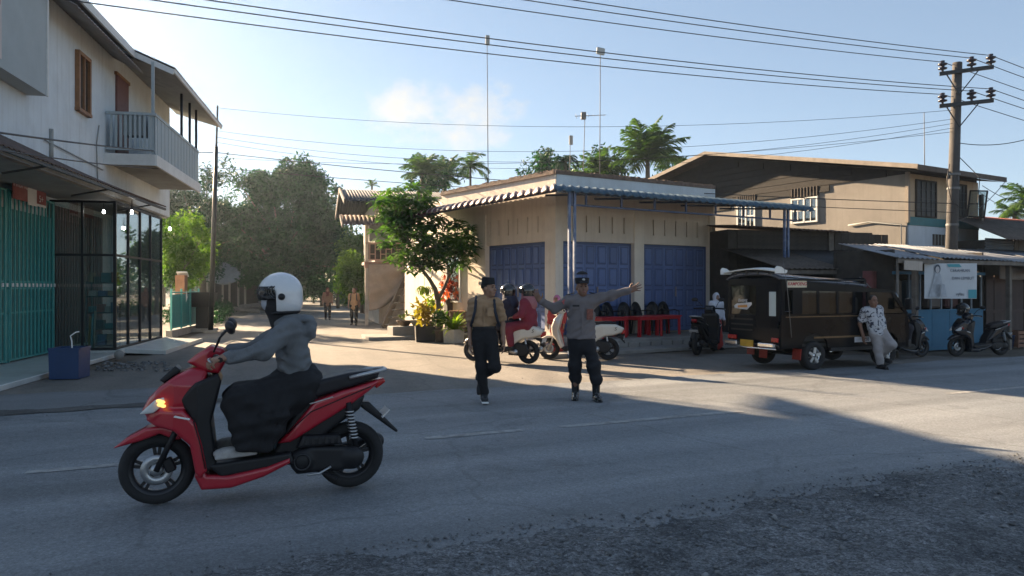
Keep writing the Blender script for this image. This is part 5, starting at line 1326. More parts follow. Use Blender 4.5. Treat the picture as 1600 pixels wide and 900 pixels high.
# ================================================================ TREES
def tree_px(name, label, px, py, D, rpx, rpy, n, nl, leaf, lm, seed, depth=1.0, **kw):
    c = PX(px, py, D); k = D / F_PX
    return tree(name, label, (c.x, c.y, 0), c, (rpx * k, rpx * k * depth, rpy * k), n, nl, leaf, lm, seed, **kw)
tree_px('mango_tree', 'huge dark broad mango tree closing the end of the side road', 445, 362, 46, 86, 112, 260, 170, .25, L_mango, 3, trunk=.32, clump_r=.6, lobes=[((0, 0, -1.2), (3.1, 3.0, 3.2), .5), ((-1.3, 0, 2.3), (1.5, 1.5, 1.7), .13), ((.9, .3, 2.7), (1.5, 1.5, 1.9), .14), ((-2.4, 0, .3), (1.3, 1.4, 1.9), .11), ((2.3, 0, .6), (1.4, 1.5, 1.9), .13), ((2.9, .5, -1.4), (1.1, 1.2, 1.7), .09)])
tree_px('lime_tree', 'bright yellow green tree overhanging the turquoise fence', 288, 392, 29, 42, 68, 90, 80, .15, L_lime, 5, trunk=.1, clump_r=.34)
tree_px('roadside_tree', 'tall dark tree rising behind the slender pole', 318, 345, 43, 56, 100, 110, 90, .22, L_dark, 8, trunk=.22, clump_r=.6)
tree_px('roadside_tree', 'shaded green tree between the slender pole and mango tree', 346, 372, 52, 40, 62, 80, 80, .24, L_mango, 14, trunk=.16, clump_r=.45)
tree_px('slim_tree', 'slim tree with open crown beside the mango tree', 528, 330, 54, 22, 42, 34, 50, .24, L_dark, 21, trunk=.13, clump_r=.5)
tree_px('roadside_bush', 'bright green leafy bush beside the wooden house porch', 556, 432, 33, 32, 38, 70, 80, .15, L_lime, 23, trunk=.07, clump_r=.3)
tree_px('roadside_tree', 'green tree behind the bright bush near the wooden house', 566, 398, 44, 40, 44, 70, 80, .22, L_front, 25, trunk=.14, clump_r=.5)
tree_px('roadside_tree', 'dark tree shading the far bend of the side road', 505, 405, 60, 56, 60, 110, 90, .28, L_dark, 31, trunk=.25, clump_r=.75)
tree_px('roadside_tree', 'dark spreading tree behind the tarpaulin shed', 392, 415, 62, 60, 70, 100, 80, .3, L_dark, 33, trunk=.25, clump_r=.8)
for i, (px, D, ry, lab) in enumerate(((255, 60, 90, 'behind the lime tree'), (300, 75, 60, 'far behind the slender pole'), (430, 90, 30, 'at the foot of the road bend'), (475, 84, 26, 'at the head of the side road'), (545, 74, 34, 'beyond the bright bush'), (600, 66, 60, 'behind the wooden house porch roof'))):
    tree_px('woodland_tree', 'dark woodland tree ' + lab, px, 449 - ry * .9, D, 60, ry, 80, 80, .32, L_dark, 50 + i, trunk=.2, clump_r=.9, group='trees closing the view along the side road')
for i, (px, py, D, rx, ry, lm, lab) in enumerate(((672, 290, 42, 46, 46, L_mango, 'dense bushy tree behind the shop parapet beside the feather palm'), (850, 268, 40, 36, 32, L_mango, 'open leafy tree behind the shop roof mast'), (955, 268, 42, 34, 36, L_dark, 'rounded tree between the two palms behind the shop'), (1052, 275, 48, 34, 26, L_mango, 'small tree right beside the coconut palm and gable'), (905, 285, 44, 40, 24, L_front, 'low green tree below the television aerial'))):
    tree_px('garden_tree', lab, px, py, D, rx, ry, 46, 50, .22, lm, 70 + i, trunk=.13, clump_r=.42)
PG = 'palms rising behind the roofs'
def palm_px(label, px, py, D, fl, n, seed, **kw):
    c = PX(px, py, D); return palm('palm_tree', label, (c.x, c.y, 0), c.z, n, fl, kw.pop('lm', L_palm), seed, group=PG, **kw)
palm_px('tall coconut palm with arching fronds beside the upper house gable', 1012, 250, 38, 2.35, 28, 1, up0=1.5, droop=.75)
palm_px('slender feather palm left of the radio mast', 735, 262, 39, 1.5, 9, 2, up0=1.3, trunk=.07, droop=1.6)
palm_px('bushy palm clump behind the shop parapet', 660, 272, 41, 1.5, 22, 3, up0=1.4)
palm_px('second bushy palm clump behind the shop parapet', 695, 276, 43, 1.5, 20, 33, up0=1.4)
palm_px('dark shaggy palm below the television aerial', 882, 252, 38, .9, 18, 4, up0=1.1, lm=L_dark, droop=1.8)
palm_px('pale feather palm beneath the taller radio mast', 935, 268, 40, 1.6, 18, 5, up0=1.45)
palm_px('tiny distant palm above the wooden house porch', 549, 322, 72, 1.5, 14, 6, up0=1.0)
palm_px('tiny distant palm with upright tuft above the porch roof', 581, 290, 75, .9, 10, 7, up0=1.5)
palm_px('far palm above the red tiled ridge', 1585, 335, 45, 1.4, 18, 8, up0=1.3)
palm_px('far palm cut off beside the loose cables', 1606, 312, 40, 1.6, 16, 9, up0=1.2)
for i, (px, py, D, rx, ry, lab) in enumerate(((415, 432, 58, 34, 34, 'shading the timber heaps'), (452, 428, 66, 36, 38, 'below the mango crown'), (490, 430, 72, 36, 36, 'at the crest of the side road'), (528, 432, 68, 30, 34, 'beyond the walking pupils'), (350, 430, 56, 36, 38, 'behind the tarpaulin posts'))):
    tree_px('roadside_thicket', 'dense dark thicket ' + lab, px, py, D, rx, ry, 60, 90, .24, L_dark, 130 + i, trunk=.1, clump_r=.7, group='thickets along the side road')
for i, (x, y, h_, lab) in enumerate(((-20.5, 42, 7.5, 'further up the road behind the lime tree'), (-25, 52, 8.5, 'beyond the tarpaulin shelter'), (-22, 62, 8.0, 'where the side road bends'))):
    tree('shade_tree', 'tall dark shade tree ' + lab, (x, y, 0), (x, y, h_ * .62), (2.6, 2.6, h_ * .42), 80, 90, .26, L_dark, 160 + i, trunk=.2, clump_r=.7, group='shade trees on the verge of the side road')
# hidden-horizon woodland: one mass behind everything
def wood_mass():
    rs = np.random.RandomState(77); C = []
    for i in range(900):
        a = rs.uniform(-1.15, 1.15); D = rs.uniform(120, 190); C.append((math.sin(a) * D, math.cos(a) * D, rs.uniform(0, 1) ** .8 * (4.5 + 2.0 * math.sin(a * 17) + 1.4 * math.sin(a * 41))))
    v, f = leaves(np.array(C), 34, 2.4, 1.3, 8); o = link('distant_woodland', np_mesh('distant_woodland', v, f, [L_dark])); tag(o, 'dark distant woodland closing the horizon behind the village', 'woodland', kind='stuff')
wood_mass()
# tarpaulin shed and clutter across the side road
TS = thing('tarp_shed', 'grey tarpaulin shelter on posts beneath the roadside trees', 'shelter', (-17.6, 46.0, 0), rad(-14))
mb = MB(); mb.smooth = True; mb.sheet(None, 14, 10, lambda u, v: Vector((-2.2 + 3.3 * u, 1.2 * v, 2.0 + 1.5 * v * (1 - .4 * u) - .25 * math.sin(PI * u) + .08 * math.sin(8 * u)))); solid_sheet(mb.build('tarpaulin', M('pale_tarp', (.24, .25, .25), .7, .12, 2, .2, 20, grime=.4), TS), .01)
for i in range(7): box('post', m_palew, TS, (-2.2 + i * .55, .05 + .1 * (i % 2), .9), (.09, .09, 1.8 + .1 * (i % 3)))
box('back_wall', m_dkw, TS, (-.5, 1.3, .9), (3.4, .05, 1.8))
rr = random.Random(9)
for i, (px, py, w) in enumerate(((392, 482, 'first'), (404, 486, 'second'), (385, 489, 'third'), (412, 482, 'fourth'))):
    o = MB().box((0, 0, .18), (1.5, .7, .22), 0, .12, .05, .05).box((.2, .1, .42), (1.1, .5, .2), .3, -.1, .08, .05).build('timber_offcuts', m_oldw, None, G(px, py), (0, 0, rr.uniform(0, 3))); tag(o, f'{w} heap of weathered timber offcuts along the side road verge', 'timber', 'timber heaps on the verge')
def undergrowth():
    rs = np.random.RandomState(5); C = []
    for i in range(420):
        q = rs.rand(); 
        if rs.rand() < .55: x = -12.6 - 13 * q + rs.uniform(-1.8, .6); y = 30 + 40 * q
        else: x = -4.9 - 12 * q + rs.uniform(.3, 2.2); y = 32 + 38 * q
        C.append((x, y, rs.uniform(.05, .5)))
    v, f = leaves(np.array(C), 46, .45, .16, 18, up=.8); o = link('undergrowth', np_mesh('undergrowth', v, f, [L_mango])); tag(o, 'low weeds and undergrowth along both verges of the side road', 'weeds', kind='stuff')
undergrowth()
# ================================================================ SCOOTERS
m_tyre = M('tyre_rubber', (.016, .016, .017), .85, .2, 8, .3, 60)
m_rim = M('alloy_rim', (.03, .03, .033), .4, .15, 5, metal=.5)
m_silver = M('silver_metal', (.42, .43, .44), .35, .15, 5, metal=.8)
m_bplast = M('scooter_black', (.014, .014, .016), .45, .2, 6, .05, 80, spec=.3)
m_seatm = M('seat_vinyl', (.016, .015, .018), .5, .2, 8, .1, 90, spec=.3)
m_redpaint = M('red_paint', (.36, .010, .024), .30, .08, 3, coat=.5, grime=.3, gcol=(.20, .03, .035), gscale=3)
m_darkpaint = M('dark_paint', (.010, .013, .020), .2, .1, 3, coat=.2, spec=.35)
m_creampaint = M('cream_paint', (.60, .55, .47), .35, .05, 3, coat=.5)
m_lens = M('clear_lens', (.55, .56, .55), .15, .05, 4)
m_tail = M('red_lens', (.35, .01, .01), .25, .05, 4)
m_plate = M('number_plate', (.5, .5, .5), .5, .1, 8)
m_amber = bpy.data.materials.new('lit_indicator'); m_amber.use_nodes = True
_p = m_amber.node_tree.nodes['Principled BSDF']; _p.inputs['Base Color'].default_value = (.8, .45, .1, 1); _p.inputs['Emission Color'].default_value = (1, .55, .16, 1); _p.inputs['Emission Strength'].default_value = .3
def wheel(t, x, R, w, spokes=5, disc_=False, hub=True):
    k = w / 2; prof = []
    for i in range(14):
        a = 2 * PI * i / 14; prof.append((R - k * .82 + k * .82 * math.cos(a), k * math.sin(a)))
    wt = MB().lathe(prof, 36, (0, 0, 0), 'Y', True).build('wheel', m_tyre, t, (x, 0, R))
    ri = R - k * 1.62
    MB().lathe([(ri + .012, -k * .75), (ri - .012, -k * .6), (ri - .016, 0), (ri - .012, k * .6), (ri + .012, k * .75)], 32, (0, 0, 0), 'Y').build('rim', m_rim, wt)
    mb = MB()
    for i in range(spokes):
        a = 2 * PI * i / spokes + .3
        for da in (-.13, .13) if spokes == 5 else (0,): mb.beam((.03 * math.cos(a), 0, .03 * math.sin(a)), ((ri - .005) * math.cos(a + da), 0, (ri - .005) * math.sin(a + da)), .022, .022)
    mb.build('spoke', m_rim, wt)
    MB().lathe([(.001, -.07), (.04, -.07), (.045, -.03), (.045, .03), (.04, .07), (.001, .07)], 16, (0, 0, 0), 'Y').build('hub', m_silver if hub else m_rim, wt)
    if disc_:
        MB().lathe([(.05, .045), (.105, .045), (.105, .05), (.05, .05)], 28, (0, 0, 0), 'Y', True).build('brake_disc', m_silver, wt)
    return wt
def sport_scooter(name, label, loc, rz, paint, group=None, lit=False, h=.0085):
    t = thing(name, label, 'scooter', loc, rz, group)
    wheel(t, 0, .25, .115); wheel(t, 1.32, .247, .10, disc_=True)
    MB().tube([(1.32, .085, .247), (1.13, .085, .66)], .02, 8).build('fork_leg', m_bplast, t); MB().tube([(1.32, -.085, .247), (1.13, -.085, .66)], .02, 8).build('fork_leg', m_bplast, t)
    MB().box((1.24, .06, .28), (.07, .05, .1), 0, .4, 0, .01).build('brake_caliper', m_bplast, t)
    SDF().slab([(1.60, .405), (1.50, .485), (1.385, .545), (1.28, .555), (1.19, .52), (1.13, .46), (1.20, .45), (1.30, .50), (1.42, .455)], wprof([(1.15, .08), (1.35, .085), (1.6, .03)]), .018, .01).build('front_fender', paint, t, h)
    SDF().slab([(.985, .945), (1.09, .95), (1.19, .905), (1.30, .825), (1.372, .745), (1.415, .66), (1.37, .60), (1.25, .59), (1.10, .60), (1.03, .75)], wprof([(.98, .17), (1.2, .165), (1.32, .13), (1.42, .045)], [(.58, .10), (.68, .16), (.8, .18), (.9, .14), (.96, .09)]), .03, .02) \
        .slab([(1.385, .60), (1.29, .675), (1.14, .675), (1.06, .58), (1.02, .424), (.99, .25), (1.04, .20), (1.065, .24), (1.10, .43), (1.20, .53), (1.33, .562)], wprof([(1.0, .225), (1.2, .21), (1.4, .07)]), .025, .02) \
        .build('front_cowl', paint, t, h)
    SDF().slab([(1.03, .30), (.995, .215), (.86, .205), (.60, .245), (.44, .30), (.44, .255), (.62, .175), (.84, .115), (1.03, .11), (1.075, .21)], wprof([(.44, .20), (.8, .215), (1.08, .17)]), .025, .015).build('side_skirt', paint, t, h)
    SDF().slab([(1.07, .85), (.92, .91), (.90, .86), (.965, .58), (.93, .27), (1.02, .22), (1.08, .58), (1.17, .74)], wprof([(.9, .17), (1.05, .205), (1.2, .15)]), .02, .015).build('leg_shield', m_bplast, t, h)
    SDF().slab([(1.0, .285), (.44, .33), (.40, .25), (.9, .19)], .19, .02).build('floorboard', m_bplast, t, h)
    SDF().slab([(.56, .30), (.50, .45), (.36, .66), (.10, .72), (-.10, .70), (-.06, .60), (.12, .48), (.30, .33), (.45, .27)], .115, .03).build('under_body', m_bplast, t, .011)
    SDF().slab([(.53, .385), (.40, .53), (.27, .685), (.08, .745), (-.225, .815), (-.20, .775), (-.02, .655), (.20, .535), (.44, .395)], wprof([(-.24, .05), (-.1, .11), (.15, .16), (.4, .165), (.54, .13)]), .025, .02).build('tail_panel', paint, t, h)
    SDF().slab([(.40, .715), (.36, .79), (.22, .835), (.02, .875), (-.12, .885), (-.215, .87), (-.20, .82), (.05, .755), (.27, .70)], wprof([(-.22, .07), (0, .12), (.25, .13), (.4, .10)]), .03, .02).build('seat', m_seatm, t, h)
    MB().tube([(.02, -.13, .84), (-.16, -.12, .875), (-.26, -.05, .885), (-.26, .05, .885), (-.16, .12, .875), (.02, .13, .84)], .014, 8).build('grab_rail', m_silver, t)
    SDF().slab([(-.16, .80), (-.245, .82), (-.26, .79), (-.19, .74)], .06, .012).build('tail_lamp', m_tail, t, .008)
    SDF().slab([(-.05, .65), (-.14, .64), (-.36, .41), (-.345, .395), (-.08, .60)], .05, .008).build('rear_fender', m_bplast, t, .01)
    box('number_plate', m_plate, t, (-.255, 0, .555), (.008, .2, .08), 0, -.75)
    SDF().slab([(.44, .31), (.30, .36), (.06, .345), (-.04, .31), (-.07, .25), (-.03, .185), (.10, .165), (.40, .165)], .04, .03, y=.125).ell((.0, .14, .255), (.085, .05, .085), .02).ell((.36, .14, .255), (.085, .045, .085), .02).build('engine_cover', m_bplast, t, .009)
    SDF().slab([(.40, .345), (.36, .44), (.10, .435), (.07, .36)], .04, .025, y=.13).build('air_cleaner', m_bplast, t, .009)
    MB().lathe([(.062, .0), (.066, .006), (.05, .008), (.05, .0)], 20, (.36, .183, .255), 'Y').build('cover_ring', m_rim, t); MB().tube([(.16, .185, .21), (.24, .20, .17), (.33, .20, .165)], .009, 6).build('kick_lever', m_silver, t)
    for s in (-1, 1):
        MB().prism([(1.20, .632), (1.10, .607), (1.095, .617), (1.19, .642)], s * .2, s * .222).build('decal_highlight', m_whitep, t)
        MB().tube([(1.075, s * .222, .60), (1.03, s * .232, .43), (1.0, s * .228, .27)], .004, 4).build('panel_seam', m_bplast, t)
        MB().tube([(.46, s * .155, .46), (.30, s * .168, .61), (.06, s * .158, .70), (-.14, s * .10, .765)], .004, 4).build('panel_seam', m_bplast, t)
        MB().prism([(.30, .664), (.14, .708), (.145, .713), (.31, .671)], s * .15, s * .166).build('decal_highlight', m_silver, t)  # silver line paints a highlight on the tail panel
    mb = MB()
    for i in range(6): mb.box((.10 + i * .045, .168, .40), (.02, .015, .05))
    mb.build('cooling_fin', m_rim, t)
    SDF().cone((.25, -.13, .22), (-.22, -.17, .30), .045, .065, .02).build('exhaust', m_bplast, t, .011); MB().tube([(.45, -.08, .2), (.3, -.12, .2), (.2, -.13, .23)], .02, 8).build('exhaust_pipe', m_silver, t)
    for sy in (.13,): MB().tube([(-.03, sy, .3), (.03, sy, .66)], .022, 8).build('shock', m_bplast, t)
    mb = MB()
    for i in range(9): mb.lathe([(.03, -.006), (.036, 0), (.03, .006)], 10, (-.012 + i * .004, .13, .4 + i * .024))
    mb.build('shock_spring', m_silver, t)
    SDF().slab([(1.13, .985), (1.06, 1.045), (.97, 1.10), (.89, 1.075), (.86, 1.0), (.92, .90), (1.0, .915)], wprof([(.86, .08), (1.0, .13), (1.13, .06)]), .03, .02).build('handlebar_cover', paint, t, h)
    mb = MB()
    for s in (-1, 1): mb.tube([(.95, s * .05, 1.02), (.93, s * .2, 1.03), (.90, s * .36, 1.02)], .018, 8)
    mb.build('handlebar', m_bplast, t)
    for s in (-1, 1):
        MB().tube([(.97, s * .19, 1.02), (.98, s * .3, 1.02), (.96, s * .38, 1.01)], .007, 6).build('brake_lever', m_silver, t)
        mr_ = MB().tube([(.95, s * .16, 1.06), (.91, s * .22, 1.16), (.86, s * .29, 1.215)], .007, 6).build('mirror_stalk', m_bplast, t)
        SDF().ell((.84, s * .31, 1.235), (.03, .075, .048), .01, rotm(0, .3, s * .2)).build('mirror', m_bplast, t, .009)
    for s in (-1, 1): SDF().slab([(1.425, .645), (1.32, .745), (1.255, .765), (1.262, .71), (1.33, .655)], wprof([(1.25, .05), (1.34, .055), (1.43, .03)]), .012, .01, y=s * .10).build('headlamp', m_lens, t, .0075)
    for s in (-1, 1): MB().box((1.283, s * .165, .735), (.055, .03, .02), s * -.35, -.3, 0, .006).box((1.278, s * .165, .708), (.055, .03, .02), s * -.35, -.3, 0, .006).build('indicator', m_amber if lit else m_tail, t)
    SDF().slab([(1.16, .93), (1.27, .845), (1.30, .87), (1.20, .965)], .085, .012).build('visor_screen', m_bplast, t, .008)
    MB().beam((.25, .14, .18), (.12, .22, .13), .02).build('side_stand', m_bplast, t)
    return t
def retro_scooter(name, label, loc, rz, paint, group=None, h=.0095):
    t = thing(name, label, 'scooter', loc, rz, group)
    wheel(t, 0, .235, .11); wheel(t, 1.24, .232, .10, disc_=True)
    MB().tube([(1.24, .08, .232), (1.08, .08, .6)], .02, 8).tube([(1.24, -.08, .232), (1.08, -.08, .6)], .02, 8).build('fork_leg', m_silver, t)
    SDF().slab([(1.46, .36), (1.42, .44), (1.30, .50), (1.16, .51), (1.06, .45), (1.10, .42), (1.20, .455), (1.32, .44)], wprof([(1.1, .085), (1.3, .085), (1.46, .045)]), .03, .01).build('front_fender', paint, t, h)
    SDF().slab([(.93, .96), (1.02, .97), (1.12, .86), (1.19, .68), (1.17, .52), (1.06, .38), (.99, .24), (.93, .26), (.985, .45), (1.03, .62), (.98, .80)], wprof([(.9, .22), (1.05, .20), (1.2, .10)], [(.2, .17), (.45, .22), (.75, .21), (.97, .10)]), .03, .02).build('front_apron', paint, t, h)
    SDF().slab([(1.0, .27), (.42, .31), (.40, .24), (.9, .18)], .17, .025).build('floorboard', m_bplast, t, .011)
    SDF().slab([(.40, .30), (.44, .50), (.38, .70), (.15, .755), (-.15, .755), (-.34, .67), (-.30, .58), (-.12, .52), (.06, .50), (.2, .42), (.30, .30)], wprof([(-.35, .05), (-.2, .13), (.1, .185), (.3, .17), (.45, .11)]), .05, .02).build('rear_body', paint, t, h)
    SDF().slab([(.40, .735), (.34, .80), (.05, .815), (-.16, .80), (-.18, .76), (.1, .745)], wprof([(-.2, .08), (0, .13), (.4, .11)]), .028, .02).build('seat', m_seatm, t, h)
    SDF().slab([(.95, .94), (1.06, .97), (1.10, 1.03), (1.04, 1.09), (.92, 1.07), (.88, 1.0)], wprof([(.88, .08), (1.1, .10)]), .04, .02).build('headset', paint, t, h)
    MB().lathe([(.001, .03), (.06, .02), (.075, -.02), (.07, -.05)], 18, (1.12, 0, 1.0), 'X').build('headlamp', m_lens, t)
    mb = MB()
    for s in (-1, 1): mb.tube([(.98, s * .06, 1.04), (.93, s * .22, 1.06), (.88, s * .35, 1.03)], .017, 8)
    mb.build('handlebar', m_bplast, t)
    for s in (-1, 1):
        MB().tube([(.94, s * .18, 1.07), (.91, s * .24, 1.2), (.89, s * .27, 1.24)], .007, 6).build('mirror_stalk', m_silver, t)
        SDF().ell((.88, s * .29, 1.27), (.02, .06, .055), .01).build('mirror', m_bplast, t, .01)
    SDF().slab([(.40, .33), (.22, .43), (-.02, .40), (-.08, .26), (.0, .16), (.38, .17)], .05, .03, y=.11).build('engine_cover', m_bplast, t, .012)
    SDF().cone((.22, .14, .24), (.30, .14, .25), .06, .05, .02).build('fan_cover', m_silver, t, .011)
    SDF().cone((.18, -.14, .22), (-.18, -.17, .29), .045, .06, .02).build('exhaust', m_silver, t, .011)
    SDF().slab([(-.27, .60), (-.37, .66), (-.36, .57), (-.28, .54)], .05, .012).build('tail_lamp', m_tail, t, .009)
    SDF().slab([(-.10, .52), (-.30, .52), (-.36, .36), (-.345, .35), (-.25, .46)], .06, .01).build('rear_fender', m_bplast, t, .011)
    box('number_plate', m_plate, t, (-.335, 0, .47), (.008, .2, .09), 0, -.3)
    text('emblem', 'S', .1, m_darkpaint, t, (-.16, .178, .66), (PI / 2, 0, PI), .002, .3); text('emblem', 'S', .1, m_darkpaint, t, (-.16, -.178, .66), (PI / 2, 0, 0), .002, .3)
    MB().tube([(-.02, .12, .25), (.03, .12, .55)], .02, 8).build('shock', m_silver, t)
    return t
def place(rear, front):
    r, f = Vector(rear), Vector(front); d = f - r; return (r.x, r.y, 0), math.atan2(d.y, d.x)
RS_loc, RS_rz = (-1.224, 5.59, .012), math.atan2(-.333, -.943)
sport_scooter('motor_scooter', 'bright red scooter ridden along the road by a helmeted rider', RS_loc, RS_rz, m_redpaint, lit=True, h=.0065)
l1, r1_ = place(G(826, 568.5), (-.82, 15.25, 0)); l1 = (*l1[:2], .0)
RT = retro_scooter('motor_scooter', 'cream retro scooter carrying two helmeted riders', l1, r1_, m_creampaint)
l2, r2 = place(G(950, 562.5), G(863, 561)); RT2 = copy_tree(RT, None, l2, r2); RT2['label'] = 'cream retro scooter standing behind the traffic officer'
SB = sport_scooter('motor_scooter', 'black scooter parked tail outward beside the red tables', (4.13, 16.5, 0), math.atan2(1.2, .72), m_darkpaint, h=.0095)
s2 = copy_tree(SB, None, (7.85, 15.75, 0), rad(20)); s2.scale = (.87, .87, .87); s2['label'] = 'dark scooter with a seated rider half hidden behind the van'
s3 = copy_tree(SB, None, (10.92, 16.55, 0), rad(192)); s3.scale = (.87, .87, .87); s3['label'] = 'black scooter with a helmet on its mirror before the brown gate'
# ================================================================ PEOPLE
m_skin = M('skin', (.27, .15, .095), .55, .06, 14, .05, 90)
m_skin2 = M('skin_dark', (.20, .105, .068), .55, .06, 14, .05, 90)
m_hair = M('hair', (.012, .010, .009), .6, .2, 20, .3, 120)
m_eye = M('eye_dark', (.015, .012, .012), .3)
m_lip = M('lip', (.22, .09, .075), .5)
def cloth(name, col, bump=.25, rough=.88, var=.12): return M(name, col, rough, var, 7, bump, 26)
def V3(*a): return np.array(a, float)
def unit(v): v = np.asarray(v, float); return v / (np.linalg.norm(v) + 1e-9)
def hand(s, w, d, nrm, ts, curl=.35, spread=.10, sc=1.0):
    """palm, four unequal fingers and a thumb leaving the side of the palm"""
    w = np.asarray(w, float); d = unit(d); nrm = unit(np.asarray(nrm, float) - d * np.dot(nrm, d)); lat = np.cross(d, nrm) * ts
    R = np.stack([lat, nrm, d], 1)
    s.box(w + d * .048 * sc, (.040 * sc, .015 * sc, .050 * sc), .013, .012, R); s.cone(w - d * .03, w + d * .02, .025 * sc, .024 * sc, .02)
    for i, L in enumerate((.068, .077, .071, .055)):
        q = .030 - .020 * i; b = w + d * (.092 - (.008 if i == 3 else 0)) * sc + lat * q * sc; dr = unit(d + lat * (spread * (1.5 - i))); p = b; a = 0
        for j, f in enumerate((.45, .31, .24)):
            a += curl * (.6, 1.0, .8)[j]; dd = dr * math.cos(a) + nrm * math.sin(a); e = p + dd * L * f * 1.12 * sc
            s.cone(p, e, (.0095, .0088, .0080)[j] * sc, (.0088, .0080, .0068)[j] * sc, .004); p = e
    b = w + d * .022 * sc + lat * .034 * sc; d1 = unit(d * .65 + lat * .75 + nrm * .3); m_ = b + d1 * .042 * sc; d2 = unit(d * .9 + lat * .3 + nrm * (.25 + curl * .6)); e = m_ + d2 * .034 * sc
    s.cone(b, m_, .013 * sc, .011 * sc, .008); s.cone(m_, e, .0105 * sc, .008 * sc, .004)
def face_frame(yaw, pitch=0.0, roll=0.0): return rotm(0, 0, yaw) @ rotm(-pitch, roll, 0)      # face looks along -Y of this frame
def head(s, c, yaw, pitch=0.0, sc=1.0, ears=True):
    R = face_frame(yaw, pitch); c = np.asarray(c, float)
    P = lambda x, y, z: c + R @ V3(x, y, z) * sc
    s.ell(P(0, .012, .018), V3(.074, .094, .10) * sc, .02, R); s.ell(P(0, -.022, -.052), V3(.056, .066, .064) * sc, .035, R); s.ell(P(0, -.052, -.092), V3(.027, .026, .02) * sc, .03, R)
    s.cone(P(0, -.083, .012), P(0, -.106, -.026), .009 * sc, .0145 * sc, .012); s.ell(P(0, -.086, -.062), V3(.026, .014, .012) * sc, .008, R)
    for q in (-1, 1):
        s.ell(P(q * .031, -.092, .016), V3(.019, .016, .011) * sc, .014, R, sub=True); s.cone(P(q * .015, -.087, .035), P(q * .048, -.076, .036), .007 * sc, .006 * sc, .012)
        s.ell(P(q * .045, -.052, -.03), V3(.022, .022, .022) * sc, .02, R)
        if ears: s.ell(P(q * .076, .012, -.008), V3(.012, .022, .032) * sc, .008, R)
    return P, R
def eyes_etc(t, body, P, R, sc=1.0):
    mb = SDF()
    for q in (-1, 1): mb.ell(P(q * .031, -.078, .014), V3(.014, .010, .0075) * sc, .001, R)
    mb.build('eyes', m_eye, body, .0045)
    b = SDF()
    for q in (-1, 1): b.cone(P(q * .014, -.089, .037), P(q * .047, -.079, .040), .0055 * sc, .004 * sc, .002)
    b.build('eyebrows', m_hair, body, .0045)
    SDF().ell(P(0, -.094, -.060), V3(.024, .009, .0085) * sc, .002, R).build('lips', m_lip, body, .0045)
def limb(s, a, b, c, r, k=.03): s.cone(a, b, r[0], r[1], k); s.cone(b, c, r[1], r[2], k)
def torso(s, hip, chest, shL, shR, yaw, r=(.155, .165, .07), k=.05, ysc=.66, waist=.11):
    hip, chest, shL, shR = map(np.asarray, (hip, chest, shL, shR)); mid = hip * .5 + chest * .5
    s.cone(hip, mid, r[0], waist, k, ysc, yaw); s.cone(mid, chest, waist, r[1], k, ysc, yaw); s.cone(chest + (shL - chest) * .75, chest + (shR - chest) * .75, r[2], r[2], k + .03)
def person(name, label, loc, rz, group=None): return thing(name, label, 'person', loc, rz, group)
def shoe(t, a, toe, m, name='shoe', h=.012, sc=1.0, sole=None):
    a = np.asarray(a, float); d = unit(np.asarray(toe, float)); up = V3(0, 0, 1); up = unit(up - d * np.dot(up, d)); lat = np.cross(up, d); R = np.stack([d, lat, up], 1)
    s = SDF(); s.ell(a - up * .045 * sc + d * .115 * sc, V3(.10, .046, .038) * sc, .03, R); s.ell(a - up * .035 * sc + d * .0, V3(.07, .042, .05) * sc, .03, R); s.cone(a - up * .02, a + up * .05 * sc, .042 * sc, .042 * sc, .03); s.box(a - up * .072 * sc + d * .065 * sc, V3(.14, .045, .012) * sc, .01, .01, R)
    return s.build(name, m, t, h)
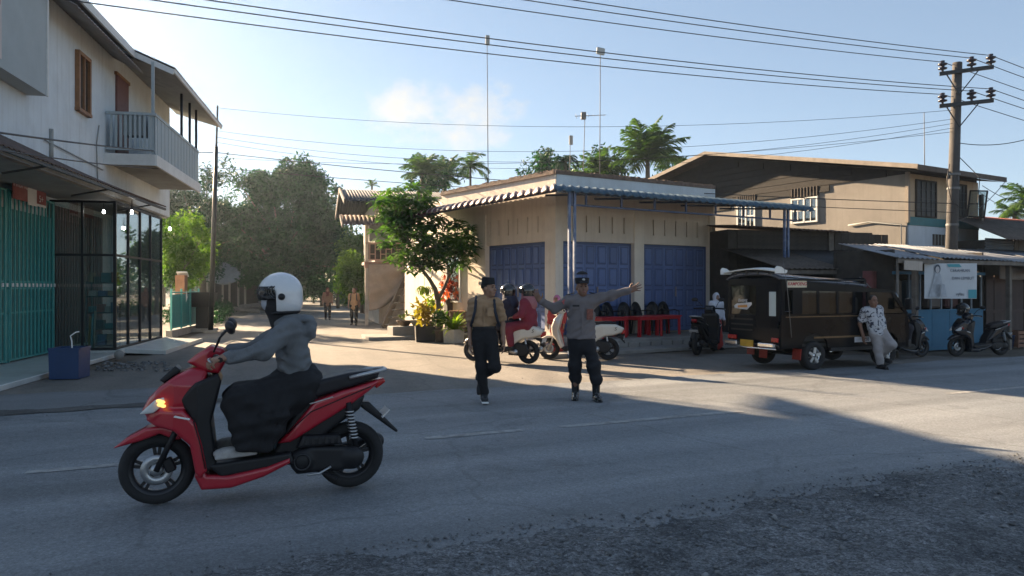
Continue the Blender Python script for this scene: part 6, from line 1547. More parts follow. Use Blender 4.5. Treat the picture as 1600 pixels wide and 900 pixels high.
# ---- traffic officer, arms spread
def officer():
    t = person('person', 'traffic officer in grey uniform and black cap with arms spread in the road', (.996, 9.92, .012), 0)
    hp, chs, nk = V3(-.07, 0, .86), V3(-.065, .0, 1.24), V3(-.06, .01, 1.36); hc = V3(-.055, -.02, 1.505)
    shL, shR = V3(.11, .0, 1.345), V3(-.235, .0, 1.335)
    eL, wL = V3(.335, -.06, 1.40), V3(.555, -.14, 1.47); eR, wR = V3(-.42, .05, 1.22), V3(-.625, -.08, 1.325)
    hL, kL, aL = V3(.015, 0, .84), V3(.10, -.02, .44), V3(.13, -.02, .09); hR, kR, aR = V3(-.155, 0, .84), V3(-.145, .05, .45), V3(-.135, .12, .09)
    s = SDF(); P, R = head(s, hc, .12, .02); s.cone(nk - V3(0, -.0, .05), hc - V3(0, -.015, .06), .058, .052, .03)
    torso(s, hp, chs, shL, shR, 0, (.12, .135, .05)); limb(s, shL, eL, wL, (.05, .038, .026)); limb(s, shR, eR, wR, (.05, .038, .026))
    hand(s, wL, unit(V3(.8, -.25, .28)), V3(-.1, -1, .1), -1, .12, .26, 1.0); hand(s, wR, unit(V3(-.35, -.1, .65)), V3(.3, 1, .1), -1, .35, .08, 1.0)
    limb(s, hL, kL, aL, (.07, .05, .035)); limb(s, hR, kR, aR, (.07, .05, .035))
    b = s.build('body', m_skin2, t, .0085); eyes_etc(t, b, P, R)
    mg = M('uniform_grey', (.155, .135, .135), .88, .10, 7, .3, 26)
    s = SDF(); torso(s, hp - V3(0, 0, .05), chs, shL, shR, 0, (.192, .178, .082), .05, .70, .176); limb(s, shL, eL, wL - (wL - eL) * .06, (.078, .062, .046), .04); limb(s, shR, eR, wR - (wR - eR) * .06, (.078, .062, .046), .04)
    s.cone(nk + V3(0, .02, -.04), nk + V3(0, .01, .015), .075, .066, .03)
    s.box(V3(hp[0], 0, .69), V3(.3, .3, .135), .005, .012, sub=True)
    sh = s.build('shirt', mg, t, .008, .0105, 3, 24)
    mdk = M('uniform_dark', (.03, .028, .03), .8)
    box('pocket_flap', mg, sh, (-.155, -.128, 1.235), (.10, .012, .022), 0); box('pocket_flap', mg, sh, (.03, -.128, 1.235), (.10, .012, .022)); box('name_badge', M('badge_brown', (.20, .07, .05), .6, .4, 40), sh, (.035, -.137, 1.15), (.085, .008, .14), 0, 0, .08); box('name_tape', mdk, sh, (-.15, -.137, 1.265), (.09, .008, .022))
    MB().beam((-.065, -.128, .84), (-.062, -.142, 1.10), .03, .006).beam((-.062, -.142, 1.10), (-.06, -.115, 1.31), .03, .006).build('placket', mg, sh)
    MB().quad((-.06, -.10, 1.375), (-.005, -.075, 1.39), (.03, -.10, 1.32), (-.035, -.122, 1.31)).quad((-.06, -.10, 1.375), (-.115, -.075, 1.39), (-.15, -.10, 1.32), (-.085, -.122, 1.31)).build('collar', mg, sh)
    for q, sp_ in ((1, shL), (-1, shR)): box('epaulette', mdk, sh, (sp_[0] - q * .02, sp_[1], sp_[2] + .085), (.11, .05, .012), 0, q * .25)
    box('shoulder_patch', M('patch', (.45, .10, .10), .6, .5, 60), sh, (-.30, -.055, 1.315), (.05, .012, .05), .3, -.6)
    mt = cloth('trousers_black', (.012, .012, .015), .3)
    s = SDF(); s.cone(hp + V3(0, 0, .03), hp - V3(0, 0, .08), .160, .166, .04, .7);  limb(s, hL, kL, aL + V3(0, 0, .17), (.090, .085, .078), .05); limb(s, hR, kR, aR + V3(0, 0, .17), (.090, .085, .078), .05); s.box(V3(hp[0], 0, 1.0), (.4, .3, .17), .004, .008, sub=True)
    for (k_, a_) in ((kL, aL), (kR, aR)): s.ell(a_ + V3(0, 0, .185) + (k_ - a_) * .05, (.085, .085, .05), .03); s.ell(k_ + V3(0, .0, .03), (.088, .09, .06), .03)
    s.build('trousers', mt, t, .0095, .007, 5, 18)
    mbt = M('polished_leather', (.010, .010, .011), .25, .1, 6, coat=.5)
    shoe(t, aL, (.10, -1, -.02), mbt, 'boot', .01, 1.06); shoe(t, aR, (-.12, -1, -.05), mbt, 'boot', .01, 1.06)
    for a_ in (aL, aR): SDF().cone(a_, a_ + V3(0, 0, .15), .05, .058, .02).build('boot_shaft', mbt, t, .01)
    MB().lathe([(.158, -.02), (.160, 0), (.158, .022)], 24, (0, 0, 0)).build('belt', mbt, t, (hp[0], hp[1], .84)).scale = (1, .72, 1)
    Rh = R; c = SDF(); c.cone(P(0, .012, .075), P(0, .012, .125), .092, .098, .005, 1.0); c.box(P(0, .012, .155), (.13, .13, .022), .004, .004, Rh, sub=True); c.box(P(0, -.105, .068), (.058, .045, .007), .006, .01, Rh @ rotm(.25, 0, 0)); c.box(P(0, 0.01, .02), (.13, .13, .032), .003, .003, Rh, sub=True)
    cp = c.build('cap', cloth('cap_black', (.013, .013, .016), .2), t, .0075); SDF().ell(P(0, -.086, .105), (.022, .008, .017), .002, Rh).build('cap_badge', m_silver, cp, .005)
officer()
# ---- school boy in scout uniform walking
def student():
    t = person('person', 'schoolboy in tan uniform and black cap walking across the road', (-.362, 9.70, .012), 0)
    X = lambda px, py, y=0: V3((px - 757) / 119.1, y, (630 - py) / 119.1)
    hp, chs, nk = X(757, 527), X(757.5, 484), X(759, 470, .0); hc = X(764.5, 452, -.02)
    shL, shR = X(777, 476, -.03), X(740, 474.5, .03)
    eL, wL = X(785, 508, .03), X(787, 534, -.03); eR, wR = X(733.5, 508, .05), X(735, 537, -.02)
    hL, kL, aL = X(767, 527, 0), X(774, 573, -.10), X(748.5, 597, .26); hR, kR, aR = X(748, 528), X(752, 574, -.04), X(756.5, 616.5, 0)
    s = SDF(); P, R = head(s, hc, 1.0, .03, .98); s.cone(nk - V3(0, 0, .05), hc - V3(.01, -.01, .06), .054, .05, .03); torso(s, hp, chs, shL, shR, .3, (.11, .125, .05))
    limb(s, shL, eL, wL, (.046, .037, .025)); limb(s, shR, eR, wR, (.046, .037, .025)); hand(s, wL, (.1, -.15, -1), (-1, 0, 0), -1, .45); hand(s, wR, (.05, -.15, -1), (1, 0, 0), 1, .45)
    limb(s, hL, kL, aL, (.065, .045, .033)); limb(s, hR, kR, aR, (.065, .045, .033))
    b = s.build('body', m_skin, t, .0085); eyes_etc(t, b, P, R, .98)
    SDF().ell(P(0, .03, .03), V3(.079, .088, .088), .01, R).box(P(0, -.09, .0), (.1, .06, .12), .01, .01, R, sub=True).box(P(0, 0, -.075), (.12, .12, .07), .01, .01, R, sub=True).build('hair', m_hair, t, .0085)
    mtan = cloth('scout_tan', (.34, .215, .12), .3)
    s = SDF(); torso(s, hp + V3(0, 0, .06), chs, shL, shR, .3, (.145, .165, .07), .05, .66, .148); s.cone(shL, shL * .25 + eL * .75, .074, .072, .04); s.cone(shR, shR * .25 + eR * .75, .074, .072, .04); s.cone(nk - V3(0, 0, .05), nk + V3(0, 0, .01), .07, .062, .03)
    for sh_, e_ in ((shL, eL), (shR, eR)):
        d = unit(e_ - sh_); s.ell(sh_ + d * .285, (.095, .095, .06), .006, None, True)
    s.box(V3(hp[0], 0, .84), (.3, .3, .15), .005, .01, sub=True)
    sh = s.build('shirt', mtan, t, .008, .0095, 8, 26)
    cfr = lambda x, z, y=-.118: (chs[0] + x * math.cos(.3) - y * math.sin(.3) * .0, y - x * .18, z)
    box('pocket', mtan, sh, cfr(-.075, 1.19), (.10, .014, .11), -.22); box('pocket', mtan, sh, cfr(.085, 1.19, -.122), (.09, .014, .11), .28); MB().beam((.0, -.113, 1.0), (.005, -.122, 1.28), .028, .006).build('placket', mtan, sh)
    MB().quad((.02, -.085, 1.345), (-.045, -.06, 1.365), (-.06, -.085, 1.30), (0, -.11, 1.275)).quad((.02, -.085, 1.345), (.075, -.065, 1.36), (.095, -.09, 1.30), (.03, -.11, 1.275)).build('collar', mtan, sh)
    mt = cloth('school_trousers', (.012, .011, .012), .3)
    s = SDF(); s.cone(hp + V3(0, 0, .16), hp - V3(0, 0, .02), .145, .152, .04, .72); limb(s, hL, kL, aL + V3(0, 0, .03), (.092, .072, .062), .045); limb(s, hR, kR, aR + V3(0, 0, .02), (.092, .072, .06), .045); s.box(V3(hp[0], 0, 1.12), (.3, .3, .12), .004, .008, sub=True); s.build('trousers', mt, t, .0095, .006, 9, 18)
    MB().lathe([(.152, -.018), (.155, 0), (.152, .018)], 24).build('belt', m_bplast, t, (hp[0], 0, .985)).scale = (1, .73, 1)
    msh = M('school_shoe', (.018, .018, .02), .6, .2, 8)
    shoe(t, aR, (.12, -1, -.06), msh, 'shoe', .01); o = shoe(t, aL, (-.15, -.35, -1), msh, 'shoe', .01)
    sc_ = SDF().box(aR + V3(.01, -.08, -.088), (.045, .15, .012), .008, .005, rotm(0, 0, .1)).build('shoe_sole', m_whitep, t, .008)
    # black peci cap
    Rh = R; c = SDF(); c.cone(P(0, .012, .07), P(0, .012, .14), .088, .083, .004, 1.0); c.box(P(0, 0, .20), (.13, .13, .05), .004, .004, Rh @ rotm(.10, 0, 0), sub=True); c.box(P(0, 0, .01), (.13, .13, .035), .004, .004, Rh, sub=True); c.build('peci_cap', cloth('peci', (.010, .010, .012), .1), t, .0075)
    bp = thing('backpack', 'dark navy backpack worn by the walking schoolboy', 'backpack', (-.362, 9.70, .012), 0)
    mn = cloth('navy_nylon', (.018, .022, .035), .2, .7)
    SDF().box((-.02, .20, 1.13), (.14, .08, .21), .05, .02).box((-.02, .29, 1.05), (.11, .03, .11), .03, .02).build('bag', mn, bp, .012)
    for q, sp_ in ((1, shL), (-1, shR)):
        x = sp_[0] - q * .035
        MB().tube([(x, .14, 1.32), (x, .02, 1.385), (x, -.085, 1.33), (x + q * .01, -.135, 1.20), (x + q * .045, -.115, 1.07), (x + q * .07, .02, 1.0)], .018, 8).build('strap', mn, bp)
student()
# ---- helmets
def helmet(t, c, yaw, m, sc=1.0, visor=True, pitch=0.0, h=.009):
    R = face_frame(yaw, pitch); c = np.asarray(c, float); P = lambda x, y, z: c + R @ V3(x, y, z) * sc
    s = SDF(); s.ell(P(0, .01, .02), V3(.133, .158, .148) * sc, .01, R); s.ell(P(0, .02, -.07), V3(.125, .14, .10) * sc, .04, R)
    s.ell(P(0, -.05, -.04), V3(.10, .125, .115) * sc, .012, R, True); s.box(P(0, -.13, -.06), V3(.16, .10, .10) * sc, .02, .015, R, True); s.box(P(0, .02, -.18), V3(.2, .2, .055) * sc, .01, .01, R, True)
    o = s.build('helmet', m, t, h)
    for q in (-1, 1): SDF().cone(P(q * .128, .01, -.01), P(q * .138, .01, -.01), .026 * sc, .024 * sc, .004).build('helmet_rivet', m_bplast, o, .008)
    SDF().ell(P(0, .01, -.125), V3(.118, .135, .03) * sc, .01, R).ell(P(0, -.05, -.12), V3(.09, .115, .06) * sc, .01, R, True).build('helmet_trim', m_bplast, o, .009)
    if visor:
        v = SDF(); v.ell(P(0, .0, .03), V3(.137, .162, .13) * sc, .005, R); v.ell(P(0, .0, .03), V3(.132, .157, .124) * sc, .004, R, True); v.box(P(0, .10, 0), V3(.2, .13, .2) * sc, .004, .004, R, True); v.box(P(0, 0, -.13), V3(.2, .25, .10) * sc, .004, .004, R, True); v.box(P(0, 0, .15), V3(.2, .25, .075) * sc, .004, .004, R, True)
        v.build('visor', M('smoked_visor', (.03, .032, .035), .12, .05, 3), o, .007)
    return o
# ---- rider of the red scooter (in the scooter's own axes: x forward, y left)
def red_rider():
    t = person('person', 'rider in grey hoodie, black skirt and white helmet on red scooter', RS_loc, RS_rz)
    yaw = PI / 2                                      # -Y turned to +X
    hp, chs, nk, hc = V3(.37, 0, .80), V3(.43, 0, 1.14), V3(.48, 0, 1.275), V3(.525, 0, 1.43)
    shL, shR = V3(.45, .165, 1.225), V3(.45, -.165, 1.225); eL, wL = V3(.63, .27, 1.06), V3(.865, .30, 1.035); eR, wR = V3(.63, -.27, 1.06), V3(.865, -.30, 1.035)
    hL, kL, aL = V3(.38, .10, .77), V3(.80, .16, .70), V3(.745, .17, .415); hR, kR, aR = V3(.38, -.10, .77), V3(.80, -.16, .70), V3(.745, -.17, .415)
    s = SDF(); P, R = head(s, hc, yaw, -.05); s.cone(nk - V3(.02, 0, .04), hc - V3(.02, 0, .06), .056, .052, .03); torso(s, hp, chs, shL, shR, yaw, (.12, .13, .05)); limb(s, shL, eL, wL, (.046, .036, .026)); limb(s, shR, eR, wR, (.046, .036, .026))
    hand(s, wL, (.55, .25, -.12), (.2, 0, -1), -1, .95, .03); hand(s, wR, (.55, -.25, -.12), (.2, 0, -1), 1, .95, .03); limb(s, hL, kL, aL, (.07, .05, .036)); limb(s, hR, kR, aR, (.07, .05, .036))
    b = s.build('body', m_skin, t, .009); eyes_etc(t, b, P, R)
    mh = M('grey_hoodie', (.13, .14, .15), .92, .10, 9, .35, 30)
    s = SDF(); torso(s, hp + V3(.02, 0, .03), chs, shL, shR, yaw, (.165, .15, .075), .05, .76, .15); limb(s, shL, eL, wL - V3(.02, 0, 0), (.072, .06, .042), .04); limb(s, shR, eR, wR - V3(.02, 0, 0), (.072, .06, .042), .04); s.cone(nk - V3(.03, 0, .05), nk + V3(-.0, 0, .0), .095, .085, .04)
    s.ell(V3(.30, 0, 1.20), (.06, .11, .075), .03); s.ell(V3(.335, 0, 1.27), (.07, .10, .03), .025)
    for sg in (1, -1):
        for (a0, b0) in ((V3(.40, sg * .145, .86), V3(.50, sg * .13, .93)), (V3(.36, sg * .15, .93), V3(.50, sg * .14, 1.0)), (V3(.38, sg * .14, 1.01), V3(.52, sg * .135, 1.08)), (V3(.55, sg * .20, 1.10), V3(.50, sg * .25, 1.20)), (V3(.60, sg * .235, 1.02), V3(.66, sg * .30, 1.10)), (V3(.70, sg * .255, 1.01), V3(.72, sg * .315, 1.08)), (V3(.47, sg * .16, 1.05), V3(.42, sg * .19, 1.17))):
            s.cone(a0, b0, .010, .014, .022)
    s.cone(V3(.385, .13, .815), V3(.385, -.13, .815), .03, .03, .03)
    s.build('hoodie', mh, t, .0075, .010, 12, 24)
    SDF().cone((.865, .30, 1.035), (.84, .297, 1.037), .034, .046, .01).build('cuff', mh, t, .008)
    mk = cloth('black_skirt', (.010, .010, .012), .3)
    s = SDF(); s.cone(hp, V3(.45, 0, .74), .175, .19, .06, 1.0, 0); s.cone(hL, kL, .115, .10, .06); s.cone(hR, kR, .115, .10, .06); s.cone(V3(.50, .03, .74), V3(.76, .05, .71), .10, .10, .07); s.cone(V3(.50, -.03, .74), V3(.76, -.05, .71), .10, .10, .07)
    s.cone(kL - V3(.04, 0, 0), aL + V3(-.01, .0, .0), .115, .10, .05); s.cone(kR - V3(.04, 0, 0), aR + V3(-.01, .0, .0), .115, .10, .05); s.cone(V3(.50, .10, .70), V3(.60, .15, .38), .11, .07, .05); s.cone(V3(.50, -.10, .70), V3(.60, -.15, .38), .11, .07, .05); s.box(V3(.6, 0, .20), (.5, .5, .185), .005, .015, sub=True)
    for sg in (1, -1):
        for i in range(7):
            q = i / 6; a0 = V3(.42 + .36 * q, sg * (.165 + .05 * math.sin(PI * q)), .80 - .05 * q); b0 = V3(.58 + .19 * q, sg * (.215 + .02 * (i % 2)), .40); m0 = (a0 + b0) / 2 + V3(.02 * ((i % 3) - 1), sg * .05, .02)
            s.cone(a0, m0, .012, .026, .035); s.cone(m0, b0, .026, .03, .035)
    s.build('skirt', mk, t, .0095, .011, 14, 20)
    msn = M('trainer', (.30, .29, .28), .7, .3, 12); shoe(t, aL + V3(0, 0, .0), (1, .12, -.05), msn, 'shoe', .010); shoe(t, aR, (1, -.12, -.05), msn, 'shoe', .010)
    SDF().cone(nk - V3(.0, 0, .04), hc - V3(.0, 0, .055), .088, .094, .04).ell(hc + V3(.01, 0, .02), (.095, .088, .118), .03).ell(hc + V3(.11, 0, -.005), (.085, .066, .09), .01, None, True).build('headscarf', cloth('black_scarf', (.013, .013, .015), .2), t, .0095, .003, 4)
    SDF().ell(hc + V3(.068, 0, -.035), (.045, .068, .058), .02).build('face_mask', cloth('pale_mask', (.34, .37, .42), .1), t, .0085)
    helmet(t, hc + V3(-.015, 0, .02), yaw, M('white_helmet', (.62, .64, .66), .25, .04, 3, coat=.5), 1.0, True, -.05)
red_rider()
# ---- two riders on the cream scooter
def scooter_rider(label, loc, rz, x0, lean, top, bot, helm, seed, scarf=None, arms='bars', h=.0125, wide=1.0, look=0.0, sc=1.0):
    t = person('person', label, loc, rz); yaw = PI / 2
    hp, chs = V3(x0, 0, .82), V3(x0 + lean * .6, 0, 1.14); nk, hc = V3(x0 + lean * .85, 0, 1.27), V3(x0 + lean + .01, 0, 1.415)
    shL, shR = V3(x0 + lean * .72, .165, 1.21), V3(x0 + lean * .72, -.165, 1.21)
    if arms == 'bars': eL, wL, eR, wR = V3(x0 + .22, .25, 1.04), V3(.87, .30, 1.06), V3(x0 + .22, -.25, 1.04), V3(.87, -.30, 1.06)
    else: eL, wL, eR, wR = V3(x0 + .06, .26, .99), V3(x0 + .26, .17, .93), V3(x0 + .06, -.26, .99), V3(x0 + .26, -.17, .93)
    kx = x0 + .38; hL, kL, aL = V3(x0, .10, .79), V3(kx, .19, .72), V3(kx - .06, .19, .36); hR, kR, aR = V3(x0, -.10, .79), V3(kx, -.19, .72), V3(kx - .06, -.19, .36)
    s = SDF(); P, R = head(s, hc, yaw + look); s.cone(nk - V3(0, 0, .05), hc - V3(0, 0, .06), .056, .052, .03); torso(s, hp, chs, shL, shR, yaw, (.12, .13, .05)); limb(s, shL, eL, wL, (.045, .036, .026)); limb(s, shR, eR, wR, (.045, .036, .026))
    hand(s, wL, (1, 0, -.1), (.2, 0, -1), -1, .9, .03); hand(s, wR, (1, 0, -.1), (.2, 0, -1), 1, .9, .03); limb(s, hL, kL, aL, (.07, .05, .036)); limb(s, hR, kR, aR, (.07, .05, .036))
    b = s.build('body', m_skin, t, .011)
    s = SDF(); torso(s, hp - V3(0, 0, .04), chs, shL, shR, yaw, (.18 * wide, .17 * wide, .085), .06, .80, .17 * wide); limb(s, shL, eL, wL - unit(wL - eL) * .03, (.085, .068, .05), .05); limb(s, shR, eR, wR - unit(wR - eR) * .03, (.085, .068, .05), .05); s.build('jacket', top, t, h, .008, seed, 15)
    s = SDF(); s.cone(hp, hp - V3(0, 0, .03), .15, .16, .04, 1.0); limb(s, hL, kL, aL + V3(0, 0, .04), (.11, .09, .072), .06); limb(s, hR, kR, aR + V3(0, 0, .04), (.11, .09, .072), .06); s.build('trousers', bot, t, h, .006, seed + 1)
    shoe(t, aL, (1, .1, -.03), m_bplast, 'shoe', .013); shoe(t, aR, (1, -.1, -.03), m_bplast, 'shoe', .013)
    if scarf: SDF().cone(hc - V3(.02, 0, .0), chs + V3(-.03, 0, .06), .10, .16, .05, 1.0).cone(hc, nk, .09, .12, .04).ell(hc + V3(.10, 0, .01), (.06, .06, .07), .02, None, True).build('headscarf', scarf, t, h, .006, seed + 3, 20)
    helmet(t, hc + V3(-.01, 0, .02), yaw + look, helm, 1.0, True, 0, .011)
    return t
m_hblk = M('black_helmet', (.012, .012, .014), .15, .1, 4, coat=.8)
scooter_rider('driver in dark navy jacket and black helmet on the cream scooter', l1, r1_, .36, .10, cloth('navy_jacket', (.020, .018, .035), .3), cloth('dark_trousers', (.02, .02, .028), .3), m_hblk, 21, cloth('navy_scarf', (.02, .022, .045), .2))
scooter_rider('passenger in dark red robe and black helmet on the cream scooter', l1, r1_, -.02, .06, cloth('wine_robe', (.19, .022, .038), .35), cloth('wine_skirt', (.17, .02, .035), .3), m_hblk, 25, cloth('rose_scarf', (.32, .13, .14), .3), 'hold', wide=1.08)
scooter_rider('rider in black jacket and black helmet seated on the scooter behind the van', tuple(s2.location), rad(20), .30, .08, cloth('black_jacket', (.013, .012, .014), .3), cloth('dark_trousers', (.02, .02, .028), .3), m_hblk, 27, None, 'hold', look=.3).scale = (.9, .9, .9)
# spare helmet on the parked scooter's mirror
sh_ = thing('crash_helmet', 'black helmet hung on the mirror of the parked black scooter', 'helmet', s3.location, s3.rotation_euler.z); helmet(sh_, (.81, -.19, 1.03), PI / 2, m_hblk, .92, True, .3)
# ---- standing figures: simple standing pose in own axes (faces -Y)
def standing(label, loc, rz, H, top, bot, shoe_m, seed, sleeves='long', skirt=False, scarf=None, hair=True, h=.013, skin=None, stride=0.0, headyaw=0.0, arms=.0, robe=False):
    t = person('person', label, loc, rz); k = H / 1.65; q = lambda x, y, z: V3(x, y, z) * k
    hp, chs, nk, hc = q(0, 0, .86), q(0, 0, 1.22), q(0, .01, 1.36), q(0, -.01, 1.51)
    shL, shR = q(.17, 0, 1.335), q(-.17, 0, 1.335); eL, wL = q(.225, .03 + arms, 1.07), q(.235, -.06 + arms, .84); eR, wR = q(-.225, .03 - arms, 1.07), q(-.235, -.06 - arms, .84)
    hL, kL, aL = q(.09, 0, .83), q(.10, -.03 - stride * .5, .45), q(.10, -stride, .085); hR, kR, aR = q(-.09, 0, .83), q(-.10, -.02 + stride * .25, .45), q(-.10, stride, .085 + abs(stride) * .25)
    s = SDF(); P, R = head(s, hc, headyaw, 0, k); s.cone(nk - q(0, 0, .05), hc - q(0, -.01, .06), .055 * k, .05 * k, .03); torso(s, hp, chs, shL, shR, 0, (.11 * k, .125 * k, .05 * k)); limb(s, shL, eL, wL, (.045 * k, .036 * k, .025 * k)); limb(s, shR, eR, wR, (.045 * k, .036 * k, .025 * k))
    hand(s, wL, (.05, -.2, -1), (-1, 0, 0), -1, .45, .08, k); hand(s, wR, (-.05, -.2, -1), (1, 0, 0), 1, .45, .08, k); limb(s, hL, kL, aL, (.065 * k, .045 * k, .034 * k)); limb(s, hR, kR, aR, (.065 * k, .045 * k, .034 * k))
    b = s.build('body', skin or m_skin, t, min(h, .011)); eyes_etc(t, b, P, R, k)
    s = SDF(); torso(s, hp + q(0, 0, -.06 if not robe else -.2), chs, shL, shR, 0, ((.165 if not robe else .20) * k, .165 * k, .075 * k), .05, .70, .155 * k)
    for (a, e, w) in ((shL, eL, wL), (shR, eR, wR)):
        if sleeves == 'long': limb(s, a, e, w - unit(w - e) * .03, (.072 * k, .06 * k, .046 * k), .04)
        else: s.cone(a, a * .4 + e * .6, .072 * k, .068 * k, .04)
    s.build('shirt', top, t, h, .006, seed)
    s = SDF()
    if skirt: s.cone(hp, q(0, 0, .20), .15 * k, .21 * k, .04, .8)
    else: s.cone(hp + q(0, 0, .07), hp, .13 * k, .145 * k, .04, .72); limb(s, hL, kL, aL + q(0, 0, .03), (.088 * k, .072 * k, .06 * k), .045); limb(s, hR, kR, aR + q(0, 0, .03), (.088 * k, .072 * k, .06 * k), .045)
    s.build('skirt' if skirt else 'trousers', bot, t, h, .006, seed + 2)
    shoe(t, aL, (.1, -1, 0), shoe_m, 'shoe', .012, k); shoe(t, aR, (-.1, -1, -abs(stride)), shoe_m, 'shoe', .012, k)
    if scarf: SDF().ell(P(0, .015, .02), V3(.092, .108, .118) * k, .02, R).cone(hc - q(0, 0, .05), chs + q(0, 0, .05), .085 * k, .16 * k, .05, .8).ell(P(0, -.10, -.005), V3(.058, .065, .078) * k, .012, R, True).build('headscarf', scarf, t, min(h, .012), .004, seed + 4, 20)
    elif hair: SDF().ell(P(0, .025, .035), V3(.08, .09, .088) * k, .01, R).box(P(0, -.09, -.01), V3(.1, .055, .12) * k, .01, .01, R, sub=True).box(P(0, 0, -.08), V3(.12, .12, .065) * k, .01, .01, R, sub=True).build('hair', m_hair, t, .01)
    return t, P, R
mwh = cloth('school_white', (.55, .56, .62), .25); mredsk = cloth('school_red', (.40, .04, .035), .25); msch = M('school_shoe', (.018, .018, .02), .6, .2, 8)
standing('schoolgirl in white headscarf and red skirt beside the parked black scooter', (G(1117, 545).x - .05, 18.0, .0), rad(20), 1.40, mwh, mredsk, msch, 31, 'long', True, mwh)
standing('girl in pink headscarf and red robe behind the cream scooter', (1.02, 16.75, .0), rad(-25), 1.36, cloth('robe_red', (.36, .045, .045), .3), cloth('robe_red', (.36, .045, .045), .3), msch, 35, 'long', True, cloth('pink_scarf', (.45, .16, .28), .25, .85, .5), robe=True)
standing('far schoolgirl in brown headscarf and long dark skirt walking down the road', (G(513, 499).x, 35.0, -.01), rad(10), 1.53, cloth('brown_blouse', (.22, .12, .085), .2), cloth('dark_skirt', (.03, .022, .02), .2), msch, 41, 'long', False, cloth('maroon_scarf', (.12, .035, .03), .2), h=.016, stride=.10)
fb_, P_, R_ = standing('far schoolboy in tan shirt and dark trousers walking down the side road', (G(552, 508).x, 29.9, -.01), rad(5), 1.52, cloth('scout_tan', (.30, .185, .10), .3), cloth('school_trousers', (.012, .011, .012), .3), msch, 45, 'short', h=.015, stride=.08, headyaw=.1, skin=m_skin2)
bk = thing('backpack', 'dark backpack worn by the far schoolboy', 'backpack', fb_.location, rad(5)); SDF().box((0, .17, 1.05), (.13, .07, .19), .04, .02).build('bag', cloth('navy_nylon', (.018, .022, .035), .2, .7), bk, .014)
for q in (-1, 1): MB().tube([(q * .11, .1, 1.24), (q * .11, .0, 1.29), (q * .11, -.1, 1.22), (q * .12, -.115, 1.05), (q * .14, 0, .93)], .02, 6).build('strap', cloth('navy_nylon', (.018, .022, .035), .2, .7), bk)
# ================================================================ MINIBUS
m_van = M('van_paint', (.003, .006, .011), .12, .15, 2, spec=.08, grime=.2, gcol=(.014, .013, .013))
m_vanlow = M('van_lower_paint', (.005, .006, .008), .10, .25, 2, spec=.14, grime=.35, gcol=(.03, .025, .02))
m_vglass = glass_mat('van_glass', (.25, .29, .31), .035, .01, .12)
m_chrome = M('chrome', (.6, .6, .6), .2, .1, 6, metal=.9)
m_flap = M('red_flap', (.26, .025, .018), .6, .1, 5)
m_yplate = M('yellow_plate', (.45, .27, .02), .5, .15, 8)
m_bronze = M('bronze_reflection', (.16, .10, .05), .35, .2, 5, metal=.6)
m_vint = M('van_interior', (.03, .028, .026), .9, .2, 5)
VO = Vector((5.51 - .403 * .62, 13.6 + .915 * .62, 0)); VZ = RANG
VN = thing('minibus', 'dark open sided public minibus with white roof spoiler and stickers', 'minibus', VO, VZ)
VB = bpy.data.objects.new('body', None)
# side outline: x forward from rear axle, roof higher at the back
lower = [(-.80, .42), (-.32, .42), (-.30, .52), (-.2, .63), (0, .68), (.2, .63), (.30, .52), (.32, .40), (1.50, .40), (1.53, .52), (1.64, .63), (1.84, .67), (2.04, .63), (2.14, .52), (2.16, .36), (2.42, .36), (2.46, .50), (2.44, .85), (2.40, 1.0), (-.80, 1.04)]
def side_panel(y0, y1, poly, nm, m): return MB().prism(poly, y0, y1).build(nm, m, VN)
side_panel(-.70, -.665, lower, 'side_panel', m_vanlow); side_panel(.665, .70, lower, 'side_panel', m_vanlow)
def bar(nm, m, *boxes):
    mb = MB()
    for (c, s_) in boxes: mb.box(c, s_, 0, 0, 0, min(s_) * .2)
    return mb.build(nm, m, VN)
for y in (-.685, .685):
    for q_ in (((-.76, y, 1.32), (.09, .04, .60)), ((-.42, y, 1.28), (.24, .036, .50)), ((.08, y, 1.26), (.06, .04, .46)), ((.56, y, 1.26), (.06, .04, .46)), ((.98, y, 1.26), (.07, .04, .46)), ((1.36, y, 1.2), (.08, .04, .5))): bar('window_pillar', m_van, q_)
    MB().prism([(-.80, 1.47), (1.22, 1.43), (1.22, 1.60), (-.80, 1.72)], y - .02, y + .02).build('side_header', m_van, VN)
    MB().prism([(1.22, 1.43), (2.0, 1.42), (1.96, 1.48), (1.22, 1.52)], y - .018, y + .018).build('cab_header', m_van, VN)
    MB().beam((1.98, y, 1.45), (2.40, y, 1.0), .04, .07).build('windscreen_pillar', m_van, VN)
    for (a, b) in ((-.30, .05), (.11, .53), (.59, .945)): box('window_pane', m_vglass, VN, ((a + b) / 2, y, 1.255), (b - a, .008, .44))
    MB().prism([(1.40, 1.02), (2.36, 1.02), (1.98, 1.42), (1.40, 1.43)], y - .004, y + .004).build('window_pane', m_vglass, VN)
    for z_ in (.60, .93, .985): box('side_strip', m_bronze if z_ != .93 else m_vanlow, VN, (.55, y * 1.024, z_), (2.5 if z_ > .9 else 1.15, .012, .014 if z_ > .9 else .03))  # bronze strips paint the gold reflection bands along the lower body
    box('side_step', m_bplast, VN, (.92, y * .99, .37), (1.1, .08, .06))
for (a, b, z_) in ((.16, .40, 1.25), (.66, .84, 1.27), (-.22, -.12, 1.25)): box('pane_reflection', M('pale_reflection', (.26, .33, .40), .8, .35, 14), VN, ((a + b) / 2, -.655, z_), (b - a, .012, .38))  # pale boxes added behind the glass, standing for bright reflections in the panes
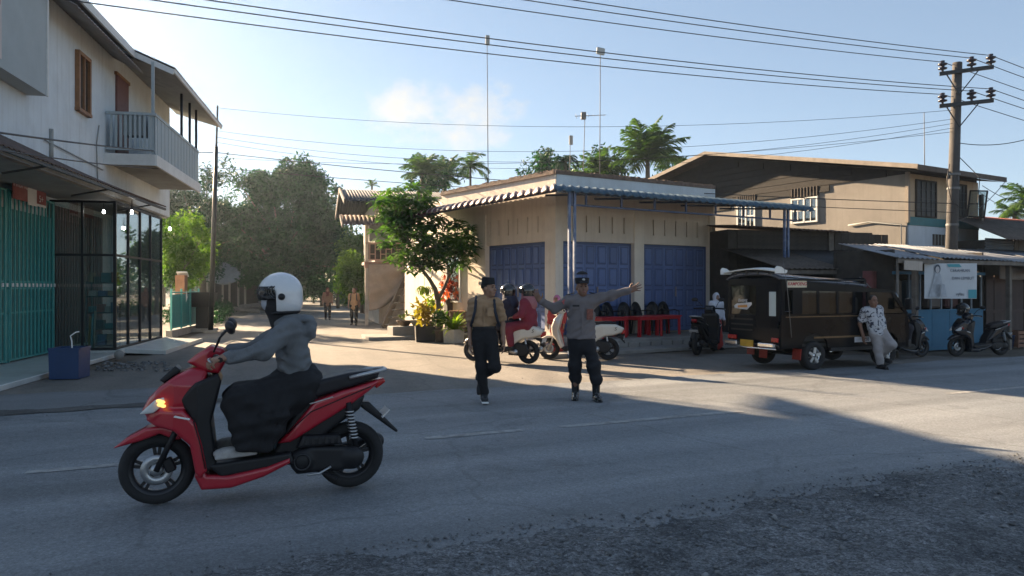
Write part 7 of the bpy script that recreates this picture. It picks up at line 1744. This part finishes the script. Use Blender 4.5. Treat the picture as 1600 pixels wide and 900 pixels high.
# hollow interior: floor, benches, far lining, cab
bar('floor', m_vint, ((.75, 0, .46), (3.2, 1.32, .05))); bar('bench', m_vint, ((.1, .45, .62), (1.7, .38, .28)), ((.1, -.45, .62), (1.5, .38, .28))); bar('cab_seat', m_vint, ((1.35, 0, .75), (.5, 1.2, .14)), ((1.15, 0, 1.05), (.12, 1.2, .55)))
# roof: raised crowned panel
def roof(u, v):
    x = -.84 + 2.14 * u; y = -.72 + 1.44 * v; zc = 1.80 - .12 * u - .03 * max(0, u - .85) * 20 * .15
    return Vector((x, y, zc - .075 * (2 * v - 1) ** 4 - .03 * (2 * v - 1) ** 2))
mb = MB(); mb.smooth = True; mb.sheet(None, 16, 20, roof); solid_sheet(mb.build('roof', M('roof_paint', (.03, .045, .075), .28, .1, 3, coat=.6), VN), .05, -1)
bar('gutter', m_van, ((.2, -.715, 1.655), (2.1, .03, .03)), ((.2, .715, 1.655), (2.1, .03, .03)))
mb = MB(); mb.smooth = True; mb.sheet(None, 8, 10, lambda u, v: Vector((1.28 + .74 * u, -.69 + 1.38 * v, 1.545 - .07 * u - .06 * (2 * v - 1) ** 4))); solid_sheet(mb.build('cab_roof', m_van, VN), .03, -1)
MB().prism([(1.24, 1.50), (1.30, 1.50), (1.30, 1.66), (1.24, 1.70)], -.70, .70).build('roof_step', m_van, VN)
# front
MB().quad((2.40, -.66, 1.0), (2.40, .66, 1.0), (1.99, .66, 1.46), (1.99, -.66, 1.46)).build('windscreen', m_vglass, VN)
MB().prism([(2.36, .36), (2.46, .40), (2.48, .62), (2.44, .95), (2.38, 1.0), (2.34, .9)], -.70, .70).build('front_panel', m_van, VN)
bar('front_bumper', m_bplast, ((2.48, 0, .42), (.12, 1.42, .16))); 
for y in (-.5, .5): MB().lathe([(.001, .03), (.07, .025), (.085, 0), (.085, -.03)], 16, (2.47, y, .74), 'X').build('headlight', m_lens, VN)
# back
bar('rear_panel', m_van, ((-.79, 0, .62), (.05, 1.36, .34)), ((-.79, .30, .86), (.05, .72, .30)), ((-.79, 0, 1.62), (.05, 1.36, .14)), ((-.79, .655, 1.25), (.06, .06, .7)), ((-.79, -.655, 1.25), (.06, .06, .7)), ((-.79, -.10, 1.12), (.05, .07, 1.0)), ((-.79, -.42, .9), (.05, .05, .6)), ((-.79, -.37, 1.10), (.045, .50, .93)))
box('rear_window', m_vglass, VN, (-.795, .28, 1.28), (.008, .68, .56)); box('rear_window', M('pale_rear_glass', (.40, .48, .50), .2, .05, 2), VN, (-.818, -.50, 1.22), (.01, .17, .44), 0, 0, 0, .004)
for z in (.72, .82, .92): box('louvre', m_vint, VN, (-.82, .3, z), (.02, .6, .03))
box('door_handle', m_bplast, VN, (-.825, .52, .95), (.02, .05, .08))
bar('rear_bumper', m_chrome, ((-.87, .52, .47), (.10, .34, .09))); bar('rear_bumper', m_chrome, ((-.87, -.42, .47), (.10, .40, .07))); box('tail_lamp', m_tail, VN, (-.84, .55, .57), (.04, .24, .08), 0, 0, 0, .01); box('tail_lamp', m_tail, VN, (-.84, -.58, .57), (.04, .16, .08), 0, 0, 0, .01)
box('licence_plate', m_yplate, VN, (-.90, .08, .47), (.015, .34, .14)); MB().tube([(-.9, -.66, .41), (-.92, 0, .40), (-.9, .68, .41)], .016, 6).build('tow_bar', m_chrome, VN)
# white spoiler with winglets
sp_ = MB(); sp_.smooth = True; sp_.sheet(None, 4, 18, lambda u, v: Vector((-.90 + .22 * u, -.72 + 1.44 * v, 1.80 + .06 * math.sin(PI * v) + .02 * u))); so = sp_.build('spoiler', m_wtrim, VN); solid_sheet(so, .022)
for y, sg in ((-.73, 1), (.73, -1)): MB().prism([(-.97, 1.77), (-.74, 1.77), (-.70, 1.80), (-.84, 1.885), (-.93, 1.90), (-.97, 1.86)], y - .016, y + .016).build('winglet', m_wtrim, so)
for i in range(4): box('spoiler_foot', m_bplast, so, (-.80, -.45 + i * .3, 1.79), (.1, .05, .07))
MB().tube([(-.60, -.74, .62), (-.74, -.78, 1.5), (-.86, -.80, 2.02)], [.008, .006, .003], 6).build('whip_antenna', m_alu, VN)
MB().tube([(1.62, -.40, 1.5), (1.50, -.35, 1.66)], .012, 6).tube([(1.72, -.45, 1.5), (1.45, -.42, 1.72)], .012, 6).build('roof_rack_bar', m_alu, VN)
# wheels with flaps
def car_wheel(x, y, sg):
    prof = []; R, k = .27, .085
    for i in range(14): a = 2 * PI * i / 14; prof.append((R - .062 + .062 * math.cos(a), k * max(-1, min(1, 1.3 * math.sin(a)))))
    w = MB().lathe(prof, 32, (0, 0, 0), 'Y', True).build('wheel', m_tyre, VN, (x, y, R))
    MB().lathe([(.165, sg * k * .85), (.155, sg * k * .6), (.14, sg * .02), (.05, sg * .03), (.045, sg * .06), (.001, sg * .065)], 24, (0, 0, 0), 'Y').build('rim', m_chrome, w)
    mb = MB()
    for i in range(5): a = 2 * PI * i / 5 + .2; mb.beam((.04 * math.cos(a), sg * .058, .04 * math.sin(a)), (.15 * math.cos(a), sg * .062, .15 * math.sin(a)), .03, .05)
    mb.build('spoke', m_silver, w)
    for i in range(5): a = 2 * PI * (i + .5) / 5 + .2; MB().lathe([(.001, sg * .047), (.032, sg * .046)], 10, (.095 * math.cos(a), 0, .095 * math.sin(a)), 'Y').build('rim_hole', m_black, w)
for (x, y, sg) in ((0, -.62, -1), (0, .62, 1), (1.84, -.62, -1), (1.84, .62, 1)): car_wheel(x, y, sg)
MB().tube([(0, -.6, .27), (0, .6, .27)], .04, 8).tube([(1.84, -.6, .27), (1.84, .6, .27)], .04, 8).box((.9, 0, .38), (2.6, .7, .1)).build('chassis', m_bplast, VN)
for (x, y) in ((-.34, -.6), (-.34, .6), (-.62, -.05)): box('mud_flap', m_flap, VN, (x, y, .30), (.015, .2, .2), 0, .1)
for y in (-.74,): 
    MB().tube([(2.18, -.70, 1.12), (2.22, -.84, 1.16)], .012, 6).build('mirror_arm', m_bplast, VN); SDF().box((2.22, -.88, 1.2), (.03, .07, .11), .02, .01).build('door_mirror', m_bplast, VN, .012)
# stickers and lettering
m_stk = M('sticker_cream', (.55, .50, .38), .6, .08, 6); m_stred = M('sticker_red', (.36, .03, .035), .6, .1, 8); m_stor = M('sticker_orange', (.50, .22, .04), .6, .1, 6); m_stw = M('sticker_white', (.55, .55, .57), .6, .1, 6)
st1 = box('roof_sticker', m_stk, VN, (-.44, -.7085, 1.585), (.46, .004, .135)); text('sticker_lettering', 'KAMPOENG', .082, m_stred, st1, (0, -.0035, -.005), (PI / 2, 0, 0), .001, .25, bold=.0015)
st2 = MB().quad((-.804, .52, 1.12), (-.804, .18, 1.10), (-.804, .05, 1.20), (-.804, .06, 1.24), (-.804, .46, 1.21), (-.804, .54, 1.17)).build('window_sticker', m_stw, VN); solid_sheet(st2, .002)
box('sticker_stripe', m_stor, st2, (-.8085, .30, 1.16), (.003, .26, .045), 0, 0, -.06); text('sticker_lettering', 'Bintang', .085, m_stw, st2, (-.807, .30, 1.275), (PI / 2, -.06, -PI / 2), .001, .2)
st3 = box('number_sticker', m_stw, VN, (1.20, -.7035, .535), (.42, .003, .10)); text('sticker_lettering', '038', .10, m_bink, st3, (.09, -.003, 0), (PI / 2, 0, 0), .001, bold=.002); text('sticker_lettering', 'TRAYEK', .045, m_bgrey, st3, (-.11, -.003, 0), (PI / 2, 0, 0), .001)
# ================================================================ MAN LEANING ON THE MINIBUS (van axes -> world pose)
def leaning_man():
    D = 13.75; base = Vector(((1375 - CX) / F_PX * D, D, .012)); t = person('person', 'man in patterned white shirt and grey trousers leaning against the minibus', base, 0)
    k = F_PX / D; X = lambda px, py, y=0: V3((px - 1375) / k, y, (577 - py) / k)
    hp, chs, nk, hc = X(1376, 519, .10), X(1372, 494, .14), X(1370, 484, .13), X(1368.5, 472, .10)
    shL, shR = X(1382, 485, .22), X(1358, 488, .18); eL, wL = X(1388, 503, .30), X(1383, 517, .26); eR, wR = X(1352, 508, .22), X(1354, 527, .14)
    hL, kL, aL = X(1382, 521, .10), X(1390, 539, -.08), X(1384, 560, .16); hR, kR, aR = X(1371, 521, .10), X(1373, 546, .02), X(1375, 570, .0)
    s = SDF(); P, R = head(s, hc, .15, -.05, .96); s.cone(nk - V3(0, 0, .04), hc - V3(0, 0, .05), .055, .05, .03); torso(s, hp, chs, shL, shR, .1, (.11, .125, .05)); limb(s, shL, eL, wL, (.045, .036, .026)); limb(s, shR, eR, wR, (.045, .036, .026))
    hand(s, wL, (-.3, -.2, -.9), (-.6, -.7, .2), -1, .5); hand(s, wR, (.05, -.15, -1), (1, 0, 0), 1, .5); limb(s, hL, kL, aL, (.065, .05, .035)); limb(s, hR, kR, aR, (.065, .05, .035))
    b = s.build('body', m_skin2, t, .010); eyes_etc(t, b, P, R, .96)
    SDF().ell(P(0, .022, .035), V3(.08, .09, .088) * .96, .01, R).box(P(0, -.09, -.01), (.1, .05, .12), .01, .01, R, sub=True).box(P(0, 0, -.08), (.12, .12, .065), .01, .01, R, sub=True).build('hair', m_hair, t, .0095)
    mp_ = M('batik_shirt', (.42, .43, .46), .85, .05, 7, .25, 26); N, L, p = nodes_of(mp_)
    tc = N.new('ShaderNodeTexCoord'); n = N.new('ShaderNodeTexNoise'); n.inputs['Scale'].default_value = 9; n.inputs['Detail'].default_value = 2; n.inputs['Distortion'].default_value = 2.5; L.new(tc.outputs['Object'], n.inputs['Vector'])
    r = N.new('ShaderNodeValToRGB'); r.color_ramp.interpolation = 'CONSTANT'; r.color_ramp.elements[0].color = (.03, .035, .06, 1); r.color_ramp.elements[1].color = (.45, .46, .49, 1); r.color_ramp.elements[1].position = .44; L.new(n.outputs['Fac'], r.inputs[0]); L.new(r.outputs[0], p.inputs['Base Color'])
    s = SDF(); torso(s, hp + V3(0, 0, -.02), chs, shL, shR, .1, (.17, .165, .08), .05, .72, .165); s.cone(shL, shL * .35 + eL * .65, .075, .075, .04); s.cone(shR, shR * .35 + eR * .65, .075, .075, .04); s.cone(nk - V3(0, 0, .05), nk, .075, .066, .03); s.build('shirt', mp_, t, .010, .007, 51)
    s = SDF(); s.cone(hp + V3(0, 0, .03), hp - V3(0, 0, .03), .14, .15, .04, .75); limb(s, hL, kL, aL + V3(0, 0, .03), (.095, .08, .066), .05); limb(s, hR, kR, aR + V3(0, 0, .03), (.095, .08, .07), .05); s.build('trousers', cloth('grey_trousers', (.30, .28, .28), .3), t, .010, .007, 53, 18)
    shoe(t, aR, (.2, -1, -.03), m_bplast, 'shoe', .012); shoe(t, aL, (.6, -.8, -.1), m_bplast, 'shoe', .012)
leaning_man()
# ================================================================ HAZE: low sun shining through moist morning air
def haze():
    m = bpy.data.materials.new('haze_air'); m.use_nodes = True; N, L = m.node_tree.nodes, m.node_tree.links
    for n in list(N): N.remove(n)
    out = N.new('ShaderNodeOutputMaterial'); v = N.new('ShaderNodeVolumePrincipled')
    v.inputs['Color'].default_value = (.72, .87, 1.0, 1); v.inputs['Density'].default_value = .0008; v.inputs['Anisotropy'].default_value = .78
    L.new(v.outputs[0], out.inputs['Volume'])
    o = MB().box((0, 105, 11), (820, 330, 25)).build('haze', m); tag(o, 'thin sunlit morning haze filling the air over the junction', 'haze', kind='stuff')
haze()
